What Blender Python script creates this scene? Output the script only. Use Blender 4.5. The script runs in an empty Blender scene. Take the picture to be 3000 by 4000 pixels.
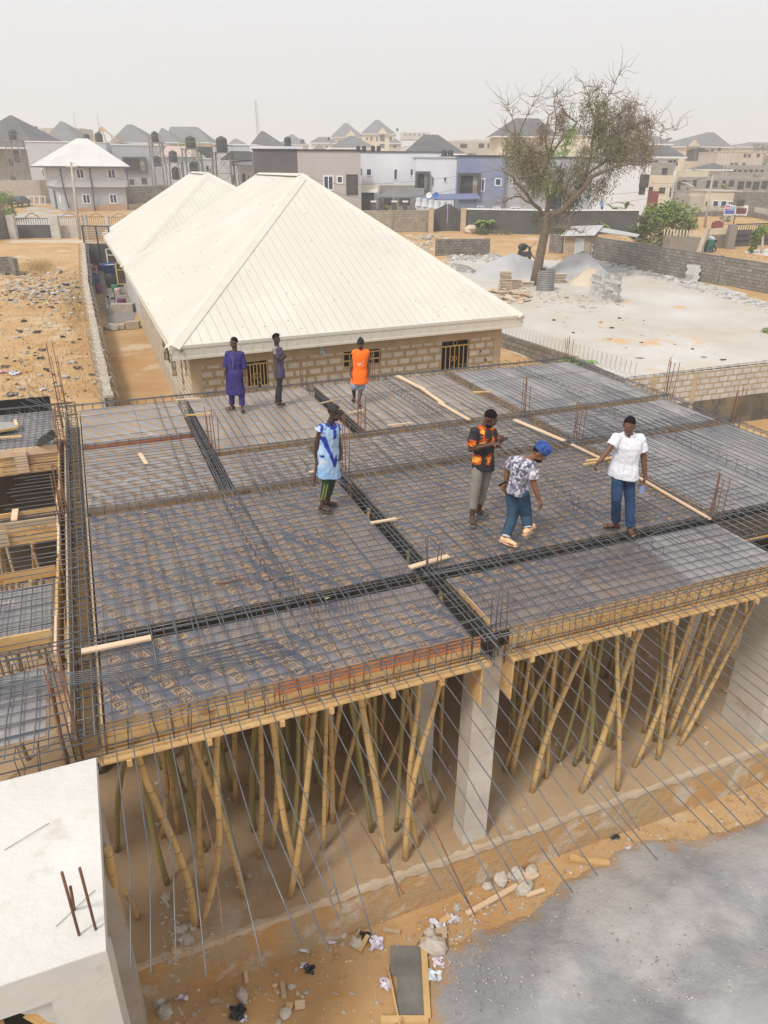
import bpy, math, random
from mathutils import Vector, Matrix
Ve = Vector
rnd = random.Random(7); ru = rnd.uniform
R = math.radians
sc = bpy.context.scene
# ---------------------------------------------------------------- camera
F, HY, ZC, ROLL = 2850.0, 655.0, 9.5, R(.45)
PIT = math.atan((2000 - HY) / F)
FW = Ve((0, math.cos(PIT), -math.sin(PIT)))
_u = Ve((0, math.sin(PIT), math.cos(PIT)))
_r = Ve((1, 0, 0))
RT = _r * math.cos(ROLL) + _u * math.sin(ROLL)
UP = _u * math.cos(ROLL) - _r * math.sin(ROLL)
CAM = Ve((0, 0, ZC))
cd = bpy.data.cameras.new('camera'); cam = bpy.data.objects.new('camera', cd)
sc.collection.objects.link(cam); sc.camera = cam
cam.matrix_world = Matrix(((RT.x, UP.x, -FW.x, 0), (RT.y, UP.y, -FW.y, 0), (RT.z, UP.z, -FW.z, ZC), (0, 0, 0, 1)))
cd.sensor_fit = 'VERTICAL'; cd.sensor_height = 24; cd.lens = F / 4000 * 24
cd.clip_start = .1; cd.clip_end = 6000
sc.render.resolution_x, sc.render.resolution_y = 768, 1024
sc.view_settings.view_transform = 'Standard'; sc.view_settings.look = 'None'
sc.view_settings.gamma = 1; sc.view_settings.exposure = 0.27
# ---------------------------------------------------------------- sky and sun
SUN_EL, SUN_AZ = R(52), R(215)      # azimuth from +Y clockwise
wd = bpy.data.worlds.new('World'); sc.world = wd; wd.use_nodes = True
nt = wd.node_tree; nt.nodes.clear()
sky = nt.nodes.new('ShaderNodeTexSky'); sky.sky_type = 'NISHITA'; sky.sun_disc = False
sky.sun_elevation = SUN_EL; sky.sun_rotation = SUN_AZ; sky.dust_density = 6; sky.air_density = 1.2; sky.ozone_density = 1
hs = nt.nodes.new('ShaderNodeHueSaturation'); hs.inputs['Saturation'].default_value = .12
mx = nt.nodes.new('ShaderNodeMix'); mx.data_type = 'RGBA'; mx.inputs[0].default_value = .75
mx.inputs[7].default_value = (6.9, 6.9, 7.0, 1)
bg = nt.nodes.new('ShaderNodeBackground'); bg.inputs['Strength'].default_value = .12
wo = nt.nodes.new('ShaderNodeOutputWorld')
nt.links.new(sky.outputs[0], hs.inputs['Color']); nt.links.new(hs.outputs[0], mx.inputs[6])
nt.links.new(mx.outputs[2], bg.inputs[0]); nt.links.new(bg.outputs[0], wo.inputs[0])
sl = bpy.data.lights.new('sun', 'SUN'); sl.energy = 2.1; sl.angle = R(10); sl.color = (1, .95, .87)
so = bpy.data.objects.new('sun', sl); sc.collection.objects.link(so)
sd = Ve((math.sin(SUN_AZ) * math.cos(SUN_EL), math.cos(SUN_AZ) * math.cos(SUN_EL), math.sin(SUN_EL)))
so.rotation_euler = sd.to_track_quat('Z', 'Y').to_euler(); so.location = (0, 0, 40)

# ---------------------------------------------------------------- pixel -> world helpers (pixels of the 3000x4000 photo)
def ray(px, py): return RT * ((px - 1500) / F) - UP * ((py - 2000) / F) + FW
def W(px, py, z):
    d = ray(px, py); return CAM + d * ((z - ZC) / d.z)
def WY(px, py, Y):
    d = ray(px, py); return CAM + d * (Y / d.y)
TH = R(22); O = W(1680, 2235, 4.55); O = Ve((O.x, O.y))
UU = Ve((math.cos(TH), math.sin(TH))); VV = Ve((-math.sin(TH), math.cos(TH)))
def B(u, v, z=0.0): p = O + UU * u + VV * v; return Ve((p.x, p.y, z))
def uv(p): d = Ve((p[0], p[1])) - O; return d.dot(UU), d.dot(VV)
def WV(px, py, v):                       # ray meets the vertical plane v = const of the building
    d = ray(px, py); n = VV; a = (v - (Ve((0, 0)) - O).dot(n)) / (d.x * n.x + d.y * n.y); return CAM + d * a
def sst(a, b, x): t = max(0, min(1, (x - a) / (b - a))); return t * t * (3 - 2 * t)
_K = [(-99, 1.2), (24, 1.3), (45, 1.75), (70, 2.8), (82, 2.9), (105, 3.4), (140, 4.4), (200, 6), (300, 9), (450, 13), (1500, 16), (6000, 20)]
def G(x, y):
    for (a, fa), (b, fb) in zip(_K, _K[1:]):
        if y <= b: f = fa + (fb - fa) * (y - a) / (b - a); break
    u, v = uv((x, y))
    s = sst(10.1, 11.0, v) if u < 11 else sst(14.3, 14.9, v)
    bump = .05 * math.sin(x * .9 + y * .33) * math.sin(y * .71 - x * .2) + .03 * math.sin(x * 2.3 + 1) * math.sin(y * 1.9)
    return f * s + bump * (.35 if s < .5 else 1)
def WG(px, py):                          # ray meets the ground
    d = ray(px, py); t = 3.0; st = .4
    while t < 3000:
        p = CAM + d * t
        if p.z < G(p.x, p.y):
            lo, hi = t - st, t
            for _ in range(18):
                m = (lo + hi) / 2; p = CAM + d * m
                if p.z < G(p.x, p.y): hi = m
                else: lo = m
            p = CAM + d * hi; return Ve((p.x, p.y, G(p.x, p.y)))
        t += st; st = max(.4, t * .01)
    return p
# ---------------------------------------------------------------- materials
MATS = {}
def mat(name, c, c2=None, s=3.0, rough=.85, bump=.0, bs=None, metal=0, c3=None, s3=1.0, t3=.6, coord='Object', det=5, spec=None, contrast=(.35, .65), bd=.02):
    if name in MATS: return MATS[name]
    m = bpy.data.materials.new(name); m.use_nodes = True; n = m.node_tree; N = n.nodes; L = n.links
    b = N['Principled BSDF']; b.inputs['Roughness'].default_value = rough; b.inputs['Metallic'].default_value = metal
    if spec is not None: b.inputs['Specular IOR Level'].default_value = spec
    tc = N.new('ShaderNodeTexCoord')
    def noise(sc_, d=det, r=.6):
        x = N.new('ShaderNodeTexNoise'); x.inputs['Scale'].default_value = sc_; x.inputs['Detail'].default_value = d; x.inputs['Roughness'].default_value = r
        L.new(tc.outputs[coord], x.inputs['Vector']); return x.outputs[0]
    def ramp(src, a, z_):
        x = N.new('ShaderNodeMapRange'); x.inputs[1].default_value = a; x.inputs[2].default_value = z_; x.clamp = True
        L.new(src, x.inputs[0]); return x.outputs[0]
    def mix(f, a, b_):
        x = N.new('ShaderNodeMix'); x.data_type = 'RGBA'
        if isinstance(f, float): x.inputs[0].default_value = f
        else: L.new(f, x.inputs[0])
        for i, q in ((6, a), (7, b_)):
            if isinstance(q, tuple): x.inputs[i].default_value = (*q[:3], 1)
            else: L.new(q, x.inputs[i])
        return x.outputs[2]
    out = tuple(c)
    if c2: out = mix(ramp(noise(s), *contrast), tuple(c), tuple(c2))
    if c3: out = mix(ramp(noise(s3), t3, t3 + .09), out, tuple(c3))
    if isinstance(out, tuple): b.inputs['Base Color'].default_value = (*out, 1)
    else: L.new(out, b.inputs['Base Color'])
    if bump:
        bp = N.new('ShaderNodeBump'); bp.inputs['Strength'].default_value = bump; bp.inputs['Distance'].default_value = bd
        L.new(noise(bs or s * 4, 6, .65), bp.inputs['Height']); L.new(bp.outputs[0], b.inputs['Normal'])
    MATS[name] = m
    return m
def brick(name, c1, c2, mort, w=.45, h=.225, ms=.02, rough=.9, bump=.6, stain=None, sm=.3):
    if name in MATS: return MATS[name]
    m = bpy.data.materials.new(name); m.use_nodes = True; N = m.node_tree.nodes; L = m.node_tree.links
    b = N['Principled BSDF']; b.inputs['Roughness'].default_value = rough
    tc = N.new('ShaderNodeTexCoord'); nz = N.new('ShaderNodeTexNoise'); nz.inputs['Scale'].default_value = 9; nz.inputs['Detail'].default_value = 4
    L.new(tc.outputs['UV'], nz.inputs['Vector'])
    va = N.new('ShaderNodeVectorMath'); va.operation = 'MULTIPLY_ADD'; va.inputs[1].default_value = (.03, .03, 0)
    L.new(nz.outputs['Color'], va.inputs[0]); L.new(tc.outputs['UV'], va.inputs[2])
    bt = N.new('ShaderNodeTexBrick'); bt.inputs['Scale'].default_value = 1; bt.inputs['Brick Width'].default_value = w; bt.inputs['Row Height'].default_value = h
    bt.inputs['Mortar Size'].default_value = ms; bt.inputs['Mortar Smooth'].default_value = sm
    bt.inputs['Color1'].default_value = (*c1, 1); bt.inputs['Color2'].default_value = (*c2, 1); bt.inputs['Mortar'].default_value = (*mort, 1)
    L.new(va.outputs[0], bt.inputs['Vector'])
    n2 = N.new('ShaderNodeTexNoise'); n2.inputs['Scale'].default_value = 2.2; n2.inputs['Detail'].default_value = 8; n2.inputs['Roughness'].default_value = .7
    L.new(tc.outputs['UV'], n2.inputs['Vector'])
    mr = N.new('ShaderNodeMapRange'); mr.inputs[1].default_value = .3; mr.inputs[2].default_value = .7; mr.inputs[3].default_value = .72; mr.inputs[4].default_value = 1.15
    L.new(n2.outputs[0], mr.inputs[0])
    mu = N.new('ShaderNodeVectorMath'); mu.operation = 'SCALE'; L.new(bt.outputs['Color'], mu.inputs[0]); L.new(mr.outputs[0], mu.inputs['Scale'])
    src = mu.outputs[0]
    if stain:
        n3 = N.new('ShaderNodeTexNoise'); n3.inputs['Scale'].default_value = .8; n3.inputs['Detail'].default_value = 6
        L.new(tc.outputs['Object'], n3.inputs['Vector']); r3 = N.new('ShaderNodeMapRange'); r3.inputs[1].default_value = .5; r3.inputs[2].default_value = .62
        L.new(n3.outputs[0], r3.inputs[0]); mx_ = N.new('ShaderNodeMix'); mx_.data_type = 'RGBA'; L.new(r3.outputs[0], mx_.inputs[0]); L.new(src, mx_.inputs[6]); mx_.inputs[7].default_value = (*stain, 1)
        src = mx_.outputs[2]
    L.new(src, b.inputs['Base Color'])
    bp = N.new('ShaderNodeBump'); bp.inputs['Strength'].default_value = bump; bp.inputs['Distance'].default_value = .02; bp.invert = True
    L.new(bt.outputs['Fac'], bp.inputs['Height']); L.new(bp.outputs[0], b.inputs['Normal'])
    MATS[name] = m; return m
def wavy(name, c, c2, per=.3, rough=.45, amp=.5, sharp=False, c3=None):
    if name in MATS: return MATS[name]
    m = mat(name, c, c2, .35, rough, c3=c3, s3=6, t3=.72); N = m.node_tree.nodes; L = m.node_tree.links; b = N['Principled BSDF']
    tc = N.new('ShaderNodeTexCoord'); sx = N.new('ShaderNodeSeparateXYZ'); L.new(tc.outputs['UV'], sx.inputs[0])
    a = N.new('ShaderNodeMath'); a.operation = 'MULTIPLY'; a.inputs[1].default_value = 2 * math.pi / per; L.new(sx.outputs[0], a.inputs[0])
    s_ = N.new('ShaderNodeMath'); s_.operation = 'COSINE'; L.new(a.outputs[0], s_.inputs[0]); o = s_.outputs[0]
    if sharp:
        k = N.new('ShaderNodeMapRange'); k.inputs[1].default_value = .82; k.inputs[2].default_value = .97; L.new(o, k.inputs[0]); o = k.outputs[0]
    bp = N.new('ShaderNodeBump'); bp.inputs['Strength'].default_value = amp; bp.inputs['Distance'].default_value = .04
    L.new(o, bp.inputs['Height']); L.new(bp.outputs[0], b.inputs['Normal'])
    return m
# ---------------------------------------------------------------- mesh builder
ALL = []
class MB:
    def __init__(s): s.v = []; s.f = []; s.m = []; s.uv = []; s.sm = []
    def face(s, idx, m=0, uvs=None, smooth=False):
        s.f.append(idx); s.m.append(m); s.sm.append(smooth)
        if uvs is None:
            ps = [Ve(s.v[i]) for i in idx]; e = ps[1] - ps[0]; e2 = ps[-1] - ps[0]; n = e.cross(e2)
            if n.length < 1e-9: uvs = [(0, 0)] * len(idx)
            else:
                n.normalize()
                if abs(n.z) > .9: ax = e.normalized() if e.length > 1e-9 else Ve((1, 0, 0))
                else: ax = Ve((0, 0, 1)).cross(n).normalized()
                ay = n.cross(ax)
                uvs = [(p.dot(ax), p.dot(ay)) for p in ps]
        s.uv.append(uvs)
    def poly(s, pts, m=0, uvs=None, smooth=False):
        b = len(s.v); s.v += [tuple(p) for p in pts]; s.face(list(range(b, b + len(pts))), m, uvs, smooth)
    def box(s, o, x, y, z, m=0, c=False):
        """o corner (or centre if c), x y z full edge vectors"""
        o = Ve(o); x = Ve(x); y = Ve(y); z = Ve(z)
        if c: o = o - (x + y + z) / 2
        P = [o, o + x, o + x + y, o + y, o + z, o + x + z, o + x + y + z, o + y + z]
        b = len(s.v); s.v += [tuple(p) for p in P]
        for q in ((3, 2, 1, 0), (4, 5, 6, 7), (0, 1, 5, 4), (1, 2, 6, 5), (2, 3, 7, 6), (3, 0, 4, 7)): s.face([b + i for i in q], m)
        return s
    def ab(s, x0, y0, z0, x1, y1, z1, m=0): return s.box((x0, y0, z0), (x1 - x0, 0, 0), (0, y1 - y0, 0), (0, 0, z1 - z0), m)
    def beam(s, a, b_, w, h, m=0, up=(0, 0, 1)):
        a = Ve(a); b_ = Ve(b_); d = b_ - a; up = Ve(up)
        sx = d.cross(up)
        if sx.length < 1e-6: sx = d.cross(Ve((1, 0, 0)))
        sx.normalize(); uz = sx.cross(d).normalized()
        return s.box(a - sx * w / 2 - uz * h / 2, d, sx * w, uz * h, m)
    def prism(s, pts, z0, z1, m=0, mt=None):
        n = len(pts); b = len(s.v); mt = m if mt is None else mt
        s.v += [(p[0], p[1], z0) for p in pts] + [(p[0], p[1], z1) for p in pts]
        for i in range(n): j = (i + 1) % n; s.face([b + i, b + j, b + n + j, b + n + i], m)
        s.face([b + n + i for i in range(n)], mt); s.face([b + i for i in reversed(range(n))], m)
        return s
    def tube(s, pts, r, seg=6, m=0, cap=True, smooth=True, flat=1.0):
        pts = [Ve(p) for p in pts]; n = len(pts); rs = r if isinstance(r, (list, tuple)) else [r] * n
        b = len(s.v); prev = None
        for i, p in enumerate(pts):
            d = (pts[min(i + 1, n - 1)] - pts[max(i - 1, 0)])
            if d.length < 1e-9: d = Ve((0, 0, 1))
            d.normalize()
            if prev is None:
                a = d.cross(Ve((0, 0, 1)));
                if a.length < .05: a = d.cross(Ve((0, 1, 0)))
            else: a = prev - d * prev.dot(d)
            a.normalize(); prev = a; c = d.cross(a)
            for k in range(seg):
                t = 2 * math.pi * k / seg; s.v.append(tuple(p + a * math.cos(t) * rs[i] + c * math.sin(t) * rs[i] * flat))
        for i in range(n - 1):
            for k in range(seg):
                k2 = (k + 1) % seg
                s.face([b + i * seg + k, b + i * seg + k2, b + (i + 1) * seg + k2, b + (i + 1) * seg + k], m,
                       [(k / seg, i), ((k + 1) / seg, i), ((k + 1) / seg, i + 1), (k / seg, i + 1)], smooth)
        if cap:
            s.face([b + k for k in reversed(range(seg))], m); s.face([b + (n - 1) * seg + k for k in range(seg)], m)
        return s
    def cyl(s, c, r, h, seg=16, m=0, r2=None, smooth=True):
        c = Ve(c); return s.tube([c, c + Ve((0, 0, h))], [r, r if r2 is None else r2], seg, m, smooth=smooth)
    def lathe(s, c, prof, seg=20, m=0, cap=True):
        c = Ve(c); b = len(s.v); n = len(prof)
        for r, z in prof:
            for k in range(seg):
                t = 2 * math.pi * k / seg; s.v.append((c.x + r * math.cos(t), c.y + r * math.sin(t), c.z + z))
        for i in range(n - 1):
            for k in range(seg):
                k2 = (k + 1) % seg; s.face([b + i * seg + k, b + i * seg + k2, b + (i + 1) * seg + k2, b + (i + 1) * seg + k], m, None, True)
        if cap: s.face([b + (n - 1) * seg + k for k in range(seg)], m)
        return s
    def blob(s, c, rx, ry, rz, m=0, rg=None, jit=.2, seg=7, rings=5):
        c = Ve(c); rg = rg or rnd; b = len(s.v); rot = rg.random() * 6.28
        s.v.append((c.x, c.y, c.z + rz))
        for i in range(1, rings):
            ph = math.pi * i / rings
            for k in range(seg):
                t = rot + 2 * math.pi * k / seg; q = 1 + rg.uniform(-jit, jit)
                s.v.append((c.x + rx * math.sin(ph) * math.cos(t) * q, c.y + ry * math.sin(ph) * math.sin(t) * q, c.z + rz * math.cos(ph) * q))
        s.v.append((c.x, c.y, c.z - rz)); e = len(s.v) - 1
        for k in range(seg):
            k2 = (k + 1) % seg; s.face([b, b + 1 + k, b + 1 + k2], m)
            for i in range(rings - 2): s.face([b + 1 + i * seg + k, b + 1 + (i + 1) * seg + k, b + 1 + (i + 1) * seg + k2, b + 1 + i * seg + k2], m)
            s.face([e, b + 1 + (rings - 2) * seg + k2, b + 1 + (rings - 2) * seg + k], m)
        return s
    def mesh(s, name, mats):
        me = bpy.data.meshes.new(name); me.from_pydata(s.v, [], s.f)
        if not isinstance(mats, (list, tuple)): mats = [mats]
        for q in mats: me.materials.append(q)
        me.polygons.foreach_set('material_index', s.m); me.polygons.foreach_set('use_smooth', s.sm)
        ul = me.uv_layers.new(name='UVMap'); flat = []
        for q in s.uv:
            for a in q: flat += [a[0], a[1]]
        ul.data.foreach_set('uv', flat); me.update(); return me
    def obj(s, name, mats, parent=None, loc=None):
        return link(name, s.mesh(name, mats), parent, loc)
def link(name, me, parent=None, loc=None):
    o = bpy.data.objects.new(name, me); sc.collection.objects.link(o)
    if parent is not None: o.parent = parent
    if loc is not None: o.location = loc
    return o
def tag(o, label, cat, group=None):
    o['label'] = label; o['category'] = cat
    if group: o['group'] = group
    return o
def thing(name, label, cat, loc=(0, 0, 0), group=None, rz=0):
    """Empty at the base; children are built in world coordinates and get the inverse offset"""
    o = bpy.data.objects.new(name, None); sc.collection.objects.link(o); o.empty_display_size = .2
    o.location = loc; o.rotation_euler = (0, 0, rz)
    return tag(o, label, cat, group)
def part(name, mb, mats, parent, label=None):
    """part modelled in world coordinates under a translated / rotated Empty (or under a part of one)"""
    o = mb.obj(name, mats, parent); r = parent
    while r.parent: r = r.parent
    if parent.type == 'EMPTY': o.matrix_parent_inverse = Matrix.LocRotScale(r.location, r.rotation_euler, None).inverted()
    if label: o['label'] = label
    return o
def struct(o, kind='structure'): o['kind'] = kind; return o
def copy_tree(o, parent=None):
    c = o.copy(); sc.collection.objects.link(c)
    if parent is not None: c.parent = parent; c.matrix_parent_inverse = o.matrix_parent_inverse
    for ch in list(o.children): copy_tree(ch, c)
    return c
# ================================================================ palette
m_ground = mat('laterite ground', (.42, .235, .092), (.50, .33, .165), .55, .95, .6, 6, c3=(.53, .41, .28), s3=.35, t3=.57, det=10)
m_yard = mat('cement dust', (.46, .41, .355), (.56, .535, .50), .22, .95, .35, 5, c3=(.58, .38, .20), s3=.42, t3=.60, det=9)
m_greysand = mat('grey stone dust', (.235, .235, .25), (.32, .315, .32), 1.3, .95, .6, 7, c3=(.41, .395, .385), s3=.35, t3=.47, det=12, bd=.05)
m_palesand = mat('pale sand', (.55, .45, .33), (.62, .53, .42), 1.5, .95, .6, 8)
m_conc = mat('cast concrete', (.44, .39, .33), (.56, .51, .44), 1.4, .9, .5, 9, c3=(.34, .29, .23), s3=2.2, t3=.62)
m_white = mat('fresh white concrete', (.58, .555, .52), (.68, .655, .62), .7, .8, .6, 12, c3=(.55, .51, .45), s3=1.7, t3=.55, det=11)
m_fascia = mat('plastered concrete', (.50, .485, .46), (.57, .55, .52), 1.6, .9, .3, 12, c3=(.43, .39, .34), s3=2.5, t3=.63)
m_floor = mat('dusty floor', (.37, .245, .14), (.44, .32, .20), .8, .95, .6, 7, c3=(.44, .36, .27), s3=.9, t3=.58, det=9)
m_plinth = mat('earth stained plinth', (.52, .29, .11), (.42, .31, .19), 1.6, .95, 1.0, 8, c3=(.55, .46, .35), s3=1.9, t3=.55, det=9, bd=.04)
m_wood = mat('yellow formwork wood', (.54, .33, .13), (.62, .42, .20), 2.4, .75, .45, 18, c3=(.30, .165, .07), s3=2.6, t3=.58, det=9)
m_wood2 = mat('fresh pale plank', (.60, .43, .28), (.68, .51, .35), 3, .75, .3, 16)
m_wood3 = mat('red stained plank', (.52, .16, .05), (.58, .24, .09), 2.5, .7, .3, 14)
m_wood4 = mat('weathered plank', (.40, .30, .19), (.50, .39, .26), 4, .85, .4, 20)
m_film = mat('blue film plywood', (.072, .08, .118), (.20, .185, .19), 1.6, .33, .12, 30, c3=(.19, .165, .15), s3=3.1, t3=.55, det=10)
m_film2 = mat('dusty sheened film plywood', (.215, .20, .21), (.32, .295, .285), 1.4, .4, .12, 30, c3=(.40, .36, .32), s3=3.4, t3=.6, det=10)  # pale base colour holds dust plus the sky's grazing sheen
m_edge = mat('plywood edge', (.46, .27, .12), (.55, .36, .19), 9)
m_print = mat('tan brand print', (.37, .235, .12), (.28, .20, .14), 5, .45, c3=(.21, .18, .155), s3=2.2, t3=.6)
m_ink = mat('blue lettering film', (.05, .06, .11), (.12, .115, .13), 4, .45)
m_shade = mat('painted dark shade', (.055, .045, .035), (.09, .07, .05), 3, .6)  # shade of troughs and annex pits put into the board and wall colour
m_steel = mat('grey blue rebar', (.095, .11, .135), (.17, .165, .165), 4, .45, metal=.4)
m_steel2 = mat('dark stirrup steel', (.065, .07, .08), (.13, .12, .12), 5, .55, metal=.3)
m_rust = mat('rusty starter bar', (.20, .085, .045), (.12, .06, .04), 9, .8)
m_bam = mat('dry yellow bamboo', (.60, .395, .165), (.47, .32, .14), 2.2, .55, .25, 20, c3=(.36, .25, .13), s3=3.0, t3=.60)
m_bamg = mat('green brown bamboo', (.235, .21, .085), (.33, .27, .11), 2.0, .55, .25, 20)
m_node = mat('bamboo node ring', (.33, .22, .10), None)
m_block = brick('new sandcrete blocks', (.60, .575, .545), (.52, .49, .46), (.42, .32, .20), .46, .235, .035)
m_blockold = brick('weathered blocks', (.19, .17, .145), (.28, .25, .215), (.10, .088, .075), .45, .225, .02)
m_blockbung = brick('bungalow blocks', (.66, .60, .51), (.56, .52, .45), (.45, .32, .165), .47, .26, .052, bump=1.0)
m_blockfar = brick('pale far blocks', (.42, .36, .28), (.33, .29, .23), (.20, .165, .125), .5, .25, .022)
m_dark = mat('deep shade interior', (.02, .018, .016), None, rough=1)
m_plaster = mat('beige render', (.52, .40, .26), (.44, .33, .21), 1.5, .95, .4, 10)
m_black = mat('black plastic', (.022, .022, .024), None, rough=.45)
m_tank = mat('tank plastic', (.035, .033, .032), (.06, .055, .05), 3, .55)
m_rustmetal = mat('grey steel frame', (.30, .28, .26), (.20, .18, .17), 4, .7)

# ================================================================ ground
def sheet(name, bbox, step, hf, m, kind='structure', rim=None):
    x0, x1, y0, y1 = bbox; nx = int((x1 - x0) / step) + 1; ny = int((y1 - y0) / step) + 1
    return grid(name, [x0 + i * (x1 - x0) / (nx - 1) for i in range(nx)], [y0 + j * (y1 - y0) / (ny - 1) for j in range(ny)], hf, m, kind, rim)
def edgemix(m, c):
    """let the soil show raggedly through the thin rim of a spread (rim = vertex attribute)"""
    N = m.node_tree.nodes; L = m.node_tree.links; b = N['Principled BSDF']; old = b.inputs['Base Color'].links[0].from_socket
    at = N.new('ShaderNodeAttribute'); at.attribute_name = 'rim'; tc = N.new('ShaderNodeTexCoord'); nz = N.new('ShaderNodeTexNoise'); nz.inputs['Scale'].default_value = 2.6; nz.inputs['Detail'].default_value = 9; nz.inputs['Roughness'].default_value = .75; L.new(tc.outputs['Object'], nz.inputs['Vector'])
    ad = N.new('ShaderNodeMath'); ad.operation = 'ADD'; L.new(at.outputs['Fac'], ad.inputs[0]); L.new(nz.outputs[0], ad.inputs[1]); mr = N.new('ShaderNodeMapRange'); mr.inputs[1].default_value = .5; mr.inputs[2].default_value = .7; L.new(ad.outputs[0], mr.inputs[0])
    mx_ = N.new('ShaderNodeMix'); mx_.data_type = 'RGBA'; L.new(mr.outputs[0], mx_.inputs[0]); mx_.inputs[6].default_value = (*c, 1); L.new(old, mx_.inputs[7]); L.new(mx_.outputs[2], b.inputs['Base Color'])
def grid(name, xs, ys, hf, m, kind='structure', rim=None):
    nx, ny = len(xs), len(ys); v = []; keep = []
    for y in ys:
        for x in xs:
            h = hf(x, y); keep.append(h is not None); v.append((x, y, G(x, y) + (h or 0)))
    f = []
    for j in range(ny - 1):
        for i in range(nx - 1):
            a = j * nx + i; q = (a, a + 1, a + nx + 1, a + nx)
            if all(keep[k] for k in q): f.append(q)
    me = bpy.data.meshes.new(name); me.from_pydata(v, [], f); me.materials.append(m)
    me.polygons.foreach_set('use_smooth', [True] * len(f)); me.update()
    if rim: me.attributes.new('rim', 'FLOAT', 'POINT').data.foreach_set('value', [rim(p[0], p[1]) for p in v])
    o = link(name, me); o['kind'] = kind; return o
def frange(a, b, s):
    n = max(1, int(round((b - a) / s))); return [a + (b - a) * i / n for i in range(n)]
def geo(a, s, k, lim):
    out = []; x = a
    while abs(x) < lim: x += s; s *= k; out.append(x)
    return out
xs = [-q for q in reversed(geo(30, 1.2, 1.25, 3000))] + frange(-30, 48, .55) + geo(48, 1.2, 1.25, 3000)
ys = frange(-8, 45, .45) + frange(45, 130, 1.1) + geo(130, 2, 1.2, 5000)
grid('ground', xs, ys, lambda x, y: 0, m_ground)
def sdf(poly, x, y):
    d = 1e18; ins = False; n = len(poly)
    for i in range(n):
        ax, ay = poly[i][0], poly[i][1]; bx, by = poly[(i + 1) % n][0], poly[(i + 1) % n][1]
        ex, ey = bx - ax, by - ay; wx, wy = x - ax, y - ay
        t = max(0, min(1, (wx * ex + wy * ey) / (ex * ex + ey * ey))); d = min(d, (wx - ex * t) ** 2 + (wy - ey * t) ** 2)
        if (ay > y) != (by > y) and x < ex * (y - ay) / ey + ax: ins = not ins
    return -math.sqrt(d) if ins else math.sqrt(d)
def wob(x, y, s=1.0):
    return (math.sin(x * 1.7 * s + y * .9 * s) + math.sin(y * 2.3 * s - x * 1.1 * s + 2) + .6 * math.sin(x * 4.1 * s + 1) * math.sin(y * 3.7 * s) + .35 * math.sin(x * 9 * s) * math.sin(y * 8.1 * s + x * 3)) / 3
def patch(name, pxs, m, hmax=.03, soft=.8, step=.25, kind='structure', wobble=.3, world=False, rough=0, f=1.0):
    poly = pxs if world else [tuple(WG(*p)[:2]) for p in pxs]
    bb = (min(p[0] for p in poly) - soft, max(p[0] for p in poly) + soft, min(p[1] for p in poly) - soft, max(p[1] for p in poly) + soft)
    def hf(x, y):
        d = sdf(poly, x, y) + wob(x, y, f) * wobble
        if d > soft * .4: return None
        t = max(0, min(1, -d / soft))
        return -.03 + (.03 + hmax) * min(1, (d < 0) * 1.0 * (t ** .7) + max(0, .0)) + rough * wob(x * 2, y * 2, f) * t
    return sheet(name, bb, step, hf, m, kind, lambda x, y: max(0, min(1, -(sdf(poly, x, y) + wob(x, y, f) * wobble) / (soft * .55))))
edgemix(m_greysand, (.42, .25, .11)); edgemix(m_yard, (.46, .29, .14))
# front heap of grey stone dust
patch('stone_dust_spread', [(1720, 3700), (1900, 3560), (2150, 3400), (2500, 3310), (2720, 3230), (3250, 3050), (4200, 3600), (4200, 5200), (1760, 5200), (1740, 4000), (1730, 3780)],
      m_greysand, .6, 3.2, .1, 'structure', .5, rough=.2, f=.8)
# pale yard of the block makers
patch('yard_surface', [(1700, 1010), (1880, 1000), (2150, 1010), (2350, 1010), (2700, 1080), (3200, 1220), (3600, 1330), (3300, 1500), (2450, 1560), (1960, 1380), (1700, 1200)], m_yard, .02, 1.5, .4, wobble=.6)

# ================================================================ lower storey of the building site
site = thing('concrete_building', 'unfinished concrete building with raised floor, columns and timber formed slab on bamboo props', 'building', B(0, 0, 0))
mb = MB()
front = [B(-4.75, -1.48), B(9.1, -1.48), B(9.1, 9.75), B(-4.75, 9.75)]
mb.prism([(p.x, p.y) for p in front], -.3, .84, 0, 1)
part('plinth', mb, [m_plinth, m_floor], site)
# worn cement nosing on the plinth edge
mb = MB(); a = -4.75
P0 = None
while a < 9:
    P1 = (a, -1.50 - ru(0, .012), -1.48 + ru(.01, .075), .846 + ru(0, .004), .80 - ru(0, .07))
    if P0:
        (a0, o0, i0, t0, l0), (a1, o1, i1, t1, l1) = P0, P1
        mb.poly([B(a0, o0, t0), B(a1, o1, t1), B(a1, i1, .843), B(a0, i0, .843)]); mb.poly([B(a0, o0, l0), B(a1, o1, l1), B(a1, o1, t1), B(a0, o0, t0)])
    P0 = P1; a += ru(.06, .16)
part('floor_edge', mb, mat('worn screed edge', (.56, .45, .33), (.48, .37, .26), 3), site)
COLS = [(.19, -1.22, .37, .30), (5.65, -1.01, .42, .72), (0, 0.02, .24, .24), (5, .02, .24, .24), (-2.0, 3.74, .24, .24), (0, 3.74, .24, .24), (5, 3.74, .24, .24), (-4.42, 3.74, .3, .24), (9, 3.74, .24, .24), (9, 5.74, .24, .24), (5, 5.74, .24, .24), (9, .02, .24, .24)]
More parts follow.
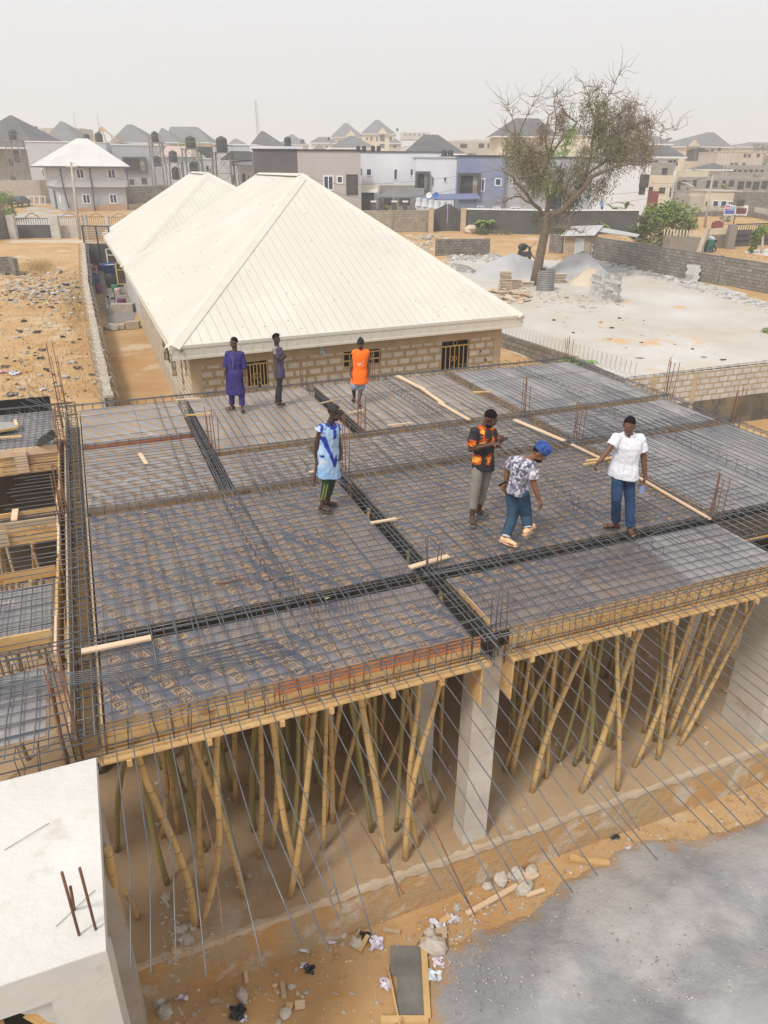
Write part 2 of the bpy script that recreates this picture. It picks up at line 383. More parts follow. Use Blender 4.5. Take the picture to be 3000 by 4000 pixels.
for i, (u, v, a, b_) in enumerate(COLS):
    mb = MB(); n = 9; pts = []
    for k in range(n):
        z = .80 + (4.12 - .80) * k / (n - 1); j = [ru(-.006, .006) for _ in range(8)]
        pts.append([B(u - a / 2 + j[0], v - b_ / 2 + j[1], z), B(u + a / 2 + j[2], v - b_ / 2 + j[3], z), B(u + a / 2 + j[4], v + b_ / 2 + j[5], z), B(u - a / 2 + j[6], v + b_ / 2 + j[7], z)])
    for k in range(n - 1):
        for q in range(4): mb.poly([pts[k][q], pts[k][(q + 1) % 4], pts[k + 1][(q + 1) % 4], pts[k + 1][q]])
    mb.poly(pts[-1])
    part('column', mb, m_conc, site)
# added block walls close the lower storey's back and right against daylight
for nm, (u0, v0, u1, v1) in (('back', (-4.6, 9.5, 9.1, 9.7)), ('right', (8.9, 1.8, 9.1, 9.5)), ('inner', (-4.5, 5.7, -2.2, 5.9))):
    mb = MB(); mb.prism([tuple(B(*q)[:2]) for q in ((u0, v0), (u1, v0), (u1, v1), (u0, v1))], .84, 4.0); part('block_wall', mb, m_blockold, site)

# ---------------------------------------------------------------- plywood decking with tan prints
ZD = 4.50
TT = Ve((.43, -.90)).normalized(); NN = Ve((-TT.y, TT.x))    # lettering direction in (u, v)
LET = {'E': [(0, 0, .2, 1), (.2, 0, .75, .17), (.2, .42, .62, .58), (.2, .83, .75, 1)],
       'B': [(0, 0, .2, 1), (.2, 0, .66, .16), (.2, .42, .66, .58), (.2, .84, .66, 1), (.6, .12, .8, .45), (.6, .55, .8, .88)],
       'Q': [(0, .2, .2, .8), (.62, .2, .82, .8), (.14, .82, .68, 1), (.14, 0, .68, .18), (.56, -.12, .95, .1)]}
def clipr(p, r):
    for ax, lim, sg in ((0, r[0], 1), (0, r[2], -1), (1, r[1], 1), (1, r[3], -1)):
        o = []
        for a, b_ in zip(p, p[1:] + p[:1]):
            da, db = (a[ax] - lim) * sg, (b_[ax] - lim) * sg
            if da >= 0: o.append(a)
            if da * db < 0: t = da / (da - db); o.append(Ve(a).lerp(Ve(b_), t))
        p = o
        if not p: break
    return p
def stamp(mb, c, rc, L=.33, H=.125, full=True):
    def P(a, b_, z): q = c + TT * a + NN * b_; return Ve((q.x, q.y, z))
    def put(pts, m):
        z = pts[0].z; p = clipr([Ve((q.x, q.y)) for q in pts], rc)
        if len(p) > 2: mb.poly([B(q.x, q.y, z) for q in p], m)
    put([P(-L / 2, -H / 2, ZD + .0012), P(L / 2, -H / 2, ZD + .0012), P(L / 2, H / 2, ZD + .0012), P(-L / 2, H / 2, ZD + .0012)], 0)
    if full:
        for k in range(7):
            a0 = -.15 + k * .045; P2 = lambda a, b_: P(a, b_ + .085, ZD + .0012); put([P2(a0, 0), P2(a0 + .032, 0), P2(a0 + .032, .013), P2(a0, .013)], 0)
        for k, ch in enumerate('EBQ'):
            x0 = -L / 2 + .032 + k * .094; w = .078; h = .082; y0 = -h / 2
            for (a, b_, c_, d_) in LET[ch]:
                put([P(x0 + a * w, y0 + b_ * h, ZD + .0022), P(x0 + c_ * w, y0 + b_ * h, ZD + .0022), P(x0 + c_ * w, y0 + d_ * h, ZD + .0022), P(x0 + a * w, y0 + d_ * h, ZD + .0022)], 1)
def dense(mb, u0, v0, u1, v1):
    a = -40
    cs = (u0 + u1) / 2; ds = (v0 + v1) / 2; r = max(u1 - u0, v1 - v0)
    n = int(r / .05) + 2
    for i in range(-n, n):
        for j in range(-n, n):
            c = Ve((cs, ds)) + TT * (i * .075 + (j % 2) * .037) + NN * (j * .032)
            if u0 + .04 < c.x < u1 - .04 and v0 + .04 < c.y < v1 - .04 and rnd.random() < .93:
                P = lambda a, b_: B(c.x + TT.x * a + NN.x * b_, c.y + TT.y * a + NN.y * b_, ZD + .0012)
                mb.poly([P(-.024, -.008), P(.024, -.008), P(.024, .008), P(-.024, .008)], 0)
S1 = Ve((.225, .125)); S2 = Ve((.185, -.335))
def bay(u0, v0, u1, v1, label, cuts_u=(), cuts_v=(), style='print', faded=False, z=ZD):
    t = thing('formwork_deck', label, 'formwork', B((u0 + u1) / 2, (v0 + v1) / 2, z), 'plywood deck bays between the beam cages')
    us = [u0] + list(cuts_u) + [u1]; vs = [v0] + list(cuts_v) + [v1]
    for i in range(len(us) - 1):
        for j in range(len(vs) - 1):
            a0, a1, b0, b1 = us[i] + .004, us[i + 1] - .004, vs[j] + .004, vs[j + 1] - .004
            j_ = [ru(-.008, .008) for _ in range(4)]
            mb = MB(); q = [B(a0, b0 + j_[0]), B(a1, b0 + j_[1]), B(a1, b1 - abs(j_[2])), B(a0, b1 - abs(j_[3]))]
            mb.prism([(p.x, p.y) for p in q], z - .02, z, 1, 0)
            st = style(i, j) if callable(style) else style
            o = part('plywood_sheet', mb, [m_film2 if (faded or st == 'plain') else m_film, m_edge], t)  # faded bays take the base colour that includes sky sheen
            if st == 'plain': continue
            mb = MB()
            if st == 'dense': dense(mb, a0, b0, a1, b1)
            else:
                off = Ve((ru(0, .2), ru(0, .3))); n = 40
                for p_ in range(-n, n):
                    for q_ in range(-n, n):
                        c = Ve((a0, b0)) + off + S1 * p_ + S2 * q_
                        if a0 - .1 < c.x < a1 + .1 and b0 - .15 < c.y < b1 + .15: stamp(mb, c, (a0 + .01, b0 + .02, a1 - .01, b1 - .02), full=(c.y < 5.8))
            if mb.f: part('brand_print', mb, [m_print, m_ink], o)
    # joists below the sheets
    mb = MB(); v = v0 + .2
    while v < v1:
        mb.box(B(u0 + .02, v, z - .10), (UU * (u1 - u0 - .04)).to_3d(), (VV * .05).to_3d(), (0, 0, .078)); v += .6
    part('joists', mb, m_wood, t)
    return t
D_ = 'between two beam cages'
bay(-4.24, .14, -.14, 3.58, 'large blue printed plywood bay at the left, behind the long black trough', (-3.1, -1.88, -.66), (1.75,), style=lambda i, j: 'dense' if (i, j) == (3, 0) else 'print')
bay(-4.24, 3.88, -2.13, 6.78, 'left middle plywood bay with a pale wood scrap on it, second from the rear edge', (-3.2,), (6.2,), faded=True)
bay(-4.24, 7.05, -2.13, 9.58, 'rear left plywood bay beside the earth alley with small square holes', (-3.1,), (8.9,), faded=True)
bay(-1.87, 3.88, -.13, 5.55, 'small plywood bay left of the man in the blue robe', (-.9,), (), faded=True)
bay(-1.87, 5.86, 1.0, 9.58, 'rear plywood bay under the two dark clothed men by the barred window', (-.7, .3), (8.3,), faded=True)
bay(.14, .14, 4.86, 3.58, 'large printed plywood bay where the three men stand', (1.35, 2.6, 3.8), (1.9,))
bay(.14, 3.88, 4.86, 5.58, 'narrow plywood bay behind the man in the flowered shirt', (1.8, 3.3), (), faded=True)
bay(1.3, 5.88, 4.86, 9.58, 'rear plywood bay with the long orange plank and the man in the orange top', (2.6, 3.8), (8.0,), faded=True)
bay(5.14, .14, 8.86, 3.58, 'right hand plywood bay behind the man in the white shirt', (6.4, 7.6), (2.4,), style='plain', faded=True)
bay(5.14, 3.88, 8.86, 5.58, 'right middle plywood bay crossed by a row of wire chairs', (7.0,), (), style='plain', faded=True)
bay(5.14, 5.88, 8.86, 9.62, 'rear right plywood bay next to the banana plant', (6.4, 7.6), (8.4,), style='plain', faded=True)
bay(-4.24, -1.46, -.15, -.15, 'front left strip of bright blue plywood above the bamboo props', (-3.0, -1.45), (-.55,), style=lambda i, j: 'dense' if j == 1 and i > 0 else 'print')
bay(.16, -1.46, 4.86, -.15, 'front right strip of grey plywood with a split seam', (1.75, 3.2), (-.5,), style=lambda i, j: 'plain' if i == 2 else ('print' if (i, j) == (0, 1) else 'dense'), faded=False)
# left annex panels
bay(-8.2, 7.35, -4.78, 9.75, 'grey plywood deck of the left annex, behind the yellow plank opening', (-6.4,), (), style='plain', faded=True)
bay(-8.2, .38, -4.78, 1.9, 'low plywood deck of the left annex, in front of the plank pit', (-6.0,), (), style='plain', faded=True, z=4.36)
bay(-8.2, -1.45, -4.78, -.28, 'front plywood deck of the left annex, next to the white slab', (-6.2,), (), style='plain', faded=True)

# ---------------------------------------------------------------- beam formwork and steel cages
def barmesh(L, r, seg=5, bend=0):
    mb = MB(); n = max(2, int(L / .8)); mb.tube([(L * i / n, bend * math.sin(i * 1.9) , bend * math.sin(i * 1.3 + 1)) for i in range(n + 1)], r, seg); return mb
_st = {}
def loopmesh(w, h, r=.0048):
    k = (w, h)
    if k in _st: return _st[k]
    mb = MB(); c = .02
    P = [(0, -w / 2 + c, 0), (0, w / 2 - c, 0), (0, w / 2, -c), (0, w / 2, -h + c), (0, w / 2 - c, -h), (0, -w / 2 + c, -h), (0, -w / 2, -h + c), (0, -w / 2, -c), (0, -w / 2 + c, 0), (0, -w / 2 + c * 2.5, -c * 1.6)]
    mb.tube(P, r, 4); me = mb.mesh('stirrup', [m_steel2]); _st[k] = me; return me
def cage(p0, p1, label, w=.17, h=.36, zt=4.56, step=.2, nb=2, ext=.15):
    """p0,p1 in (u,v)"""
    a = B(*p0, zt); b_ = B(*p1, zt); d = (b_ - a); L = d.length; rz = math.atan2(d.y, d.x); d.normalize(); s = Ve((-d.y, d.x, 0))
    t = thing('beam_cage', label, 'rebar cage', a, 'steel beam cages laid in the formwork troughs', rz)
    for z in (-.012, -h + .012):
        for k in range(nb + (1 if z > -.1 else 0)):
            off = (k - (nb if z > -.1 else nb - 1) / 2) * (w - .03) / max(1, (nb if z > -.1 else nb - 1))
            mb = MB(); e0, e1 = -ext - ru(0, .2), L + ext + ru(0, .2); n = max(3, int(L / 1.2))
            mb.tube([(e0 + (e1 - e0) * i / n, off + ru(-.007, .007), z + ru(-.006, .006)) for i in range(n + 1)], .0078, 5)
            mb.obj('main_bar', m_steel, t)
    me = loopmesh(w, h); x = .05; c = 0
    while x < L and c < 98:
        o = link('stirrup', me, t, (x, ru(-.006, .006), ru(-.004, .008))); o.rotation_euler = (ru(-.05, .05), ru(-.12, .12), ru(-.1, .1)); x += step * ru(.85, 1.15); c += 1
    return t
def trough(p0, p1, label, w=.26, mside=None, open_side=False, dep=.42):
    a = B(*p0); b_ = B(*p1); d = (b_ - a); L = d.length; d.normalize(); s = Ve((-d.y, d.x, 0))
    t = thing('beam_formwork', label, 'formwork', a + Ve((0, 0, 4.05)), 'timber troughs that shape the beams')
    z0 = ZD - dep
    for k in (-1, 1):
        if k == -1 and open_side: continue
        x = 0; mb = MB()
        while x < L:
            l = min(L - x, ru(1.6, 3.0)); o = a + d * (x + .003) + s * (k * (w / 2) + (0 if k > 0 else -.022))
            for zz, hh in ((z0, .19), (z0 + .195, dep - .215)):
                mb.box(o + Ve((0, 0, zz)) + s * ru(0, .003), d * (l - .006), s * .022, (0, 0, hh))
            x += l
        part('side_board', mb, mside or m_wood, t)
    mb = MB(); mb.box(a - s * (w / 2 + (.16 if open_side else .03)) + Ve((0, 0, z0 - .03)), d * L, s * (w + (.2 if open_side else .06)), (0, 0, .028))
    part('bottom_board', mb, m_wood, t)
    return t
BEAMS = [((-4.25, 0), (-.16, 0), 'steel cage in the long black trough below the big blue bay', m_shade),
         ((.16, 0), (8.9, 0), 'steel cage in the long trough right in front of the men', m_shade),
         ((-4.25, 3.73), (-.16, 3.73), 'steel cage in front of the left middle bay, at knee height of the robed man', m_wood),
         ((.16, 3.73), (8.9, 3.73), 'steel cage crossing behind the flowered shirt to the right edge', m_wood),
         ((-4.25, 6.92), (-2.1, 6.92), 'short steel cage over the red stained side board at the rear left', m_wood3),
         ((-1.86, 5.71), (8.9, 5.72), 'steel cage crossing the deck two bays from the rear edge', m_wood),
         ((-4.42, -1.5), (-4.42, 9.7), 'wide steel cage along the left side of the main deck', m_wood4),
         ((-2.0, 3.9), (-2.0, 9.6), 'steel cage between the left bays and the purple clothed man', m_shade),
         ((0, -1.5), (0, -.16), 'short steel cage over the front concrete column', m_shade),
         ((0, .16), (0, 3.58), 'steel cage running away from the front column to the robed man', m_shade),
         ((0, 3.88), (-.0, 5.56), 'short steel cage right behind the robed man', m_shade),
         ((1.15, 5.86), (1.15, 9.6), 'steel cage beside the man in the orange top', m_shade),
         ((5.0, .16), (5.0, 3.58), 'steel cage beside the pale wooden batten right of the white shirt', m_wood),
         ((5.0, 3.88), (5.0, 5.56), 'short steel cage by two groups of rusty starter bars', m_wood),
         ((5.0, 5.88), (5.0, 9.6), 'steel cage in the yellow boarded trough to the barred window', m_wood)]
for p0, p1, lb, ms in BEAMS:
    wide = p0[0] == -4.42
    cage(p0, p1, lb, .2 if wide else .17, nb=2)
    trough(p0, p1, lb.replace('steel cage', 'timber trough').replace(' in the long', ' forming the long').replace(' in the yellow boarded trough', ' with yellow boards running'), .28 if wide else .26, ms)
cage((-4.4, 9.73), (9.0, 9.73), 'long steel cage along the rear edge of the deck facing the bungalow', .14, .22, 4.58)
cage((9.0, -.1), (9.0, 9.7), 'long steel cage along the right edge of the deck', .2, .3, 4.57)
cage((-4.3, -1.575), (-.1, -1.575), 'exposed steel cage at the front edge, left of the concrete column', .15, .29, 4.53)
cage((.25, -1.575), (4.9, -1.575), 'exposed steel cage at the front edge, right of the concrete column', .15, .29, 4.53)
cage((-8.2, -1.66), (-4.6, -1.66), 'steel cage lying beside the white slab at the left', .2, .3, 4.56)
cage((-8.2, .02), (-4.6, .02), 'steel cage of the left annex behind the starter bars', .2, .3, 4.56)
cage((-8.2, 3.95), (-4.6, 3.95), 'steel cage between the yellow planks of the left annex', .14, .25, 4.5)
cage((-8.2, 9.85), (-4.6, 9.85), 'steel cage along the rear edge of the left annex', .14, .3, 4.62)
# front edge formwork: inner side boards and projecting bottom board
for (u0, u1, lb, red) in ((-4.3, -.02, 'front edge formwork left of the column, yellow boards with one red stained board', True), (.38, 5.0, 'front edge formwork right of the column, yellow boards', False)):
    t = thing('edge_formwork', lb, 'formwork', B(u0, -1.5, 4.0))
    u = u0
    while u < u1 - .05:
        l = min(u1 - u, ru(1.3, 2.4)); red_ = red and u + l > u1 - 1.1
        mb = MB(); y = ru(0, .01)
        mb.box(B(u + .004, -1.49 + y, 4.34), (UU * (l - .01)).to_3d(), (VV * .025).to_3d(), (0, 0, .145 + ru(-.012, .004)))
        part('side_board', mb, m_wood3 if red_ else m_wood, t, 'red stained board' if red_ else None)
        mb = MB(); mb.box(B(u + .004, -1.50 + y, 4.20), (UU * (l - .01)).to_3d(), (VV * .03).to_3d(), (0, 0, .132)); part('side_board', mb, m_wood, t)
        u += l
    mb = MB(); u = u0 - .05
    while u < u1 + .02:
        l = min(u1 + .06 - u, ru(1.8, 3.2)); y = ru(-.015, .015)
        mb.box(B(u, -1.665 + y, 4.145), (UU * (l - .01)).to_3d(), (VV * (.3 - y)).to_3d(), (0, 0, .026)); u += l
    part('bottom_board', mb, m_wood, t)
    mb = MB(); u = u0 + .2
    while u < u1:
        mb.box(B(u, -1.69, 4.07), (UU * .05).to_3d(), (VV * .7).to_3d(), (0, 0, .073)); u += ru(.5, .8)
    part('bearer', mb, m_wood, t)
    mb = MB(); mb.box(B(u0 if u0 > 0 else u1 - .03, -1.60, 3.5), (UU * .025).to_3d(), (VV * .25).to_3d(), (0, 0, .64)); part('column_board', mb, m_wood, t)

# ---------------------------------------------------------------- slab bars
def mat_thing(nm, lb):
    return thing('rebar_layer', lb, 'rebar', B(2, 4, 4.53), 'slab reinforcement bars tied over the plywood')
ta = mat_thing('rebar_layer', 'lower layer of thin bars running across the deck from left to right')
tb = mat_thing('rebar_layer', 'upper layer of bars running forward and reaching out over the front edge')
def bar(parent, pts, r=.0062, m=None, nm='bar'):
    mb = MB(); mb.tube(pts, r, 5); return part(nm, mb, m or m_steel, parent)
def run(f0, f1, n, z, jit, wig=.012):
    """straight run with a slight wander, f in (u,v)"""
    o = []
    for i in range(n + 1):
        t = i / n; o.append(B(f0[0] + (f1[0] - f0[0]) * t + ru(-wig, wig), f0[1] + (f1[1] - f0[1]) * t + ru(-wig, wig), z + ru(-.003, .005)))
    return o
v = -1.38
while v < 6.8:
    if v < 3.7: segs = [(-5.9 + ru(0, .7), 5.9 + ru(-.4, .7))]
    elif v < 5.7: segs = [(-5.6 + ru(0, .5), 6.9 + ru(-.6, .6))]
    else: segs = [(-5.6, -1.8)]
    for a, b_ in segs:
        bar(ta, run((a, v + ru(-.03, .03)), (b_, v + ru(-.03, .03)), 9, 4.531, 0), .0068)
    v += ru(.135, .185)
for v in (7.3, 8.15, 8.9, 9.35): bar(ta, run((-4.8, v), (-2.1, v + .1), 4, 4.531, 0), .0056)
for v in (6.4, 8.4): bar(ta, run((-2.0, v), (8.7, v), 8, 4.531, 0), .0056)
td = mat_thing('rebar_layer', 'rear half of the upper layer of bars, reaching past the rear edge'); te = mat_thing('rebar_layer', 'upper bars over the right hand bays')
u = -4.16
while u < 8.9:
    j = ru(-.02, .02)
    if u < 4.95:
        ve = -4.25 - (u + 4.2) * .08 + ru(-.22, .22)
        pts = [B(u + j, 4.1 + ru(0, .4), 4.546), B(u + j, 2, 4.546), B(u + j * .5, 0, 4.55), B(u, -1.5, 4.55), B(u + .01, -2.4, 4.545), B(u + .02, -3.3, 4.52 + ru(-.03, .02)), B(u + .03 + ru(-.11, .11), ve, 4.46 + ru(-.07, .04))]
        bar(tb, pts, .0060, m_rust if rnd.random() < .04 else None)
    else: bar(te, run((u, 4.3), (u, -.35 - ru(0, .5)), 5, 4.546, 0), .0085)
    if rnd.random() < (.75 if u > -1.9 else .4): bar(td if u < 4 else te, run((u + .05, 3.5 - ru(0, .3)), (u + .05, 10.0 + ru(0, .35)), 6, 4.548, 0), .0085)
    u += ru(.135, .20)
tf = mat_thing('rebar_layer', 'bars tied over the plywood panels of the left annex')
for k in range(9):
    u = -5.75 + k * .125
    for a, b_, z in ((7.2, 9.9, 4.54), (.3, 1.9, 4.42), (-1.7, -.2, 4.54)): bar(tf, run((u, a), (u, b_), 3, z, 0), .0075)
for v in frange(7.35, 9.7, .17) + frange(-1.4, -.3, .18): bar(tf, run((-6.3, v), (-4.6, v), 3, 4.53, 0), .0068)
for v in frange(.45, 1.9, .17): bar(tf, run((-6.3, v), (-4.75, v), 3, 4.41, 0), .0068)
# extra overlapping bars in the lower half of the big bays
tc_ = mat_thing('rebar_layer', 'short overlapping bars doubled over the beams')
for u0, u1, v0, v1, st in ((-4.1, -.2, -.9, 1.6, .29), (.3, 4.8, -.9, 1.2, .27), (-1.7, 4.8, 3.2, 4.9, .3), (5.2, 8.8, 2.6, 4.9, .3), (1.4, 8.8, 5.0, 6.9, .3)):
    u = u0 + .13
    while u < u1: bar(tc_, run((u, v0 + ru(-.2, .2)), (u + ru(-.03, .03), v1 + ru(-.25, .25)), 3, 4.56, 0), .0075); u += st * ru(.85, 1.2)
for k in range(7):     # bundle of wires sweeping over the front left strip
    a = W(-60, 2640 + 25 + k * 9, 4.6); b_ = W(1010 + k * 25, 2470 + k * 14, 4.57); c = W(470, 2612 + k * 7, 4.62)
    bar(tc_, [a, (a + c) / 2 + Ve((0, 0, .02)), c, (c + b_) / 2, b_], .0052)
bar(tc_, [W(1990, 2560 - 20, 4.6), W(2280, 2230, 4.62), W(2560, 2080, 4.6), W(2810, 2010, 4.58)], .007)
bar(tc_, [W(1740, 2460, 4.6), W(2080, 2340, 4.6), W(2330, 2215, 4.58)], .006)
# wire chairs: rows of bent supports
_ch = None
def chair_row(p0, p1, label, w=.24, hgt=.10):
    global _ch
    a = W(*p0, 4.55); b_ = W(*p1, 4.55); d = b_ - a; L = d.length; d.normalize()
    t = thing('wire_chair_row', label, 'bar support', a, 'rows of bent wire chairs on the slab bars', math.atan2(d.y, d.x))
    if _ch is None:
        mb = MB(); mb.tube([(.0, -.12, -.0), (.0, -.12, .085), (.01, -.11, .1), (.01, .11, .1), (.0, .12, .085), (.0, .12, 0), (.1, .12, -.01)], .0052, 4); _ch = mb.mesh('chair', [m_steel2])
    for s in (-.12, .12):
        mb = MB(); mb.tube([(0, s, .005), (L / 2, s + .01, .005), (L, s, .005)], .005, 4); mb.obj('runner', m_steel, t)
    n = int(L / .24)
    for i in range(n):
        o = link('chair', _ch, t, (i * .24 + ru(-.02, .02), 0, 0)); o.rotation_euler = (0, ru(-.15, .15), ru(-.12, .12))
chair_row((1482, 1480), (1745, 1650), 'row of wire chairs next to the long orange plank')
chair_row((2015, 1436), (2320, 1560), 'row of wire chairs in the rear right bay')
chair_row((2360, 1592), (2555, 1672), 'row of wire chairs left of the white slab end, behind the white shirt')
chair_row((2620, 1705), (2990, 1880), 'row of wire chairs right of the man in the white shirt')
chair_row((2110, 1880), (2350, 2040), 'row of wire chairs between the bending man and the white shirt')
chair_row((905, 1965), (1250, 2520), 'long row of wire chairs across the big blue bay')
chair_row((1735, 1665), (1830, 1720), 'short row of wire chairs behind the flowered shirt')
chair_row((2520, 2140), (2660, 2230), 'short row of wire chairs on the front right strip')
# starter bars at the columns
ST = [(-1.9, 5.8, .85, 'left of the robed man'), (1.08, 9.86, .7, 'between the two dark clothed men and the orange top'), (2.95, 9.75, .75, 'in front of the small barred window'), (1.1, 5.66, .85, 'beside the red slippers'), (.06, 3.8, 1.1, 'right against the robed man'),
      (.03, 0, .55, 'where the two black troughs cross'), (5.05, 5.75, .8, 'nearest the middle of the right beam'), (5.05, 3.78, .8, 'just left of the white shirt'), (4.98, 0.0, .8, 'at the right end of the front trough'),
      (9.05, 5.72, .95, 'in front of the new block wall'), (.2, -1.5, .75, 'on top of the front concrete column'), (-4.56, -1.62, .95, 'beside the white slab at the left'), (-4.6, 9.7, 1.5, 'at the rear left corner with fanned rods'),
      (-4.62, 6.8, .95, 'beside the coil of tyre rubber'), (9.08, 3.65, .8, 'at the far right edge of the deck'), (9.1, 9.95, .6, 'by the banana plant'), (-4.6, 3.6, .9, 'between the yellow planks and the left cage')]
for (u, v, h, wh) in ST:
    t = thing('starter_bars', 'rusty vertical column bars ' + wh, 'rebar', B(u, v, 4.0), 'rusty starter bars sticking up from the columns')
    for (a, b_) in ((-.07, -.07), (.08, -.06), (.07, .08), (-.06, .07), (0.0, .09)):
        dx, dy = ru(-.06, .06), ru(-.06, .06)
        bar(t, [B(u + a, v + b_, 4.06), B(u + a + dx * .3, v + b_ + dy * .3, 4.5), B(u + a + dx, v + b_ + dy, 4.5 + h * ru(.8, 1.05))], .0085, m_steel2 if wh.startswith(('where', 'on top')) else m_rust)
# ---------------------------------------------------------------- timber on the deck
def plank(p0, p1, w, label, m=None, z=4.575, th=.025, name='plank', grp='loose planks lying on the deck'):
    w *= .78
    a = W(*p0, z); b_ = W(*p1, z + ru(-.004, .004)); mb = MB(); mb.beam(a, b_, w, th)
    me = mb.mesh(name, m or m_wood2); o = link(name, me); tag(o, label, 'plank', grp); return o
plank((687, 1562), (782, 1556), .07, 'short plank across the beam cage behind the left bays'); plank((727, 1622), (832, 1615), .07, 'short orange plank across the cage below another plank, left of the purple man', m_wood)
plank((1448, 2043), (1548, 2026), .07, 'short plank across the cage in front of the robed man'); plank((1600, 2217), (1752, 2172), .11, 'broad short plank at the crossing of the black troughs')
plank((318, 2545), (590, 2490), .11, 'long pale plank beside the left end of the black trough', m_wood2, 4.60); plank((1848, 1532), (1922, 1530), .08, 'pair of short boards on the cage in the rear right', m_wood)
plank((1254, 1575), (1325, 1560), .07, 'short plank across the cage beneath the orange top', m_wood4); plank((1360, 1613), (1420, 1602), .05, 'thin orange stick behind the red slippers'); plank((1513, 1662), (1612, 1652), .05, 'thin pale lath in front of the row of chairs')
plank((1552, 1468), (1655, 1520), .16, 'upper length of the long orange plank'); plank((1640, 1512), (1730, 1575), .13, 'middle length of the long orange plank', z=4.585); plank((1715, 1572), (1833, 1640), .11, 'lower length of the long orange plank')
plank((2010, 1640), (2205, 1722), .12, 'pale plank beside the beam behind the bending man'); plank((2232, 1735), (2345, 1790), .06, 'pale batten left of the white shirt, upper length'); plank((2490, 1862), (2775, 2028), .055, 'long pale batten right of the white shirt')
plank((2290, 1800), (2395, 1788), .09, 'yellow board lying behind the hand of the white shirt', m_wood); plank((2278, 1815), (2330, 1806), .05, 'split stick under the yellow board by the white shirt', m_wood)
plank((1208, 1845), (1250, 1838), .07, 'pale offcut behind the robed man'); plank((1795, 2305), (1920, 2440), .05, 'orange batten along the trough by the front column', m_wood, 4.53)
plank((545, 1770), (572, 1812), .1, 'pale wood scrap on the left middle bay', m_wood2, 4.54, .01)
bar(thing('pry_bar', 'rusty bent steel rod lying on the big blue bay', 'rod', W(900, 2270, 4.55)), [W(842, 2280, 4.565), W(905, 2272, 4.57), W(935, 2262, 4.575), W(958, 2258, 4.6)], .012, m_rust)
# ---------------------------------------------------------------- left annex pit with planks
def board(u0, v0, z0, u1, v1, z1, label, m=None, th=.028, cat='plank'):
    """upright board facing -v from (u0,z0) to (u1,z1)"""
    mb = MB(); mb.box(B(u0, v0, z0), B(u1, v1, z0) - B(u0, v0, z0), (VV * th).to_3d(), (0, 0, z1 - z0)); o = link('shutter_board', mb.mesh('shutter_board', m or m_wood)); tag(o, label, cat, 'yellow shutter boards of the left annex'); return o
board(-8.2, 7.2, 4.38, -4.72, 7.2, 4.54, 'top board of the far side of the upper pit', m_wood2); board(-8.2, 7.24, 4.19, -4.72, 7.24, 4.375, 'dark middle board of the far side of the upper pit', m_wood)
board(-8.2, 7.19, 4.02, -4.72, 7.19, 4.18, 'lowest board of the far side of the upper pit', m_wood); board(-5.5, 7.15, 4.06, -5.28, 7.15, 4.5, 'upright cleat nailed across the far boards', m_wood2)
board(-8.2, 4.12, 4.4, -4.72, 4.12, 4.52, 'rear board of the pair holding the annex cage', m_wood); board(-8.2, 3.72, 4.41, -4.72, 3.72, 4.53, 'front board of the pair holding the annex cage', m_wood4)
board(-8.2, 3.70, 4.30, -4.72, 3.70, 4.405, 'second board under the annex cage', m_wood); board(-8.2, 3.66, 4.17, -4.72, 3.66, 4.295, 'lowest knotty board under the annex cage', m_wood)
board(-5.62, 3.62, 4.2, -5.42, 3.62, 4.46, 'dark weathered cleat on the boards under the annex cage', m_wood4); board(-8.2, 2.3, 4.24, -4.74, 2.3, 4.4, 'weathered board at the near side of the lower pit', m_wood)
board(-8.2, .36, 4.36, -4.74, .3, 4.6, 'stained yellow board behind the annex starter bars', m_wood)
o = MB().box(B(-5.35, 3.75, 4.54), (UU * .09).to_3d(), (VV * .42).to_3d(), (0, 0, .025)).obj('plank', m_wood2); tag(o, 'short plank bridging the two boards of the annex cage', 'plank', 'loose planks lying on the deck')
t = thing('edge_formwork', 'pale ragged side boards along the left face of the main deck', 'formwork', B(-4.68, 3, 4.2)); v = -.1
while v < 7.2:
    l = ru(.5, 1.5); mb = MB(); mb.box(B(-4.70 + ru(-.02, .01), v, 4.0), (UU * .03).to_3d(), (VV * (l - .03)).to_3d(), (0, 0, .47 + ru(-.05, .08))); part('side_board', mb, m_wood if rnd.random() < .7 else m_wood2, t); v += l
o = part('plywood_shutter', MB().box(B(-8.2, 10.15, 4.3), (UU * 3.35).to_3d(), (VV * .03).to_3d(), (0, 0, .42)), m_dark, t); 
tb_ = thing('plywood_board', 'small grey plywood panel with a timber edge lying on the annex deck', 'formwork', W(40, 1660, 4.6))
a = W(-60, 1645, 4.6); b_ = W(60, 1650, 4.6); c = W(68, 1672, 4.6); d_ = W(-60, 1700, 4.6)
mb = MB(); mb.poly([d_, c, b_, a]); mb.poly([d_ - Ve((0, 0, .02)), c - Ve((0, 0, .02)), c, d_]); part('plywood_sheet', mb, [m_film2], tb_); part('batten', MB().beam(b_ + Ve((0, 0, .04)), c + Ve((0, 0, .04)), .06, .05), m_wood2, tb_); part('batten', MB().beam(d_ + Ve((0, 0, 0.03)), c + Ve((0, 0, .0)), .03, .05), m_wood, tb_)
plank((-50, 1712), (85, 1704), .09, 'yellow board lying on the annex deck behind the pit', m_wood, 4.6)
# coil of dark rubber on the annex deck
mb = MB(); c = W(182, 1722, 4.62)
for k in range(5):
    mb.tube([c + Ve((.20 * math.cos(q / 14 * 6.283) * (1 - k * .08), .13 * math.sin(q / 14 * 6.283) , .03 * k + .09 * math.cos(q / 14 * 6.283))) for q in range(15)], .022, 6)
tag(mb.obj('tyre_coil', m_tank), 'coil of dark binding wire on the annex deck', 'coil')
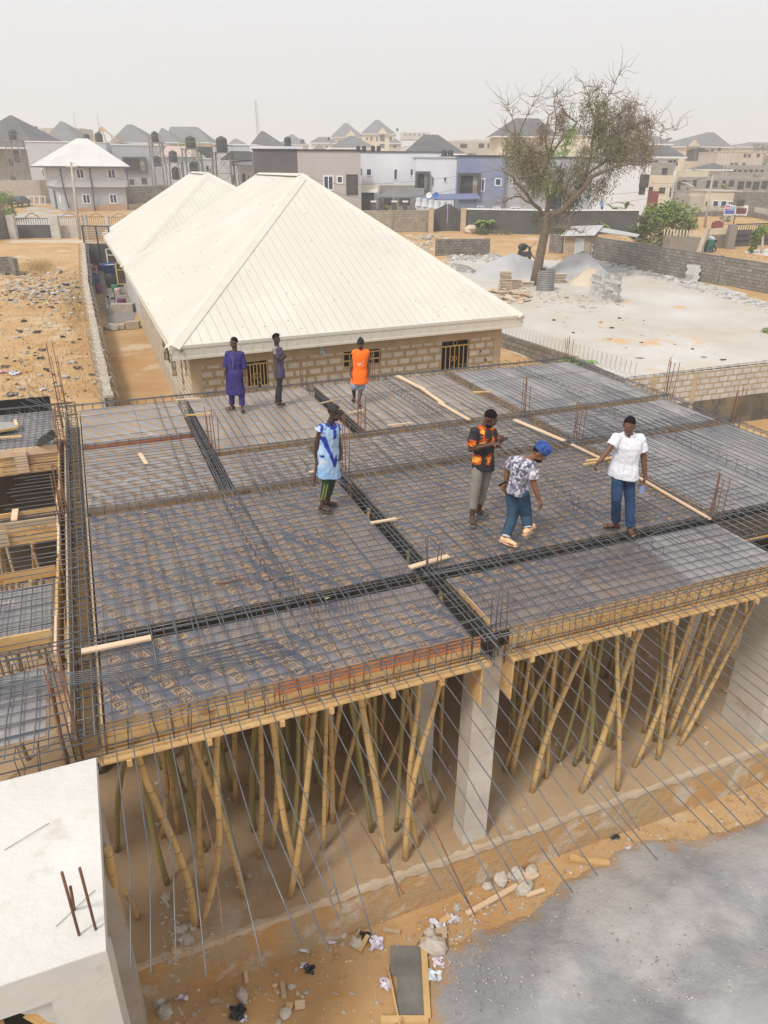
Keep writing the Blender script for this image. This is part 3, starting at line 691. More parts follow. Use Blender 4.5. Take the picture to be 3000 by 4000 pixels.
# fanned rods at the rear left corner
t = thing('rod_fan', 'bundle of long thin rods fanning out to the left from the rear left corner', 'rebar', B(-4.5, 9, 4.6))
for (x0, y0, x1, y1) in ((275, 1645, 80, 1515), (280, 1660, 105, 1500), (275, 1600, 60, 1545), (270, 1585, 150, 1495), (282, 1700, 60, 1605), (282, 1720, 75, 1610), (278, 1680, 80, 1570), (270, 1620, 100, 1560), (282, 1735, 90, 1660), (265, 1570, 110, 1520)):
    a = W(x0, y0, 4.62); bar(t, [a, (a + W(x1, y1, 5.0)) / 2 + Ve((0, 0, -.02)), W(x1, y1, 5.0)], .006)
for k in range(9):
    y = 1600 + k * 18; a = W(262, y, 4.6); b2 = W(283, y + 6, 4.6); bar(t, [a, (a + b2) / 2 + Ve((0, 0, .08)), b2, b2 + Ve((-.1, -.12, .0))], .006)
# ================================================================ bamboo props
def prop(b3, t3, label, r=.045, m=None, crook=.04, grp='bamboo props under the slab'):
    r *= .8; b3 = Ve(b3); t3 = Ve(t3); d = t3 - b3; L = d.length; n = 10
    s1 = d.cross(Ve((0, 0, 1)));
    if s1.length < 1e-3: s1 = Ve((1, 0, 0))
    s1.normalize(); s2 = s1.cross(d).normalized(); ph = ru(0, 6.28); am = crook * ru(.3, 1.2)
    def P(t): return b3 + d * t + s1 * am * math.sin(math.pi * t) * math.cos(ph) + s2 * am * math.sin(1.6 * math.pi * t) * math.sin(ph)
    pts = [P(i / n) for i in range(n + 1)]
    root = thing('bamboo_prop', label, 'bamboo prop', b3, grp)
    mb = MB(); mb.tube(pts, [r * (1.08 - .25 * i / n) for i in range(n + 1)], 8); part('culm', mb, m or (m_bam if rnd.random() < .6 else m_bamg), root)
    mb = MB(); t = ru(.02, .06)
    while t < .98:
        p = P(t); q = (P(min(1, t + .01)) - P(max(0, t - .01))).normalized(); rr = r * (1.08 - .25 * t)
        mb.tube([p - q * .011, p - q * .003, p + q * .006, p + q * .012], [rr * 1.01, rr * 1.10, rr * 1.08, rr * 1.0], 8, cap=False); t += ru(.09, .15) * 3 / L
    part('node_rings', mb, m_node, root)
    return root
def z7(x, y): return (x / 1.50818, 2900 + y / 1.50818)
def z8(x, y): return (1000 + x / 1.50818, 2900 + y / 1.50818)
def z6(x, y): return (2000 + x / 1.659, 2200 + y / 1.659)
PR = [(z7(840, 20), z7(1150, 1080), .056, 0, 'thick bowed prop, first of the front row left of the column'), (z7(1330, 0), z7(1185, 1080), .05, 0, 'straight prop crossing the bowed one at the far left front'),
      (z7(965, 0), z7(1210, 640), .042, 1, 'greenish prop behind the bowed one'), (z7(1160, 0), z7(1440, 910), .048, 0, 'crooked prop third from the left in front'), (z7(1210, 0), z7(1430, 810), .045, 1, 'green prop beside the crooked one'),
      (z7(760, 60), z7(690, 640), .05, 1, 'mottled green prop nearest the white slab'), (z7(940, 0), z7(955, 560), .042, 0, 'short looking prop deep at the left'), (z7(1500, 0), z7(1495, 520), .05, 1, 'dark green prop deep behind the crossing pair'),
      (z8(100, 0), z8(270, 850), .052, 0, 'knotty prop with pale upper part, middle of the left front'), (z8(320, 0), z8(200, 910), .05, 0, 'palest straight prop in the middle of the left front'), (z8(660, 0), z8(757, 700), .062, 0, 'thickest golden prop left of the column'),
      (z8(605, 0), z8(680, 525), .04, 1, 'slim green prop beside the thickest golden one'), (z8(375, 0), z8(408, 330), .05, 1, 'green prop deep between the pale and the thick one'), (z8(480, 0), z8(405, 470), .045, 0, 'leaning tan prop behind the palest one'),
      (z8(585, 0), z8(490, 400), .045, 0, 'brown forked prop deep in the left opening'), (z8(800, 30), z8(722, 250), .04, 0, 'short slanting prop deep before the column'), (z8(860, 0), z8(825, 520), .04, 1, 'green upright prop left of the two front leaners'),
      (z8(935, 0), z8(945, 610), .05, 0, 'orange brown prop near the column'), (z8(1000, 0), z8(880, 690), .05, 0, 'weathered grey prop leaning left near the column'), (z8(990, 60), z8(1050, 410), .04, 1, 'green prop leaning right near the column'),
      (z8(150, 0), z8(185, 400), .045, 1, 'green prop behind the knotty one'), (z8(250, 20), z8(210, 640), .042, 1, 'olive prop between knotty and pale ones'),
      (z6(255, 570), z6(0, 1370), .055, 0, 'long pale prop just right of the column'), (z6(475, 510), z6(130, 1480), .056, 0, 'long knotty prop right of the column leaning left'), (z6(600, 500), z6(405, 1310), .045, 1, 'dark green slanting prop behind the knotty one'),
      (z6(870, 420), z6(450, 1480), .062, 0, 'thick pale prop in the middle of the right opening'), (z6(700, 450), z6(680, 1470), .045, 0, 'crooked upright stick crossing the thick pale prop'), (z6(775, 480), z6(655, 1205), .042, 0, 'slim prop behind the crooked stick'),
      (z6(960, 400), z6(925, 1150), .046, 1, 'upright green prop in the right opening'), (z6(1035, 370), z6(945, 1270), .05, 0, 'upright knotty prop right of the green one'), (z6(1180, 340), z6(790, 1320), .045, 0, 'most slanting prop of the right opening'),
      (z6(1250, 310), z6(1010, 1000), .046, 0, 'leaning prop behind the most slanting one'), (z6(1360, 290), z6(1005, 1130), .056, 0, 'smooth pale prop leaning left at the right'), (z6(1430, 270), z6(1085, 1115), .05, 0, 'leaning prop just right of the smooth pale one'),
      (z6(1610, 240), z6(1085, 1180), .045, 0, 'thin diagonal prop crossing the others at the right'), (z6(1500, 250), z6(1480, 705), .045, 0, 'short looking upright prop at the right'), (z6(1640, 270), z6(1520, 720), .05, 0, 'rightmost prop before the dark column'),
      (z6(1250, 400), z6(1200, 1050), .045, 0, 'upright tan prop in front of the inner column'), (z6(590, 480), z6(560, 1150), .04, 1, 'slim green upright prop left of the crooked stick'), (z6(120, 590), z6(130, 1030), .04, 0, 'upright prop deep right of the column'),
      (z6(350, 540), z6(160, 1210), .042, 1, 'green slanting prop behind the long pale one'), (z6(225, 600), z6(185, 1240), .04, 1, 'olive prop behind the long pale one'), (z6(0, 640), z6(5, 1240), .045, 1, 'green prop touching the column on its right')]
for top, bot, r, g, lb in PR:
    b3 = W(*bot, .84); ub, vb = uv(b3)
    t1 = WV(*top, vb); dz = t1.z - b3.z; t3 = b3 + (t1 - b3) * ((4.1 - .84) / dz)
    lean = math.hypot(t3.x - b3.x, t3.y - b3.y)
    prop(b3, t3, lb, r, m_bamg if g else m_bam, .1)
k = 0
rr = random.Random(3)
for u0, u1 in ((-4.1, -.2), (.3, 4.7)):
    for row, v in enumerate((-.5, .35, 1.0, 1.7, 2.4, 3.1)):
        n = 8 if row < 3 else 7
        for i in range(n):
            u = u0 + (u1 - u0) * (i + rr.uniform(.15, .85)) / n; vv = v + rr.uniform(-.25, .25)
            prop(B(u, vv, .84), B(u + rr.uniform(-.35, .35), vv + rr.uniform(-.2, .2), 4.38 if row else 4.1), 'one of the shaded bamboo props deep under the main deck', rr.uniform(.036, .05), None, .06, 'shaded bamboo props deep under the deck')
def zl(x, y): return (x / 3.16, 1550 + y / 3.16)
for top, bot, lb in ((zl(0, 1850), zl(110, 2215), 'yellow prop standing left in the lower annex pit'), (zl(405, 1790), zl(440, 2215), 'yellow prop standing right in the lower annex pit')):
    a = W(*top, 3.8); b_ = W(*bot, 2.6); prop(b_ + (b_ - a) * 1.2, a, lb, .05, m_bam, .03)
for i in range(16):
    u, v = rr.uniform(-8, -4.9), rr.choice([rr.uniform(4.3, 7), rr.uniform(2.1, 3.5)])
    prop(B(u, v, .3), B(u + rr.uniform(-.3, .3), v + rr.uniform(-.2, .2), 4.0), 'one of the dark props in the annex pits', .045, m_wood4, .03, 'dark props in the annex pits')
prop(W(*z7(770, 1390), .5), W(*z7(640, 640), 3.4), 'prop leaning behind the corner of the white slab', .06, m_bam, .03)
prop(W(*z7(805, 1030), .84), W(*z7(735, 870), 1.9), 'stub of bamboo leaning on the left column', .05, m_bam, .01)
# annex floor & rear wall so that the pits read as rooms
mb = MB(); mb.prism([tuple(B(*q)[:2]) for q in ((-9, 1.6), (-4.8, 1.6), (-4.8, 9.9), (-9, 9.9))], -.2, .3); struct(mb.obj('annex_floor', m_floor))
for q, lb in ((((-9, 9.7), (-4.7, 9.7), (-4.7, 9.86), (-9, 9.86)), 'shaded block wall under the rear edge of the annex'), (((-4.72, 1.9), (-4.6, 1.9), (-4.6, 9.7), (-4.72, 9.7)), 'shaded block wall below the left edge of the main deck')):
    mb = MB(); mb.prism([tuple(B(*p)[:2]) for p in q], .25, 3.75); tag(mb.obj('block_wall', m_shade), lb, 'wall')  # wall colour is near black to carry the shade of the pits
# ================================================================ finished white slab at the lower left
ws = thing('concrete_canopy', 'finished pale concrete slab with a deep front edge and a broken lower corner', 'concrete slab', B(-5, -3, 4.0))
mb = MB(); mb.prism([tuple(B(*q)[:2]) for q in ((-10, -3.86), (-4.36, -3.86), (-4.35, -1.84), (-10, -1.84))], 4.27, 4.42); part('slab', mb, m_white, ws)
mb = MB(); mb.prism([tuple(B(*q)[:2]) for q in ((-10, -3.863), (-4.357, -3.863), (-4.357, -3.64), (-10, -3.64))], 4.08, 4.415); part('fascia', mb, m_fascia, ws)
mb = MB(); mb.prism([tuple(B(*q)[:2]) for q in ((-4.60, -3.64), (-4.38, -3.64), (-4.38, -1.9), (-4.60, -1.9))], 4.12, 4.268); part('edge_beam', mb, m_fascia, ws)
mb = MB(); mb.prism([tuple(B(*q)[:2]) for q in ((-4.78, -3.86), (-4.36, -3.86), (-4.36, -3.5), (-4.78, -3.5))], -.2, 4.078); part('column', mb, m_fascia, ws)
mb = MB(); mb.prism([tuple(B(*q)[:2]) for q in ((-4.72, -1.9), (-4.42, -1.9), (-4.42, -1.5), (-4.72, -1.5))], -.2, 3.98); part('column', mb, m_conc, ws)
mb = MB()      # broken shutter fringe under the fascia
pts = [(-4.79, 4.08), (-4.79, 3.72), (-4.86, 3.80), (-4.90, 3.92), (-4.98, 3.96), (-5.05, 4.05), (-5.15, 4.08)]
mb.poly([B(u, -3.80, z) for u, z in pts]); mb.poly([B(u, -3.77, z) for u, z in reversed(pts)]); part('plaster_fringe', mb, m_fascia, ws)
mb = MB(); pts = [(-4.80, 3.8), (-4.80, 3.5), (-4.88, 3.66), (-4.94, 3.80), (-5.0, 3.92), (-4.94, 3.98), (-4.88, 3.88)]
mb.poly([B(u, -3.79, z) for u, z in pts]); mb.poly([B(u, -3.76, z) for u, z in reversed(pts)]); part('broken_board', mb, m_wood, ws)
mb = MB(); mb.prism([tuple(B(*q)[:2]) for q in ((-10, -3.2), (-4.9, -3.2), (-4.9, -3.1), (-10, -3.1))], -.2, 3.4); part('shade_backing', mb, m_dark, ws)  # near-black sheet added as the shade beneath the slab
for a, b_, lb in (((-5.6, -3.7, 0), (-5.5, -3.6, 3.9), 'bamboo under the white slab, left one'), ((-5.15, -3.6, 0), (-5.25, -3.5, 3.9), 'bamboo under the white slab, right one')): prop(B(*a), B(*b_), lb, .05, m_bam, .02)
t = thing('starter_bars', 'three rusty bars standing on the finished white slab', 'rebar', W(*z7(470, 1140), 4.42), 'rusty starter bars sticking up from the columns')
for (x0, y0, x1, y1, h) in ((470, 1145, 365, 765, .75), (440, 990, 415, 850, .55), (567, 1110, 470, 740, .8)):
    a = W(*z7(x0, y0), 4.40); u_, v_ = uv(a); d = ray(*z7(x1, y1)); tt = (4.42 + h - ZC) / d.z; b_ = CAM + d * tt; bar(t, [a, (a + b_) / 2, b_], .011, m_rust)
for (p, q, c) in (((25, 635), (290, 475), 1), ((330, 1085), (560, 870), 2)):
    a = W(*z7(*p), 4.43); b_ = W(*z7(*q), 4.43); o = thing('wire', 'thin binding wire lying on the white slab, ' + ('upper one' if c == 1 else 'lower curled one'), 'wire', a); bar(o, [a, (a + b_) / 2 + Ve((.03, .02 * c, .01)), b_], .0025, m_steel2, 'strand')
# ================================================================ debris on the near ground
def rock(px, py, r, label, m=None, z=None, name='stone', fl=.6, grp='stones and concrete lumps on the near ground'):
    r *= .85; c = WG(px, py); mb = MB(); mb.blob((0, 0, r * fl * .6), r, r * ru(.6, .9), r * fl, 0, None, .2, 9, 6); o = mb.obj(name, m or m_conc, None, c); o.rotation_euler.z = ru(0, 6); tag(o, label, name, grp); return o
def stick(p0, p1, w, h, label, m=None, name='wood_offcut', grp='wood offcuts on the near ground'):
    a = WG(*p0); b_ = WG(*p1); a.z += h * .5 + .03; b_.z += h * .5 + .03; mb = MB(); mb.beam(a, b_, w, h); o = link(name, mb.mesh(name, m or m_wood)); tag(o, label, name.replace('_', ' '), grp); return o
def scrap(px, py, s, label, m, name='plastic_scrap', z=None):
    s *= .8
    c = WG(px, py) if z is None else W(px, py, z); mb = MB(); n = 6; P = []
    for i in range(n):
        for j in range(n):
            P.append((c.x + (i / (n - 1) - .5) * s + ru(-.12, .12) * s, c.y + (j / (n - 1) - .5) * s * .9 + ru(-.12, .12) * s, c.z + .015 + ru(0, .28) * s))
    mb.v = P
    for i in range(n - 1):
        for j in range(n - 1):
            if rnd.random() < .9: mb.face([i * n + j, (i + 1) * n + j, (i + 1) * n + j + 1, i * n + j + 1])
    o = link(name, mb.mesh(name, m)); tag(o, label, 'rubbish'); return o
m_bagw = mat('pale plastic film', (.62, .62, .66), (.45, .43, .55), 9, .35); m_bagp = mat('violet printed sachet', (.52, .42, .55), (.75, .72, .78), 14, .4); m_bagb = mat('blue white bag', (.5, .6, .68), (.7, .73, .75), 8, .4)
for x, y, r, lb in ((z8(1440, 815) + (.17, 'squared grey block by the sand heap')), (z8(1530, 790) + (.17, 'tall grey block leaning behind the squared one')), (z8(1580, 875) + (.18, 'pointed grey block right of the plank')), (z8(1365, 855) + (.10, 'small grey block left of the squared one')),
                    (z8(1620, 770) + (.14, 'half buried block by the black bag')), (z8(1045, 1215) + (.22, 'broad flat slab piece at the corner of the mortar board')), (z8(1025, 1130) + (.10, 'wedge of concrete above the flat slab piece')), (z8(1180, 980) + (.08, 'small wedge by the red stick')),
                    (z8(590, 1190) + (.11, 'upright grey stone in the rubbish strip')), (z8(520, 1130) + (.10, 'round grey stone in the rubbish strip')), (z8(725, 1035) + (.10, 'angular stone under the bar ends')), (z8(175, 1600) + (.10, 'angular pale stone at the bottom edge')), (z8(210, 1445) + (.06, 'oval pebble on the brown earth')),
                    (z8(295, 1150) + (.10, 'grey lump beside the pale bag')), (z7(1430, 1500) + (.14, 'flat triangular tile shard')), (z7(940, 1520) + (.13, 'round stone at the slab corner')), (z7(975, 1590) + (.12, 'lower stone of the pair at the slab corner')), (z7(1110, 1390) + (.08, 'stone under the plinth corner')), (z7(1175, 1375) + (.06, 'small stone right under the plinth')), (z8(245, 1485) + (.05, 'tiny pebble on the brown earth'))): rock(x, y, r, lb)
for p, q, w, h, lb, m in ((z8(1240, 1025), z8(1659, 790), .07, .04, 'long batten along the edge of the sand heap', m_wood2), (z8(1560, 820), z8(1635, 775), .08, .05, 'short block of wood on the long batten', m_wood2), (z8(1590, 915), z8(1700, 880), .06, .03, 'pale slat right of the pointed block', m_wood2), (z8(1085, 1075), z8(1140, 1040), .07, .04, 'red brown stick by the pale bags', m_wood),
                          (z8(345, 1035), z8(345, 1120), .12, .03, 'upright yellow board piece under the plinth', m_wood), (z8(375, 1140), z8(420, 1105), .06, .03, 'yellow chip beside the upright board', m_wood), (z8(395, 1170), z8(435, 1115), .05, .03, 'thin yellow chip by the sachet', m_wood), (z8(610, 1240), z8(660, 1150), .06, .03, 'orange brown split stick', m_wood),
                          (z8(230, 1565), z8(290, 1555), .09, .04, 'short pale block near the bottom edge', m_wood2), (z8(180, 1560), z8(220, 1565), .06, .03, 'small block beside the pale one', m_wood), (z8(1115, 1659), z8(1175, 1560), .06, .04, 'batten standing out of the grey sand', m_wood), (z8(750, 1110), z8(850, 1130), .05, .02, 'curved bark strip by the bar ends', m_wood4), (z8(155, 1420), z8(170, 1520), .06, .02, 'pale lath on the brown earth', m_wood4),
                          (z8(1055, 1130), z8(1110, 1125), .07, .04, 'pale stick among the bags', m_wood4), (z8(1110, 1170), z8(1110, 1100), .06, .03, 'second pale stick among the bags', m_wood4), (z7(1445, 1310), z7(1455, 1430), .05, .02, 'pale stick on the earth under the bars', m_wood2), (z7(1310, 1375), z7(1355, 1350), .05, .02, 'short splinter under the bars', m_wood2),
                          ((2222, 3360), (2380, 3385), .09, .05, 'yellow batten on the bank at the right', m_wood), (z8(580, 1170), z8(635, 1070), .02, .02, 'thin twig in the rubbish strip', m_wood4), (z8(940, 1200), z8(980, 1140), .02, .02, 'thin twig above the mortar board', m_wood4), (z7(1240, 1540), z7(1300, 1530), .05, .02, 'faded slat by the triangular shard', m_wood4)): stick(p, q, w, h, lb, m)
for x, y, s, lb, m in ((z8(265, 1195) + (.34, 'crumpled pale blue bag pinned by a bar end', m_bagb)), (z8(225, 1165) + (.2, 'black bag behind the pale blue one', m_black)), (z8(350, 1145) + (.2, 'black bag under the yellow chips', m_black)), (z8(445, 1165) + (.2, 'violet and white sachet', m_bagp)), (z8(655, 1160) + (.22, 'black bag around the split stick', m_black)),
                       (z8(715, 1195) + (.26, 'dusty violet sachet in the rubbish strip', m_bagp)), (z8(1075, 1100) + (.28, 'clear bag by the mortar board', m_bagw)), (z8(1155, 1050) + (.22, 'clear sachet standing in the sand', m_bagw)), (z8(1050, 1385) + (.24, 'blue white water sachet on the sand', m_bagb)), (z8(1075, 1305) + (.18, 'faded brown sachet on the sand', m_bagp)),
                       (z8(765, 1430) + (.2, 'grey violet sachet left of the mortar board', m_bagp)), (z8(1085, 890) + (.1, 'small white paper under the bars', m_bagw)), (z8(1140, 852) + (.1, 'curled white scrap under the bars', m_bagw)), (z8(1355, 968) + (.1, 'white scrap on the batten', m_bagw)), (z8(1475, 755) + (.22, 'black bag behind the blocks', m_black)),
                       (z7(1400, 1600) + (.24, 'black bag on the earth at the bottom', m_black)), (z8(315, 1345) + (.16, 'torn black scrap on brown earth', m_black)), (z8(280, 1320) + (.12, 'torn grey scrap on brown earth', m_bagw)), (z7(1070, 1500) + (.2, 'muddy sachet by the round stones', m_bagp)), (z7(1050, 1430) + (.2, 'muddy violet bag by the plinth', m_bagp)), ((2440, 3360) + (.15, 'pink sachet on the bank', m_bagp)), ((2400, 3270) + (.2, 'black bag on the earth bank', m_black)),
                       ((2915, 3310) + (.13, 'dark cloth scrap on the grey sand', m_black)), ((2550, 3390) + (.14, 'sachet at the edge of the grey sand', m_bagp)), ((2455, 3320) + (.12, 'white scrap on the bank', m_bagw)), ((950, 4180 - 200) + (.12, 'white scrap at the bottom', m_bagw))): scrap(x, y, s, lb, m)
# mortar board with its battens
mbd = thing('mortar_board', 'dark wet mortar mixing patch framed by thin battens', 'mortar board', WG(*z8(890, 1500)))
q = [WG(*z8(*p)) + Ve((0, 0, .035)) for p in ((830, 1640), (1000, 1640), (975, 1210), (790, 1205), (792, 1380), (830, 1390))]
mb = MB(); mb.poly(q); part('mortar', mb, mat('wet mortar', (.13, .125, .115), (.20, .19, .17), 2, .7, .5, 20), mbd)
for p, r_, w in (((985, 1165), (1010, 1640), .08), ((735, 1648), (1015, 1648), .08), ((775, 1330), (850, 1700), .02)):
    a = WG(*z8(*p)) + Ve((0, 0, .05)); b_ = WG(*z8(*r_)) + Ve((0, 0, .05)); part('batten', MB().beam(a, b_, w, .04), m_wood, mbd)
# small loose rubble that nobody could count
def scatter(name, n, fn, mats, smin, smax, seed, kinds=(0, 1), zf=None, flat=.5):
    g = random.Random(seed); mb = MB(); c = 0; tr = 0
    while c < n and tr < n * 12:
        tr += 1; p = fn(g)
        if p is None: continue
        s = smin + (smax - smin) * g.random() ** 2.5; mi = g.randrange(len(mats)); k = g.choice(kinds)
        z = G(p[0], p[1]) if zf is None else (sandz(p[0], p[1]) if zf == 's' else zf)
        if k == 0: mb.blob((p[0], p[1], z + s * .25), s, s * g.uniform(.6, 1), s * flat, mi, g, .3, 5, 3)
        elif k == 1:
            a = g.uniform(0, 6.28); l = s * g.uniform(1, 2.4); w_ = s * g.uniform(.15, .5); d = Ve((math.cos(a) * l, math.sin(a) * l, g.uniform(-.15, .3) * s)); e = Ve((-math.sin(a) * w_, math.cos(a) * w_, 0)); mb.box((p[0], p[1], z + .01), d, e, (0, 0, w_ * .4), mi)
        else:
            P = [Ve((p[0] + g.uniform(-s, s), p[1] + g.uniform(-s, s), z + .01 + g.uniform(0, s * .6))) for _ in range(4)]
            mb.poly([P[0], P[1], P[2]], mi); mb.poly([P[1], P[3], P[2]], mi)
        c += 1
    o = link(name, mb.mesh(name, mats)); o['kind'] = 'stuff'; return o
SP = [(o_.co.x, o_.co.y, o_.co.z) for o_ in bpy.data.objects['stone_dust_spread'].data.vertices]; SG = {}
for q_ in SP: SG[(round(q_[0] * 3), round(q_[1] * 3))] = q_[2]
def sandz(x, y): return SG.get((round(x * 3), round(y * 3)), G(x, y) - .1)
def near_ground(g):
    u, v = g.uniform(-4.2, 9), -1.55 - abs(g.gauss(0, .8)); 
    if v < -4.8: return None
    p = B(u, v); return (p.x, p.y)
m_gpeb = mat('grey grit', (.19, .19, .20), (.27, .27, .275), 9); m_pebble = mat('grey pebbles', (.36, .32, .27), (.52, .46, .38), 5); m_chip = mat('wood chips', (.55, .37, .18), (.66, .48, .28), 5)
scatter('gravel_litter', 1500, near_ground, [m_pebble, m_pebble, m_chip, m_plinth], .008, .045, 11)
def sandy(g):
    p = WG(g.uniform(1750, 3000), g.uniform(3250, 4000)); return (p.x, p.y)
def sandedge(g):
    a = g.choice(SE); b_ = SE[min(len(SE) - 1, SE.index(a) + 1)]; p = a.lerp(b_, g.random()); return (p.x + g.gauss(0, .35), p.y + g.gauss(0, .35))
SE = [WG(*q) for q in ((1660, 3950), (1660, 3760), (1740, 3680), (1900, 3560), (2150, 3400), (2500, 3310), (2720, 3230), (2990, 3130))]
scatter('grey_grit', 1500, sandedge, [m_greysand, m_pebble], .01, .04, 15)
def infloor(g): p = B(g.uniform(-4.4, 8), g.uniform(-1.4, 3.4)); return (p.x, p.y)
scatter('sand_gravel', 2200, sandy, [m_pebble, m_conc, m_gpeb], .006, .02, 16, (0,), zf='s')
scatter('floor_litter', 520, infloor, [m_pebble, m_chip, m_conc], .01, .06, 12, zf=.845)
def corner(g): p = B(-4.1 + abs(g.gauss(0, .3)), -1.2 + g.gauss(0, .35)); return (p.x, p.y)
scatter('corner_rubble', 110, corner, [m_pebble, m_conc, m_chip], .02, .075, 14, zf=.845)
def ondeck(g): p = B(g.uniform(-4.1, 8.7), g.uniform(-1.3, 9.4)); return (p.x, p.y)
scatter('deck_splinters', 170, ondeck, [m_wood2, m_wood2, m_bagw], .008, .04, 13, (1, 2), zf=4.505)
# ================================================================ bungalow with two cream hipped roofs
m_roof = wavy('cream ribbed roofing', (.585, .555, .485), (.635, .605, .54), .30, .5, .55, True)
m_cap = mat('cream ridge cap', (.64, .60, .52), (.60, .56, .48), 2, .5)
m_screw = mat('roof screw washer', (.30, .22, .16), None)
ZE = 4.8
bung = thing('bungalow', 'long block bungalow with two cream ribbed hipped roofs and yellow burglar bars', 'house', W(669, 1365, ZE) - Ve((0, 0, 3.4)))
A1, B1, C1, D1 = W(669, 1357, ZE), W(2045, 1232, ZE), W(482, 1040, ZE), W(398, 913, ZE)
R1, R0 = W(1184, 682, 9.22), W(1013, 677, 9.12)
nAB = (B1 - A1).normalized(); mAC = (C1 - A1).normalized(); E1 = B1 + mAC * 19.5; E2 = E1 + mAC * 20
S1_, S0_ = W(812, 676, 9.1), W(752, 672, 9.1)
C2 = C1 + nAB * 14; D2 = D1 + nAB * 16
def slope(mb, pts, eave0, eave1, m=0):
    ax = (eave1 - eave0).normalized(); n = (pts[1] - pts[0]).cross(pts[-1] - pts[0]).normalized(); ay = n.cross(ax)
    mb.poly(pts, m, [((p - eave0).dot(ax), (p - eave0).dot(ay)) for p in pts])
    # screws
def roofthing(nm, A, Bp, C, E, Rf, Rb):
    mb = MB()
    slope(mb, [A, Bp, Rf], A, Bp); slope(mb, [C, A, Rf, Rb], C, A); slope(mb, [Bp, E, Rb, Rf], Bp, E); slope(mb, [E, C, Rb], E, C)
    o = part('roof', mb, m_roof, bung)
    mb = MB()
    for a, b_ in ((A, Rf), (Bp, Rf), (Rf, Rb), (C, Rb), (E, Rb)):
        d = (b_ - a); L = d.length; d.normalize(); s = d.cross(Ve((0, 0, 1))).normalized(); up = Ve((0, 0, 1))
        n1 = (s * .25 - up * .10); n2 = (-s * .25 - up * .10); k = int(L / .3)
        o1 = a + up * .05; o2 = b_ + up * .05
        mb.poly([o1, o2, o2 + n1, o1 + n1]); mb.poly([o1, o1 + n2, o2 + n2, o2])
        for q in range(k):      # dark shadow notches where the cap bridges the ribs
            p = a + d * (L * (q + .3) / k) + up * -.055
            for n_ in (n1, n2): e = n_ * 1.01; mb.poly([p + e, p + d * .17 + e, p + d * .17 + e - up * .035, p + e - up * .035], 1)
    part('ridge_cap', mb, [m_cap, m_dark], o)
    return o
ro1 = roofthing('front', A1, B1, C1, E1, R1, R0)
ro2 = roofthing('rear', C1 - Ve((0, 0, .02)), C2 + mAC * .3, D1, D2, S1_, S0_)
# screw heads
mb = MB(); gs = random.Random(5)
for (P0, P1_, P2_) in ((A1, B1, R1), (C1, A1, R1), (C1, R1, R0)):
    for i in range(34):
        a, b_ = gs.random(), gs.random()
        if a + b_ > 1: a, b_ = 1 - a, 1 - b_
        p = P0 + (P1_ - P0) * a + (P2_ - P0) * b_; n = (P1_ - P0).cross(P2_ - P0).normalized(); n = n if n.z > 0 else -n
        mb.tube([p, p + n * .02], .016, 6)
part('roof_screws', mb, m_screw, ro1)
# fascia of ribbed sheet under the eaves
def fascia(a, b_, h=.36, lip=.1):
    d = (b_ - a).normalized(); s = d.cross(Ve((0, 0, 1))).normalized(); mb = MB(); L = (b_ - a).length
    mb.box(a + s * .02 - Ve((0, 0, .07)), b_ - a, s * -.05, (0, 0, .09)); mb.box(a - Ve((0, 0, h)), b_ - a, s * -.04, (0, 0, h - .07))
    mb.box(a + s * .03 - Ve((0, 0, h + .03)), b_ - a, s * -.09, (0, 0, .07))
    k = .15
    while k < L: mb.box(a + d * k + s * .012 - Ve((0, 0, h)), d * .05, s * -.03, (0, 0, h - .07), 0); k += .36
    return part('fascia', mb, m_cap, bung)
fascia(A1, B1); fascia(C1, A1, .18); fascia(D1, C1, .18); fascia(B1, E1, .25)
# walls
IN = .55
wa = A1 + nAB * IN + mAC * IN; wb = B1 - nAB * IN + mAC * IN; wc = C1 + nAB * IN; wdn = D1 + nAB * IN
def wallbox(a, b_, th, z0, z1, nm, m, side, parent=bung, holes=()):
    """wall face from a to b with rectangular holes (s0,s1,z0,z1); side = direction of thickness"""
    d = (b_ - a); d.z = 0; L = d.length; d.normalize(); s = Ve(side); s.z = 0; s.normalize()
    a = Ve((a.x, a.y, 0)); xs_ = sorted({0, L, *[h[0] for h in holes], *[h[1] for h in holes]}); mb = MB()
    for x0, x1 in zip(xs_, xs_[1:]):
        zz = [z0]
        for h in sorted(holes, key=lambda h: h[2]):
            if h[0] <= x0 + 1e-6 and h[1] >= x1 - 1e-6: zz += [h[2], h[3]]
        zz.append(z1)
        for k in range(0, len(zz), 2):
            if zz[k + 1] - zz[k] > .01:
                P = [a + d * x0, a + d * x1]; lo, hi = zz[k], zz[k + 1]; U = lambda x, z: (x, z)
                q = [(P[0].x, P[0].y, lo), (P[1].x, P[1].y, lo), (P[1].x, P[1].y, hi), (P[0].x, P[0].y, hi)]
                mb.poly(q, 0, [(x0, lo), (x1, lo), (x1, hi), (x0, hi)])
                q2 = [tuple(Ve(p) + s * th) for p in q]; mb.poly(list(reversed(q2)), 0)
                mb.poly([q[3], q[2], q2[2], q2[3]], 0); mb.poly([q[1], q[0], q2[0], q2[1]], 0); mb.poly([q[0], q[3], q2[3], q2[0]], 0); mb.poly([q[2], q[1], q2[1], q2[2]], 0)
    return part(nm, mb, m, parent), a, d
Z0B = 1.1; ZT = 4.62
def sAt(px, py, a, d):      # distance along wall a + d*s hit by the pixel's ray, and height
    r_ = ray(px, py); n = Ve((-d.y, d.x, 0)); t = ((a - CAM).dot(n)) / (r_.dot(n)); p = CAM + r_ * t; return (p - a).dot(d), p.z
fa = Ve((wa.x, wa.y, 0)); fd = (wb - wa); fd.z = 0; FL = fd.length; fd.normalize()
hol = []
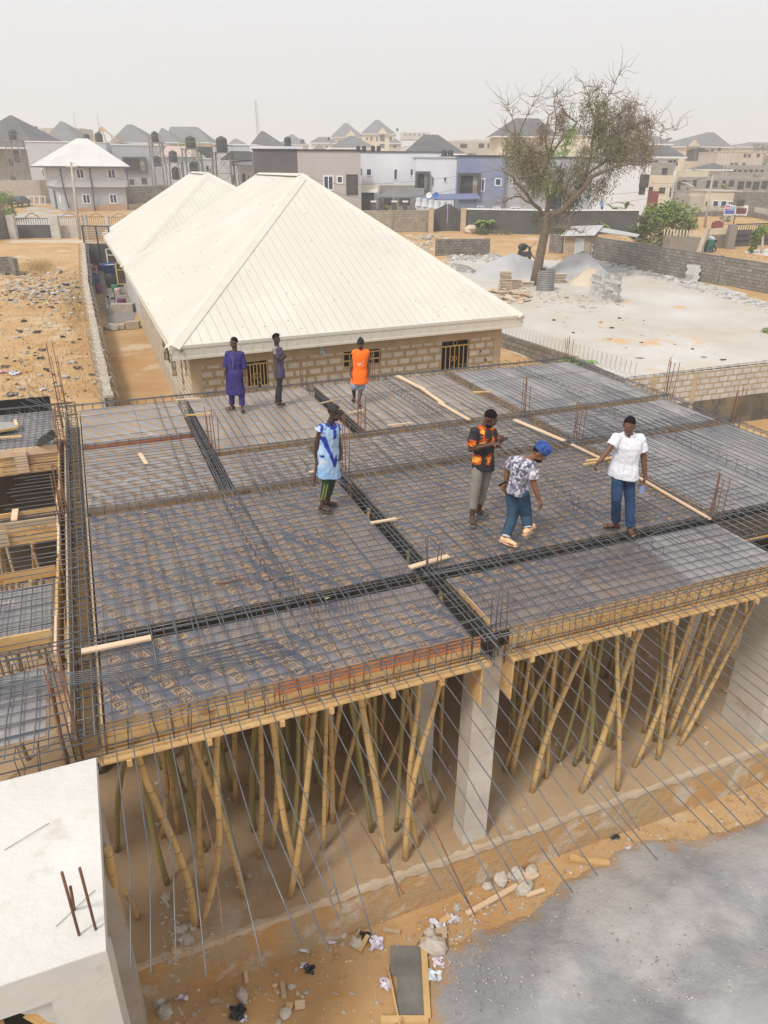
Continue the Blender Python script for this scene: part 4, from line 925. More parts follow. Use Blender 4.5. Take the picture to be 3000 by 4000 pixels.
for (x0, y0, x1, y1) in ((958, 1402, 1046, 1512), (1340, 1362, 1488, 1440), (1725, 1335, 1835, 1450)):
    s0, zt = sAt(x0, y0, fa, fd); s1, _ = sAt(x1, y0, fa, fd); _, zb = sAt(x0, y1, fa, fd); hol.append((s0, s1, zb if y1 == 1440 else zb - .05, zt))
wallbox(wa, wb, .22, Z0B, ZT, 'wall', m_blockbung, mAC, holes=hol)
mb = MB(); mb.box(fa - mAC * .012 + Ve((0, 0, 4.02)), fd * FL, mAC * .01, (0, 0, .45)); part('lintel_band', mb, m_plaster, bung)
for s0, w_ in ((-.02, .34), (FL - .3, .32)):
    mb = MB(); mb.box(fa + fd * s0 - mAC * .022 + Ve((0, 0, Z0B)), fd * w_, mAC * .03, (0, 0, 4.02 - Z0B)); part('corner_pier', mb, m_plaster, bung)
m_gold = mat('yellow burglar bars', (.66, .42, .12), (.60, .40, .16), 6, .5)
for k, (s0, s1, z0, z1) in enumerate(hol):
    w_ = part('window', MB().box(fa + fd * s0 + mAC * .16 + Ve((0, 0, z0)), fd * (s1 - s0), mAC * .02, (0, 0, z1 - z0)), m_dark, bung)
    mb = MB(); o = fa + mAC * .05
    P = lambda s, z: o + fd * s + Ve((0, 0, z))
    zt = z1 - .2; n = 6
    mb.beam(P(s0, zt), P(s1, zt), .035, .04); mb.beam(P(s0, z0 + .03), P(s1, z0 + .03), .035, .04)
    if k == 1: mb.beam(P(s0, z0 + .22), P(s1, z0 + .22), .035, .04)
    for i in range(n + 1): s = s0 + .03 + (s1 - s0 - .06) * i / n; mb.beam(P(s, z0), P(s, zt if 0 < i < n else z1 - .02), .03, .03)
    part('burglar_bars', mb, m_gold, w_)
    mb = MB()
    for cx, cz, r_ in ((.5, .5, .085), (.38, .5, .085)) if k != 1 else ():
        c = P(s0 + (s1 - s0) * cx, z0 + (zt - z0) * cz); mb.tube([c + fd * (r_ * math.cos(q)) + Ve((0, 0, r_ * math.sin(q))) - mAC * .02 for q in [i * .4488 for i in range(15)]], .009, 5)
    c = P((s0 + s1) / 2, (zt + z1) / 2); mb.tube([c + fd * (.08 * math.cos(q)) + Ve((0, 0, .08 * math.sin(q))) for q in [i * .4488 for i in range(15)]], .009, 5)
    part('scroll', mb, m_gold, w_)
    mb = MB(); mb.box(fa + fd * (s0 - .06) - mAC * .03 + Ve((0, 0, z0 - .08)), fd * (s1 - s0 + .12), mAC * .15, (0, 0, .07)); part('sill', mb, m_plaster, w_)
# left wall along the alley with tall dark openings
la = Ve((wa.x, wa.y, 0)); ld = (wc - wa); ld.z = 0; LL = ld.length; ld.normalize()
lh = [(1.0, 1.5, 3.4, 4.0), (2.2, 2.7, 2.6, 4.0), (4.2, 5.9, 2.3, 4.3), (6.2, 8.6, 2.3, 4.3), (10.5, 11.1, 3.2, 4.0), (12.2, 12.9, 3.2, 4.0)]
wallbox(wc, wa, .22, Z0B, ZT, 'wall', m_blockbung, nAB, holes=[(LL - h[1], LL - h[0], h[2], h[3]) for h in lh])
for h in lh:
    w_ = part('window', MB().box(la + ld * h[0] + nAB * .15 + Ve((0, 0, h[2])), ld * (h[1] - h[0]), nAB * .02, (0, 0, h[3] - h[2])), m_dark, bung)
    if h[1] - h[0] > 1: part('window_post', MB().box(la + ld * (h[0] + .1) + nAB * .02 + Ve((0, 0, h[2])), ld * .12, nAB * .1, (0, 0, h[3] - h[2])), m_wood4, w_)
wallbox(wdn, wc + nAB * .1, .22, Z0B, ZT, 'wall', m_fascia, nAB); wallbox(wb, B1 - nAB * IN + mAC * 19, .22, Z0B, ZT, 'wall', m_blockbung, -nAB)
for s, z, r_ in ((2.1, 3.2, .07), (5.75, 3.05, .09), (9.0, 3.55, .05), (9.55, 3.5, .07), (FL - .6, 3.2, .05), (FL - .85, 3.55, .04)):
    mb = MB(); c = fa + fd * s - mAC * .006 + Ve((0, 0, z)); n = 8; mb.poly([c + fd * (r_ * math.cos(q * .785) * ru(.6, 1)) + Ve((0, 0, r_ * 1.3 * math.sin(q * .785))) for q in range(8)]); part('wall_hole', mb, m_dark, bung)
s_, z_ = sAt(1255, 1372, fa, fd); c = fa + fd * s_ - mAC * .05 + Ve((0, 0, z_)); tag(MB().blob(c, .09, .05, .2, 0, jit=.35).obj('hanging_rag', mat('turquoise rag', (.1, .32, .42), (.75, .7, .66), 14)), 'turquoise and white rag stuck in the bungalow wall', 'rag')
# open yellow window and white window near the far end, alley clutter
def at_g(px, py): return WG(px, py)
m_yel = mat('yellow window paint', (.50, .42, .14), None, rough=.5); m_wht = mat('white paint', (.76, .76, .76), (.68, .68, .68), 3, .5); m_blue = mat('navy drum plastic', (.03, .06, .20), (.05, .10, .30), 4, .45)
def frame_thing(nm, label, c, d, w, h, m, gm, th=.05):
    t = thing(nm, label, 'window', c); mb = MB(); up = Ve((0, 0, 1)); n = d.cross(up)
    for a, b_ in ((c, c + up * h), (c + d * w, c + d * w + up * h), (c, c + d * w), (c + up * h, c + d * w + up * h), (c + up * h * .7, c + d * w + up * h * .7)): mb.beam(a, b_, th, th)
    part('frame', mb, m, t); part('pane', MB().box(c, d * w, n * .01, up * h), gm, t); return t
m_glass = mat('brown window glass', (.09, .06, .035), (.14, .10, .06), 3, .2)
frame_thing('open_window', 'open yellow framed casement window under the roof corner of the bungalow', Ve((W(462, 1110, 2.6).x, W(462, 1110, 2.6).y, 2.6)), nAB, .85, 1.25, m_yel, m_glass, .08)
frame_thing('open_window', 'open white framed window further back in the alley', W(425, 1050, 2.7), nAB, .8, 1.35, m_wht, m_glass, .08)
# boundary wall with razor wire between alley and rubbish lot
def wpath(pts, th, h, m, nm, label, cap=None, cat='wall', z0=-.4, top=None, grp=None, pier=None, pm=None):
    """block wall following ground points"""
    t = thing(nm, label, cat, pts[0], grp); mb = MB(); cum = 0
    for a, b_ in zip(pts, pts[1:]):
        d = Ve((b_.x - a.x, b_.y - a.y, 0)); L = d.length; d.normalize(); s = Ve((-d.y, d.x, 0)) * th / 2
        za, zb = (G(a.x, a.y), G(b_.x, b_.y)) if top is None else (0, 0); ha, hb = (za + h, zb + h) if top is None else (top, top)
        la_, lb_ = (za + z0, zb + z0) if top is None else (-.3, -.3)
        P = lambda p, q, z: (p.x + q.x, p.y + q.y, z)
        for sg in (1, -1):
            q = [P(a, s * -sg, la_), P(b_, s * -sg, lb_), P(b_, s * -sg, hb), P(a, s * -sg, ha)]; u_ = [(cum, 0), (cum + L, 0), (cum + L, hb - lb_), (cum, ha - la_)]
            if sg < 0: q.reverse(); u_.reverse()
            mb.poly(q, 0, u_)
        mb.poly([P(a, s * -1, ha), P(b_, s * -1, hb), P(b_, s, hb), P(a, s, ha)], 1 if cap else 0)
        for e, z1_, z2_, rv in ((a, la_, ha, 0), (b_, lb_, hb, 1)):
            q = [P(e, s, z1_), P(e, s * -1, z1_), P(e, s * -1, z2_), P(e, s, z2_)]
            if rv: q.reverse()
            mb.poly(q, 0, [(0, 0), (th, 0), (th, h), (0, h)])
        cum += L
    part('wall', mb, [m, cap or m], t)
    if pier:
        for a, b_ in zip(pts, pts[1:]):
            d = Ve((b_.x - a.x, b_.y - a.y, 0)); L = d.length; d.normalize(); s = Ve((-d.y, d.x, 0)); n = max(1, int(L / pier))
            for k in range(n + 1):
                p = a + d * (L * k / n); z = G(p.x, p.y) if top is None else 0; part('pier', MB().box(Ve((p.x, p.y, z - .4)) - d * .13 - s * (th / 2 + .035), d * .26, s * (th + .07), (0, 0, (h if top is None else top) + .42)), pm or m, t)
    return t
w0 = W(425, 1553, 2.35); w1 = W(385, 1370, 2.5); w2 = W(335, 1110, 3.2); w3 = W(325, 955, 4.2)
pw = [Ve((p.x, p.y, 0)) for p in (w0, w1, w2, w3)]
m_capc = mat('rough cement coping', (.50, .43, .35), (.40, .34, .27), 3, .95, .8, 14)
bw = thing('boundary_wall', 'weathered block wall with rough coping and razor wire between alley and rubbish lot', 'wall', pw[0]); mb = MB(); N_ = 60; tops = []
for i in range(N_ + 1):
    t_ = i / N_; 
    P4 = (w0, w1, w2, w3); ts = [0, (w1 - w0).length, (w1 - w0).length + (w2 - w1).length]; tot = ts[2] + (w3 - w2).length; x = t_ * tot
    k = 0 if x < ts[1] else (1 if x < ts[2] else 2); seg = (x - ts[k]) / (P4[k + 1] - P4[k]).length; tops.append(P4[k].lerp(P4[k + 1], seg))
tops = [p + Ve((0, 0, ru(-.02, .03))) for p in tops]
for i in range(N_):
    a, b_ = tops[i], tops[i + 1]; d = Ve((b_.x - a.x, b_.y - a.y, 0)).normalized(); s = Ve((-d.y, d.x, 0)) * .13
    for sg in (1, -1):
        q = [Ve((a.x, a.y, .6)) - s * sg, Ve((b_.x, b_.y, .6)) - s * sg, b_ - s * sg, a - s * sg]; u_ = [(i * .6, .6), (i * .6 + .6, .6), (i * .6 + .6, b_.z), (i * .6, a.z)]
        if sg < 0: q.reverse(); u_.reverse()
        mb.poly(q, 0, u_)
mb.poly([Ve((tops[0].x - .13, tops[0].y, .6)), Ve((tops[0].x + .13, tops[0].y, .6)), tops[0] + Ve((.13, 0, 0)), tops[0] - Ve((.13, 0, 0))], 0)
part('wall', mb, m_blockold, bw); mb = MB()
for i in range(N_): 
    a, b_ = tops[i], tops[i + 1]; mb.beam(a + Ve((0, 0, .03)), b_ + Ve((0, 0, .03 + ru(-.01, .01))), ru(.26, .34), .09)
part('coping', mb, m_capc, bw)
mb = MB()
for sg in (-1, 1):
    pts = []; n = 520
    for i in range(n):
        t_ = i / n * N_; k = int(t_); p = tops[k].lerp(tops[k + 1], t_ - k); a = i * 2 * math.pi / 9; rr_ = .19 + .05 * math.sin(i * .37)
        pts.append(p + Ve((sg * .2 + rr_ * math.cos(a) * .8, 0, -.03 + rr_ * math.sin(a))))
    mb.tube(pts, .011, 3, cap=False)
part('razor_wire', mb, mat('razor wire', (.36, .33, .29), (.22, .20, .18), 9, .6), bw)
for i in (4, 11, 18): a = tops[i]; part('pier', MB().box(a + Ve((-.22, -.2, -1.8)), (.44, 0, 0), (0, .4, 0), (0, 0, 1.86)), m_capc, bw)
# alley paving, gate, washing, clutter
pal = [tuple(WG(*q)[:2]) for q in ((400, 1270), (545, 1255), (560, 1190), (470, 1050), (360, 1060))]
patch('alley_gravel', pal, mat('grey gravel', (.20, .18, .165), (.30, .27, .24), 7, .95, .7, 30), .02, .5, .3, wobble=.1, world=True)
gt = thing('alley_gate', 'dark metal gate with slatted upper panel closing the far end of the alley', 'gate', WG(385, 1062))
a = WG(345, 1062); b_ = WG(450, 1062); dd = (b_ - a); dd.z = 0; L = dd.length; dd.normalize()
part('door_panel', MB().box(a, dd * L, Ve((0, .05, 0)), (0, 0, 2.0)), mat('brown gate paint', (.055, .05, .045), (.09, .075, .06), 3, .5), gt)
mb = MB(); [mb.box(a + Ve((0, 0, 2.0 + .12 * k)), dd * L, Ve((0, .04, 0)), (0, 0, .06)) for k in range(10)]; part('slat_panel', mb, mat('slat rust', (.30, .17, .09), None), gt)
mb = MB(); [mb.box(a + dd * s + Ve((0, -.03, 0)), dd * .09, Ve((0, .1, 0)), (0, 0, 3.25)) for s in (0, L * .5, L - .1)]; mb.box(a + Ve((0, -.03, 3.2)), dd * L, Ve((0, .1, 0)), (0, 0, .08)); part('gate_frame', mb, m_black, gt)
rk = thing('drying_rack', 'long low steel drying rack lying in the alley', 'rack', WG(400, 1200)); mb = MB()
q = [W(366, 1127, 2.1), W(406, 1126, 2.1), W(421, 1204, 2.1), W(381, 1207, 2.1)]; q2 = [W(358, 1095, 2.1), W(388, 1095, 2.1)]
for i in range(4): mb.beam(q[i], q[(i + 1) % 4], .05, .05)
mb.beam((q[0] + q[1]) / 2, (q[2] + q[3]) / 2, .03, .03); mb.beam(q2[0], q2[1], .06, .06); mb.beam(q2[0], q[0], .04, .04); mb.beam(q2[1], q[1], .04, .04)
for p in q: mb.beam(p, Ve((p.x, p.y, G(p.x, p.y))), .04, .04)
part('rails', mb, m_rustmetal, rk)
cl = thing('clothes_line', 'clothes hung on a line between alley wall and gate', 'laundry', WG(370, 1090)); a = W(340, 1013, 3.0); b_ = W(366, 1013, 3.0); c = W(351, 1062, 2.9); d_ = W(379, 1062, 2.9)
part('rail', MB().beam(a, b_, .05, .05).beam(c, d_, .05, .05).beam(a, Ve((a.x, a.y, 1.6)), .04, .04).beam(d_, Ve((d_.x, d_.y, 1.5)), .04, .04), mat('pale rail', (.6, .55, .42), None), cl)
for (px, py, h, col) in ((355, 1030, .7, (.7, .62, .58)), (370, 1036, .8, (.6, .3, .33)), (362, 1045, .6, (.35, .10, .13)), (349, 1048, .7, (.5, .5, .6)), (373, 1070, .9, (.10, .13, .32)), (380, 1085, .9, (.06, .07, .15)), (360, 1078, .7, (.2, .28, .33)), (382, 1105, .7, (.16, .05, .08))):
    p = W(px, py, 2.95); mb = MB(); n = 5; prev = None
    for i in range(n):
        x0 = p + Ve((-.2 + .4 * i / n, .04 * math.sin(i * 2), 0)); x1 = p + Ve((-.2 + .4 * (i + 1) / n, .04 * math.sin((i + 1) * 2), 0)); mb.poly([x0 - Ve((0, 0, h * ru(.85, 1))), x1 - Ve((0, 0, h * ru(.85, 1))), x1, x0])
    g_ = part('garment', mb, mat('cloth %.2f %.2f' % (col[0], col[2]), col, None), cl)
dr = thing('water_drum', 'blue plastic basin standing on a black drum in the alley', 'drum', WG(445, 1130)); c = WG(443, 1122)
mb = MB(); mb.lathe(c + Ve((0, 0, .9)), [(.42, 0), (.5, .12), (.62, .55), (.7, .62), (.62, .6), (.45, .1)], 18, cap=True); part('basin', mb, m_blue, dr)
mb = MB(); mb.lathe(c, [(.40, 0), (.48, .3), (.48, .85), (.4, .95)], 18); part('drum', mb, m_tank, dr)
part('soap_water', MB().lathe(c + Ve((0, 0, 1.42)), [(.5, 0), (.48, .01)], 16), m_wht, dr)
for (px, py, r_, h, lb, m) in ((452, 1140, .25, .45, 'green bucket beside the drum', mat('green bucket', (.05, .2, .12), None)), (462, 1150, .22, .4, 'red and white sack beside the drum', mat('sack red', (.4, .12, .10), (.7, .66, .6), 12)), (447, 1113, .2, .3, 'small turquoise bowl on the clutter', mat('turq', (.03, .3, .42), None)), (477, 1190, .28, .35, 'purple bucket by the bench', mat('purple', (.15, .03, .12), None)),
                               (442, 1168, .16, .1, 'pair of dark shoes in the alley', m_black), (420, 1163, .1, .12, 'small dark pot in the alley', m_black)):
    c = WG(px, py); tag(MB().lathe((0, 0, 0), [(r_ * .8, 0), (r_, h * .7), (r_ * .95, h), (r_ * .8, h)], 12).obj('bucket', m, None, c), lb, 'household item')
p = WG(478, 1218); bn = thing('cement_bench', 'rounded cement bench against the bungalow wall', 'bench', p); part('seat', MB().box(p + Ve((-.6, -.2, 0)), (1.25, .1, 0), (0, .55, 0), (0, 0, .45)), m_capc, bn); part('back_rail', MB().beam(p + Ve((-.55, .4, 0)), p + Ve((-.6, .8, 1.0)), .05, .05), m_black, bn)
lowb = thing('low_barrier', 'low line of stone, hollow block and cement kerb across the alley', 'kerb', WG(480, 1290)); a = WG(412, 1290); b_ = WG(545, 1283)
part('cement_kerb', MB().box(a.lerp(b_, .62) + Ve((0, -.1, 0)), (b_ - a) * .38, (0, .4, 0), (0, 0, .38)), m_capc, lowb); part('hollow_block', MB().box(a.lerp(b_, .3) + Ve((0, -.05, 0)), (b_ - a) * .26, (0, .3, 0), (0, 0, .26)), m_conc, lowb); part('stone', MB().blob(a.lerp(b_, .13) + Ve((0, .1, .1)), .45, .25, .25), m_conc, lowb)

# ================================================================ yard walls on the right
q0 = W(1984, 1313, 2.2); q1 = W(2228, 1392, 2.2); q2_ = W(2462, 1480, 2.4); q3 = W(3040, 1404, 2.55); q3 = q2_ + (q3 - q2_) * 2.2; q3.z = 2.6
t = thing('yard_wall', 'old dark block wall with a roll of razor wire running from bungalow to deck corner', 'wall', q0); mb = MB()
for a, b_ in ((q0 + (q0 - q1) * 1.2, q1), (q1, q2_)):
    d = b_ - a; L = d.length; mb.box((a.x, a.y, .2), (d.x, d.y, 0), (.2, .1, 0), (0, 0, min(a.z, b_.z) - .2))
part('wall', mb, m_blockold, t); mb = MB(); pts = []
for i in range(420):
    p = (q0 + (q0 - q1) * .2).lerp(q2_ + Ve((.2, 0, 0)), i / 420); an = i * 2 * math.pi / 12; pts.append(p + Ve((.1 + .1 * math.cos(an), .12 * math.cos(an), .3 + .28 * math.sin(an))))
mb.tube(pts, .006, 3, cap=False); part('razor_wire', mb, MATS['razor wire'], t)
t = thing('yard_wall', 'new pale block wall on a dark old retaining wall behind the deck', 'wall', q2_)
d = (q3 - q2_); L = d.length; s = Ve((-d.y, d.x, 0)).normalized()
NW = 1.22
mb = MB(); mb.box((q2_.x, q2_.y, q2_.z - NW), (d.x, d.y, 0), s * .23, (0, 0, NW)); part('new_courses', mb, m_block, t)
mb = MB(); mb.box((q2_.x - .05, q2_.y - .03, -.2), (d.x * 1.01, d.y * 1.01, 0), s * .30, (0, 0, q2_.z - NW + .198)); part('retaining_wall', mb, mat('damp stained render', (.22, .175, .11), (.12, .10, .08), .9, .95, .5, 9, c3=(.09, .085, .075), s3=1.4, t3=.48), t)
mb = MB(); k = 0
while k < L:
    c = q2_ + d * (k / L) + s * .03 + Ve((0, 0, .002)); e = d.normalized(); 
    mb.box(c + Ve((0, 0, 0)), e * .41, s * .20, (0, 0, .022), 0)
    for h_ in (.06, .23): mb.box(c + e * h_ + s * .05 + Ve((0, 0, .018)), e * .13, s * .10, (0, 0, .008), 1)
    k += .46
part('hollow_block_tops', mb, [m_block, m_blockold], t)
for k in (.14, .42): p = q2_ + d * k * .45; part('pier', MB().box(Ve((p.x, p.y, 0)) - s * .03, d.normalized() * .22, s * .1, (0, 0, 2.3)), m_plaster, t)
# banana plant behind the deck corner
m_ban = mat('banana leaf', (.09, .24, .035), (.22, .38, .06), 4, .5); m_banb = mat('dry banana leaf', (.35, .25, .10), None)
def leafblade(mb, base, d, L, w, droop, m=0, seg=7):
    d = Ve(d).normalized(); s = d.cross(Ve((0, 0, 1))).normalized(); pts = []
    for i in range(seg + 1):
        t_ = i / seg; p = base + d * (L * t_) - Ve((0, 0, droop * L * t_ * t_)); ww = w * math.sin(math.pi * min(1, (t_ * .9 + .08))) ** .7; pts.append((p, ww))
    for (p, a), (q, b2) in zip(pts, pts[1:]):
        mb.poly([p, q, q + s * b2 + Ve((0, 0, .25 * b2)), p + s * a + Ve((0, 0, .25 * a))], m); mb.poly([q, p, p - s * a + Ve((0, 0, .25 * a)), q - s * b2 + Ve((0, 0, .25 * b2))], m)
def banana(p, h, label, n=8, sc_=1.0, ms=None):
    t = thing('banana_plant', label, 'banana plant', p, 'banana plants'); part('stem', MB().tube([p, p + Ve((0, 0, h))], [.13 * sc_, .06 * sc_], 8), m_bamg, t); mb = MB()
    for i in range(n):
        a = i * 2.4 + ru(-.3, .3); e = ru(.5, 1.3); leafblade(mb, p + Ve((0, 0, h * ru(.75, 1))), (math.cos(a), math.sin(a), e), ru(.9, 1.5) * sc_, .2 * sc_, ru(.3, .7), 0 if rnd.random() < .8 else 1)
    part('leaves', mb, ms or [m_ban, m_banb], t); return t
p = W(2285, 1440, 1.9); banana(Ve((p.x - .2, p.y + .4, G(p.x, p.y))), .55, 'banana plant poking up behind the rear corner of the deck', 9, .85)
# ================================================================ block yard
m_rubl = mat('broken block rubble', (.42, .41, .39), (.33, .31, .29), 4, .95)
def blockmesh():
    mb = MB(); mb.ab(0, 0, 0, .45, .225, .225); 
    for x in (.05, .245): mb.ab(x, .05, .222, x + .155, .175, .229, 1)
    return mb.mesh('sandcrete_block', [m_blk1, m_blk2])
m_blk1 = mat('pale cement block', (.47, .46, .45), (.56, .55, .53), 3, .95, .3, 20); m_blk2 = mat('block hollow', (.17, .16, .15), None)
BM = [blockmesh(), blockmesh()]; BM[1].materials[0] = m_rubl
def blk(p, rz, label, grp): o = link('sandcrete_block', BM[rnd.random() < .4], None, p); o.rotation_euler = (0, 0, rz); tag(o, label, 'block', grp); return o
# fresh blocks laid out to dry: rows at the upper right and behind the left heap
def field(c00, c10, c01, nx, ny, label, grp):
    a, b_, c = WG(*c00), WG(*c10), WG(*c01); g = random.Random(9)
    for i in range(nx):
        for j in range(ny):
            p = a + (b_ - a) * (i / nx) + (c - a) * (j / ny); p.z = G(p.x, p.y) + .02; e = (b_ - a); blk(p, math.atan2(e.y, e.x) + 1.57 + g.uniform(-.04, .04), label, grp)
field((2240, 1078), (2500, 1052), (2330, 1010), 22, 6, 'one of the fresh blocks drying in rows by the right heap', 'fresh blocks drying by the right heap')
field((2330, 1085), (2480, 1075), (2345, 1072), 13, 2, 'one of the fresh blocks in the nearest drying rows', 'fresh blocks in the nearest drying rows')
field((1790, 1062), (1850, 1070), (1760, 1040), 9, 5, 'one of the fresh blocks drying beyond the bungalow roof', 'fresh blocks drying beyond the bungalow roof')
def stackwall(p0, p1, h, label, grp, th=1):
    a, b_ = WG(*p0), WG(*p1); d = b_ - a; d.z = 0; L = d.length; d.normalize(); g = random.Random(4); n = int(L / .46); rows = int(h / .232)
    for r_ in range(rows):
        for i in range(n):
            if r_ >= rows - 1 and g.random() < .25: continue
            for k in range(th):
                p = a + d * (i * .46 + (r_ % 2) * .1) + Ve((-d.y, d.x, 0)) * (k * .25 + g.uniform(-.04, .04)); p.z = G(p.x, p.y) + r_ * .231; blk(p, math.atan2(d.y, d.x) + g.uniform(-.06, .06), label, grp)
stackwall((2300, 1155), (2412, 1188), 1.75, 'grey block in the tall tilting stack in the middle of the yard', 'blocks of the tilting stack')
stackwall((2672, 1098), (2742, 1102), 1.25, 'grey block in the stack against the long yard wall', 'blocks of the stack by the yard wall', 2)
stackwall((2286, 1016), (2324, 1020), 1.5, 'grey block in the stack beside the plank shed', 'blocks of the stack by the shed', 1)
def heap(cpx, rpx, h, m, label, name='sand_heap', ecc=.7, seed=1, cat='sand heap'):
    c = WG(*cpx); r = (WG(cpx[0] + rpx, cpx[1]) - c).length; mb = MB(); g = random.Random(seed); nr, ns = 12, 36
    V_ = [[None] * ns for _ in range(nr + 1)]
    for i in range(nr + 1):
        for k in range(ns):
            t_ = i / nr; a = 2 * math.pi * k / ns; rad = r * t_ * (1 + .12 * math.sin(a * 3 + seed) + .06 * math.sin(a * 7 + seed)); x = c.x + rad * math.cos(a); y = c.y + rad * ecc * math.sin(a)
            z = G(x, y) - .06 + h * ((1 - t_) ** 1.25 * .4 + .6 * math.cos(t_ * math.pi / 2) ** 1.3) + .05 * h * (g.random() - .5) * (t_ < .95)
            V_[i][k] = (x, y, z)
    b = 0; mb.v = [p for row in V_ for p in row]
    for i in range(nr):
        for k in range(ns): mb.face([i * ns + k, (i + 1) * ns + k, (i + 1) * ns + (k + 1) % ns, i * ns + (k + 1) % ns], 0, None, True)
    return tag(mb.obj(name, m), label, cat)
m_dust = mat('pale stone dust heap', (.41, .41, .42), (.47, .46, .46), 1.2, .95, .5, 8)
heap((2000, 1070), 185, 1.5, m_dust, 'broad heap of pale grey stone dust behind the leaning tree', seed=2); heap((2265, 1085), 150, 1.9, m_dust, 'pointed heap of grey stone dust right of the leaning tree', seed=5); heap((2300, 1108), 85, 1.15, m_palesand, 'small beige sand heap in front of the grey one', seed=8)
def rub(poly, n, name, mats, smin, smax, seed, kinds=(0, 1)):
    pl = [tuple(WG(*q)[:2]) for q in poly]; x0, x1, y0, y1 = min(p[0] for p in pl), max(p[0] for p in pl), min(p[1] for p in pl), max(p[1] for p in pl)
    def f(g):
        x, y = g.uniform(x0, x1), g.uniform(y0, y1); return (x, y) if sdf(pl, x, y) < 0 else None
    return scatter(name, n, f, mats, smin, smax, seed, kinds)
rub([(2490, 1050), (2560, 1060), (2750, 1110), (3020, 1190), (3020, 1230), (2850, 1180), (2640, 1115), (2500, 1075)], 520, 'block_rubble', [m_rubl, m_blk1], .06, .28, 21, (0, 1))
rub([(1960, 1130), (2150, 1140), (2390, 1170), (2460, 1200), (2300, 1210), (2100, 1190), (1950, 1160)], 420, 'yard_rubble', [m_rubl, m_pebble, m_palesand], .04, .2, 22, (0, 1))
rub([(1560, 925), (1700, 915), (1760, 935), (1720, 985), (1640, 985)], 260, 'rubble_mound', [m_rubl, m_palesand, m_pebble], .08, .4, 23, (0, 1, 2)); rub([(1740, 995), (1960, 990), (1960, 1025), (1750, 1020)], 160, 'wall_rubble', [m_rubl, m_blk1], .1, .4, 24, (0, 1)); rub([(2130, 955), (2200, 950), (2210, 985), (2150, 990)], 70, 'shed_rubble', [m_rubl, m_blk1], .1, .35, 25)
rub([(1950, 1150), (2110, 1170), (2560, 1260), (2950, 1420), (2600, 1440), (2200, 1290)], 140, 'yard_litter', [m_rubl, m_black, m_palesand, m_ground], .03, .14, 26, (0, 1, 2))
g = random.Random(12)
for i in range(46):       # loose broken tiles
    c = WG(g.uniform(1935, 2060), g.uniform(1130, 1188)); mb = MB(); mb.box((0, 0, 0), (g.uniform(.35, .65), 0, 0), (0, g.uniform(.25, .45), 0), (0, 0, .05)); o = mb.obj('ceiling_board', m_palesand if g.random() < .5 else m_wood2, None, c + Ve((0, 0, .03 + .3 * max(0, 1 - i / 30)))); o.rotation_euler = (g.uniform(-.35, .35), g.uniform(-.35, .35), g.uniform(0, 6)); tag(o, 'loose pale board in the pile at the end of the bungalow roof', 'board', 'loose pale boards in the pile')
def stk(px, py, n, w, label):
    c = WG(px, py); t = thing('board_stack', label, 'board stack', c)
    for i in range(n): o = MB().box((0, 0, 0), (w, 0, 0), (0, w * .6, 0), (0, 0, .035), 0, True).obj('board', m_palesand if i % 3 else m_wood4, t, (g.uniform(-.05, .05), g.uniform(-.05, .05), .02 + i * .055)); o.rotation_euler.z = g.uniform(-.12, .12)
stk(1970, 1148, 27, .75, 'tall neat stack of thin boards beside the bungalow roof'); stk(2015, 1128, 12, .7, 'lower stack of boards behind the tall one'); stk(2185, 1105, 12, .8, 'low stack of boards right of the corrugated tank'); stk(2060, 1118, 6, .8, 'lowest stack of boards against the leaning tree')
cb = WG(2128, 1135); t = thing('corrugated_tank', 'open grey corrugated metal tank standing in front of the leaning tree', 'tank', cb)
prof = []; 
for i in range(41): prof.append((.60 + .025 * math.sin(i * math.pi / 2) - .04 * (i / 40), i / 40 * 1.38))
part('shell', MB().lathe(cb, prof, 28, cap=False), mat('dull corrugated metal', (.20, .19, .18), (.28, .27, .26), 3, .6, metal=.3), t); part('sand_fill', MB().lathe(cb + Ve((0, 0, 1.22)), [(.53, 0), (.01, .03)], 20, cap=True), m_wht, t); part('torn_rim', MB().box(cb + Ve((-.5, -.3, 1.3)), (.35, 0, 0), (0, .03, 0), (0, 0, .2)), m_tank, t)
# block moulding machine
c = WG(2045, 1040); t = thing('block_machine', 'dark block moulding machine beside the leaning tree', 'machine', c); mb = MB()
for dx, dy in ((-.5, -.3), (.5, -.3), (-.5, .4), (.5, .4)): mb.beam(c + Ve((dx, dy, 0)), c + Ve((dx * .7, dy * .6, 1.5)), .09, .09)
mb.ab(c.x - .5, c.y - .35, c.z + .75, c.x + .5, c.y + .35, c.z + 1.1); mb.beam(c + Ve((.4, 0, 1.1)), c + Ve((1.2, -.2, .1)), .07, .07); part('frame', mb, m_tank, t); part('engine', MB().blob(c + Ve((-.2, 0, 1.45)), .4, .3, .3, jit=.3), m_black, t); part('lever', MB().beam(c + Ve((.3, 0, 1.2)), c + Ve((.9, .1, 1.9)), .05, .05), m_rustmetal, t)
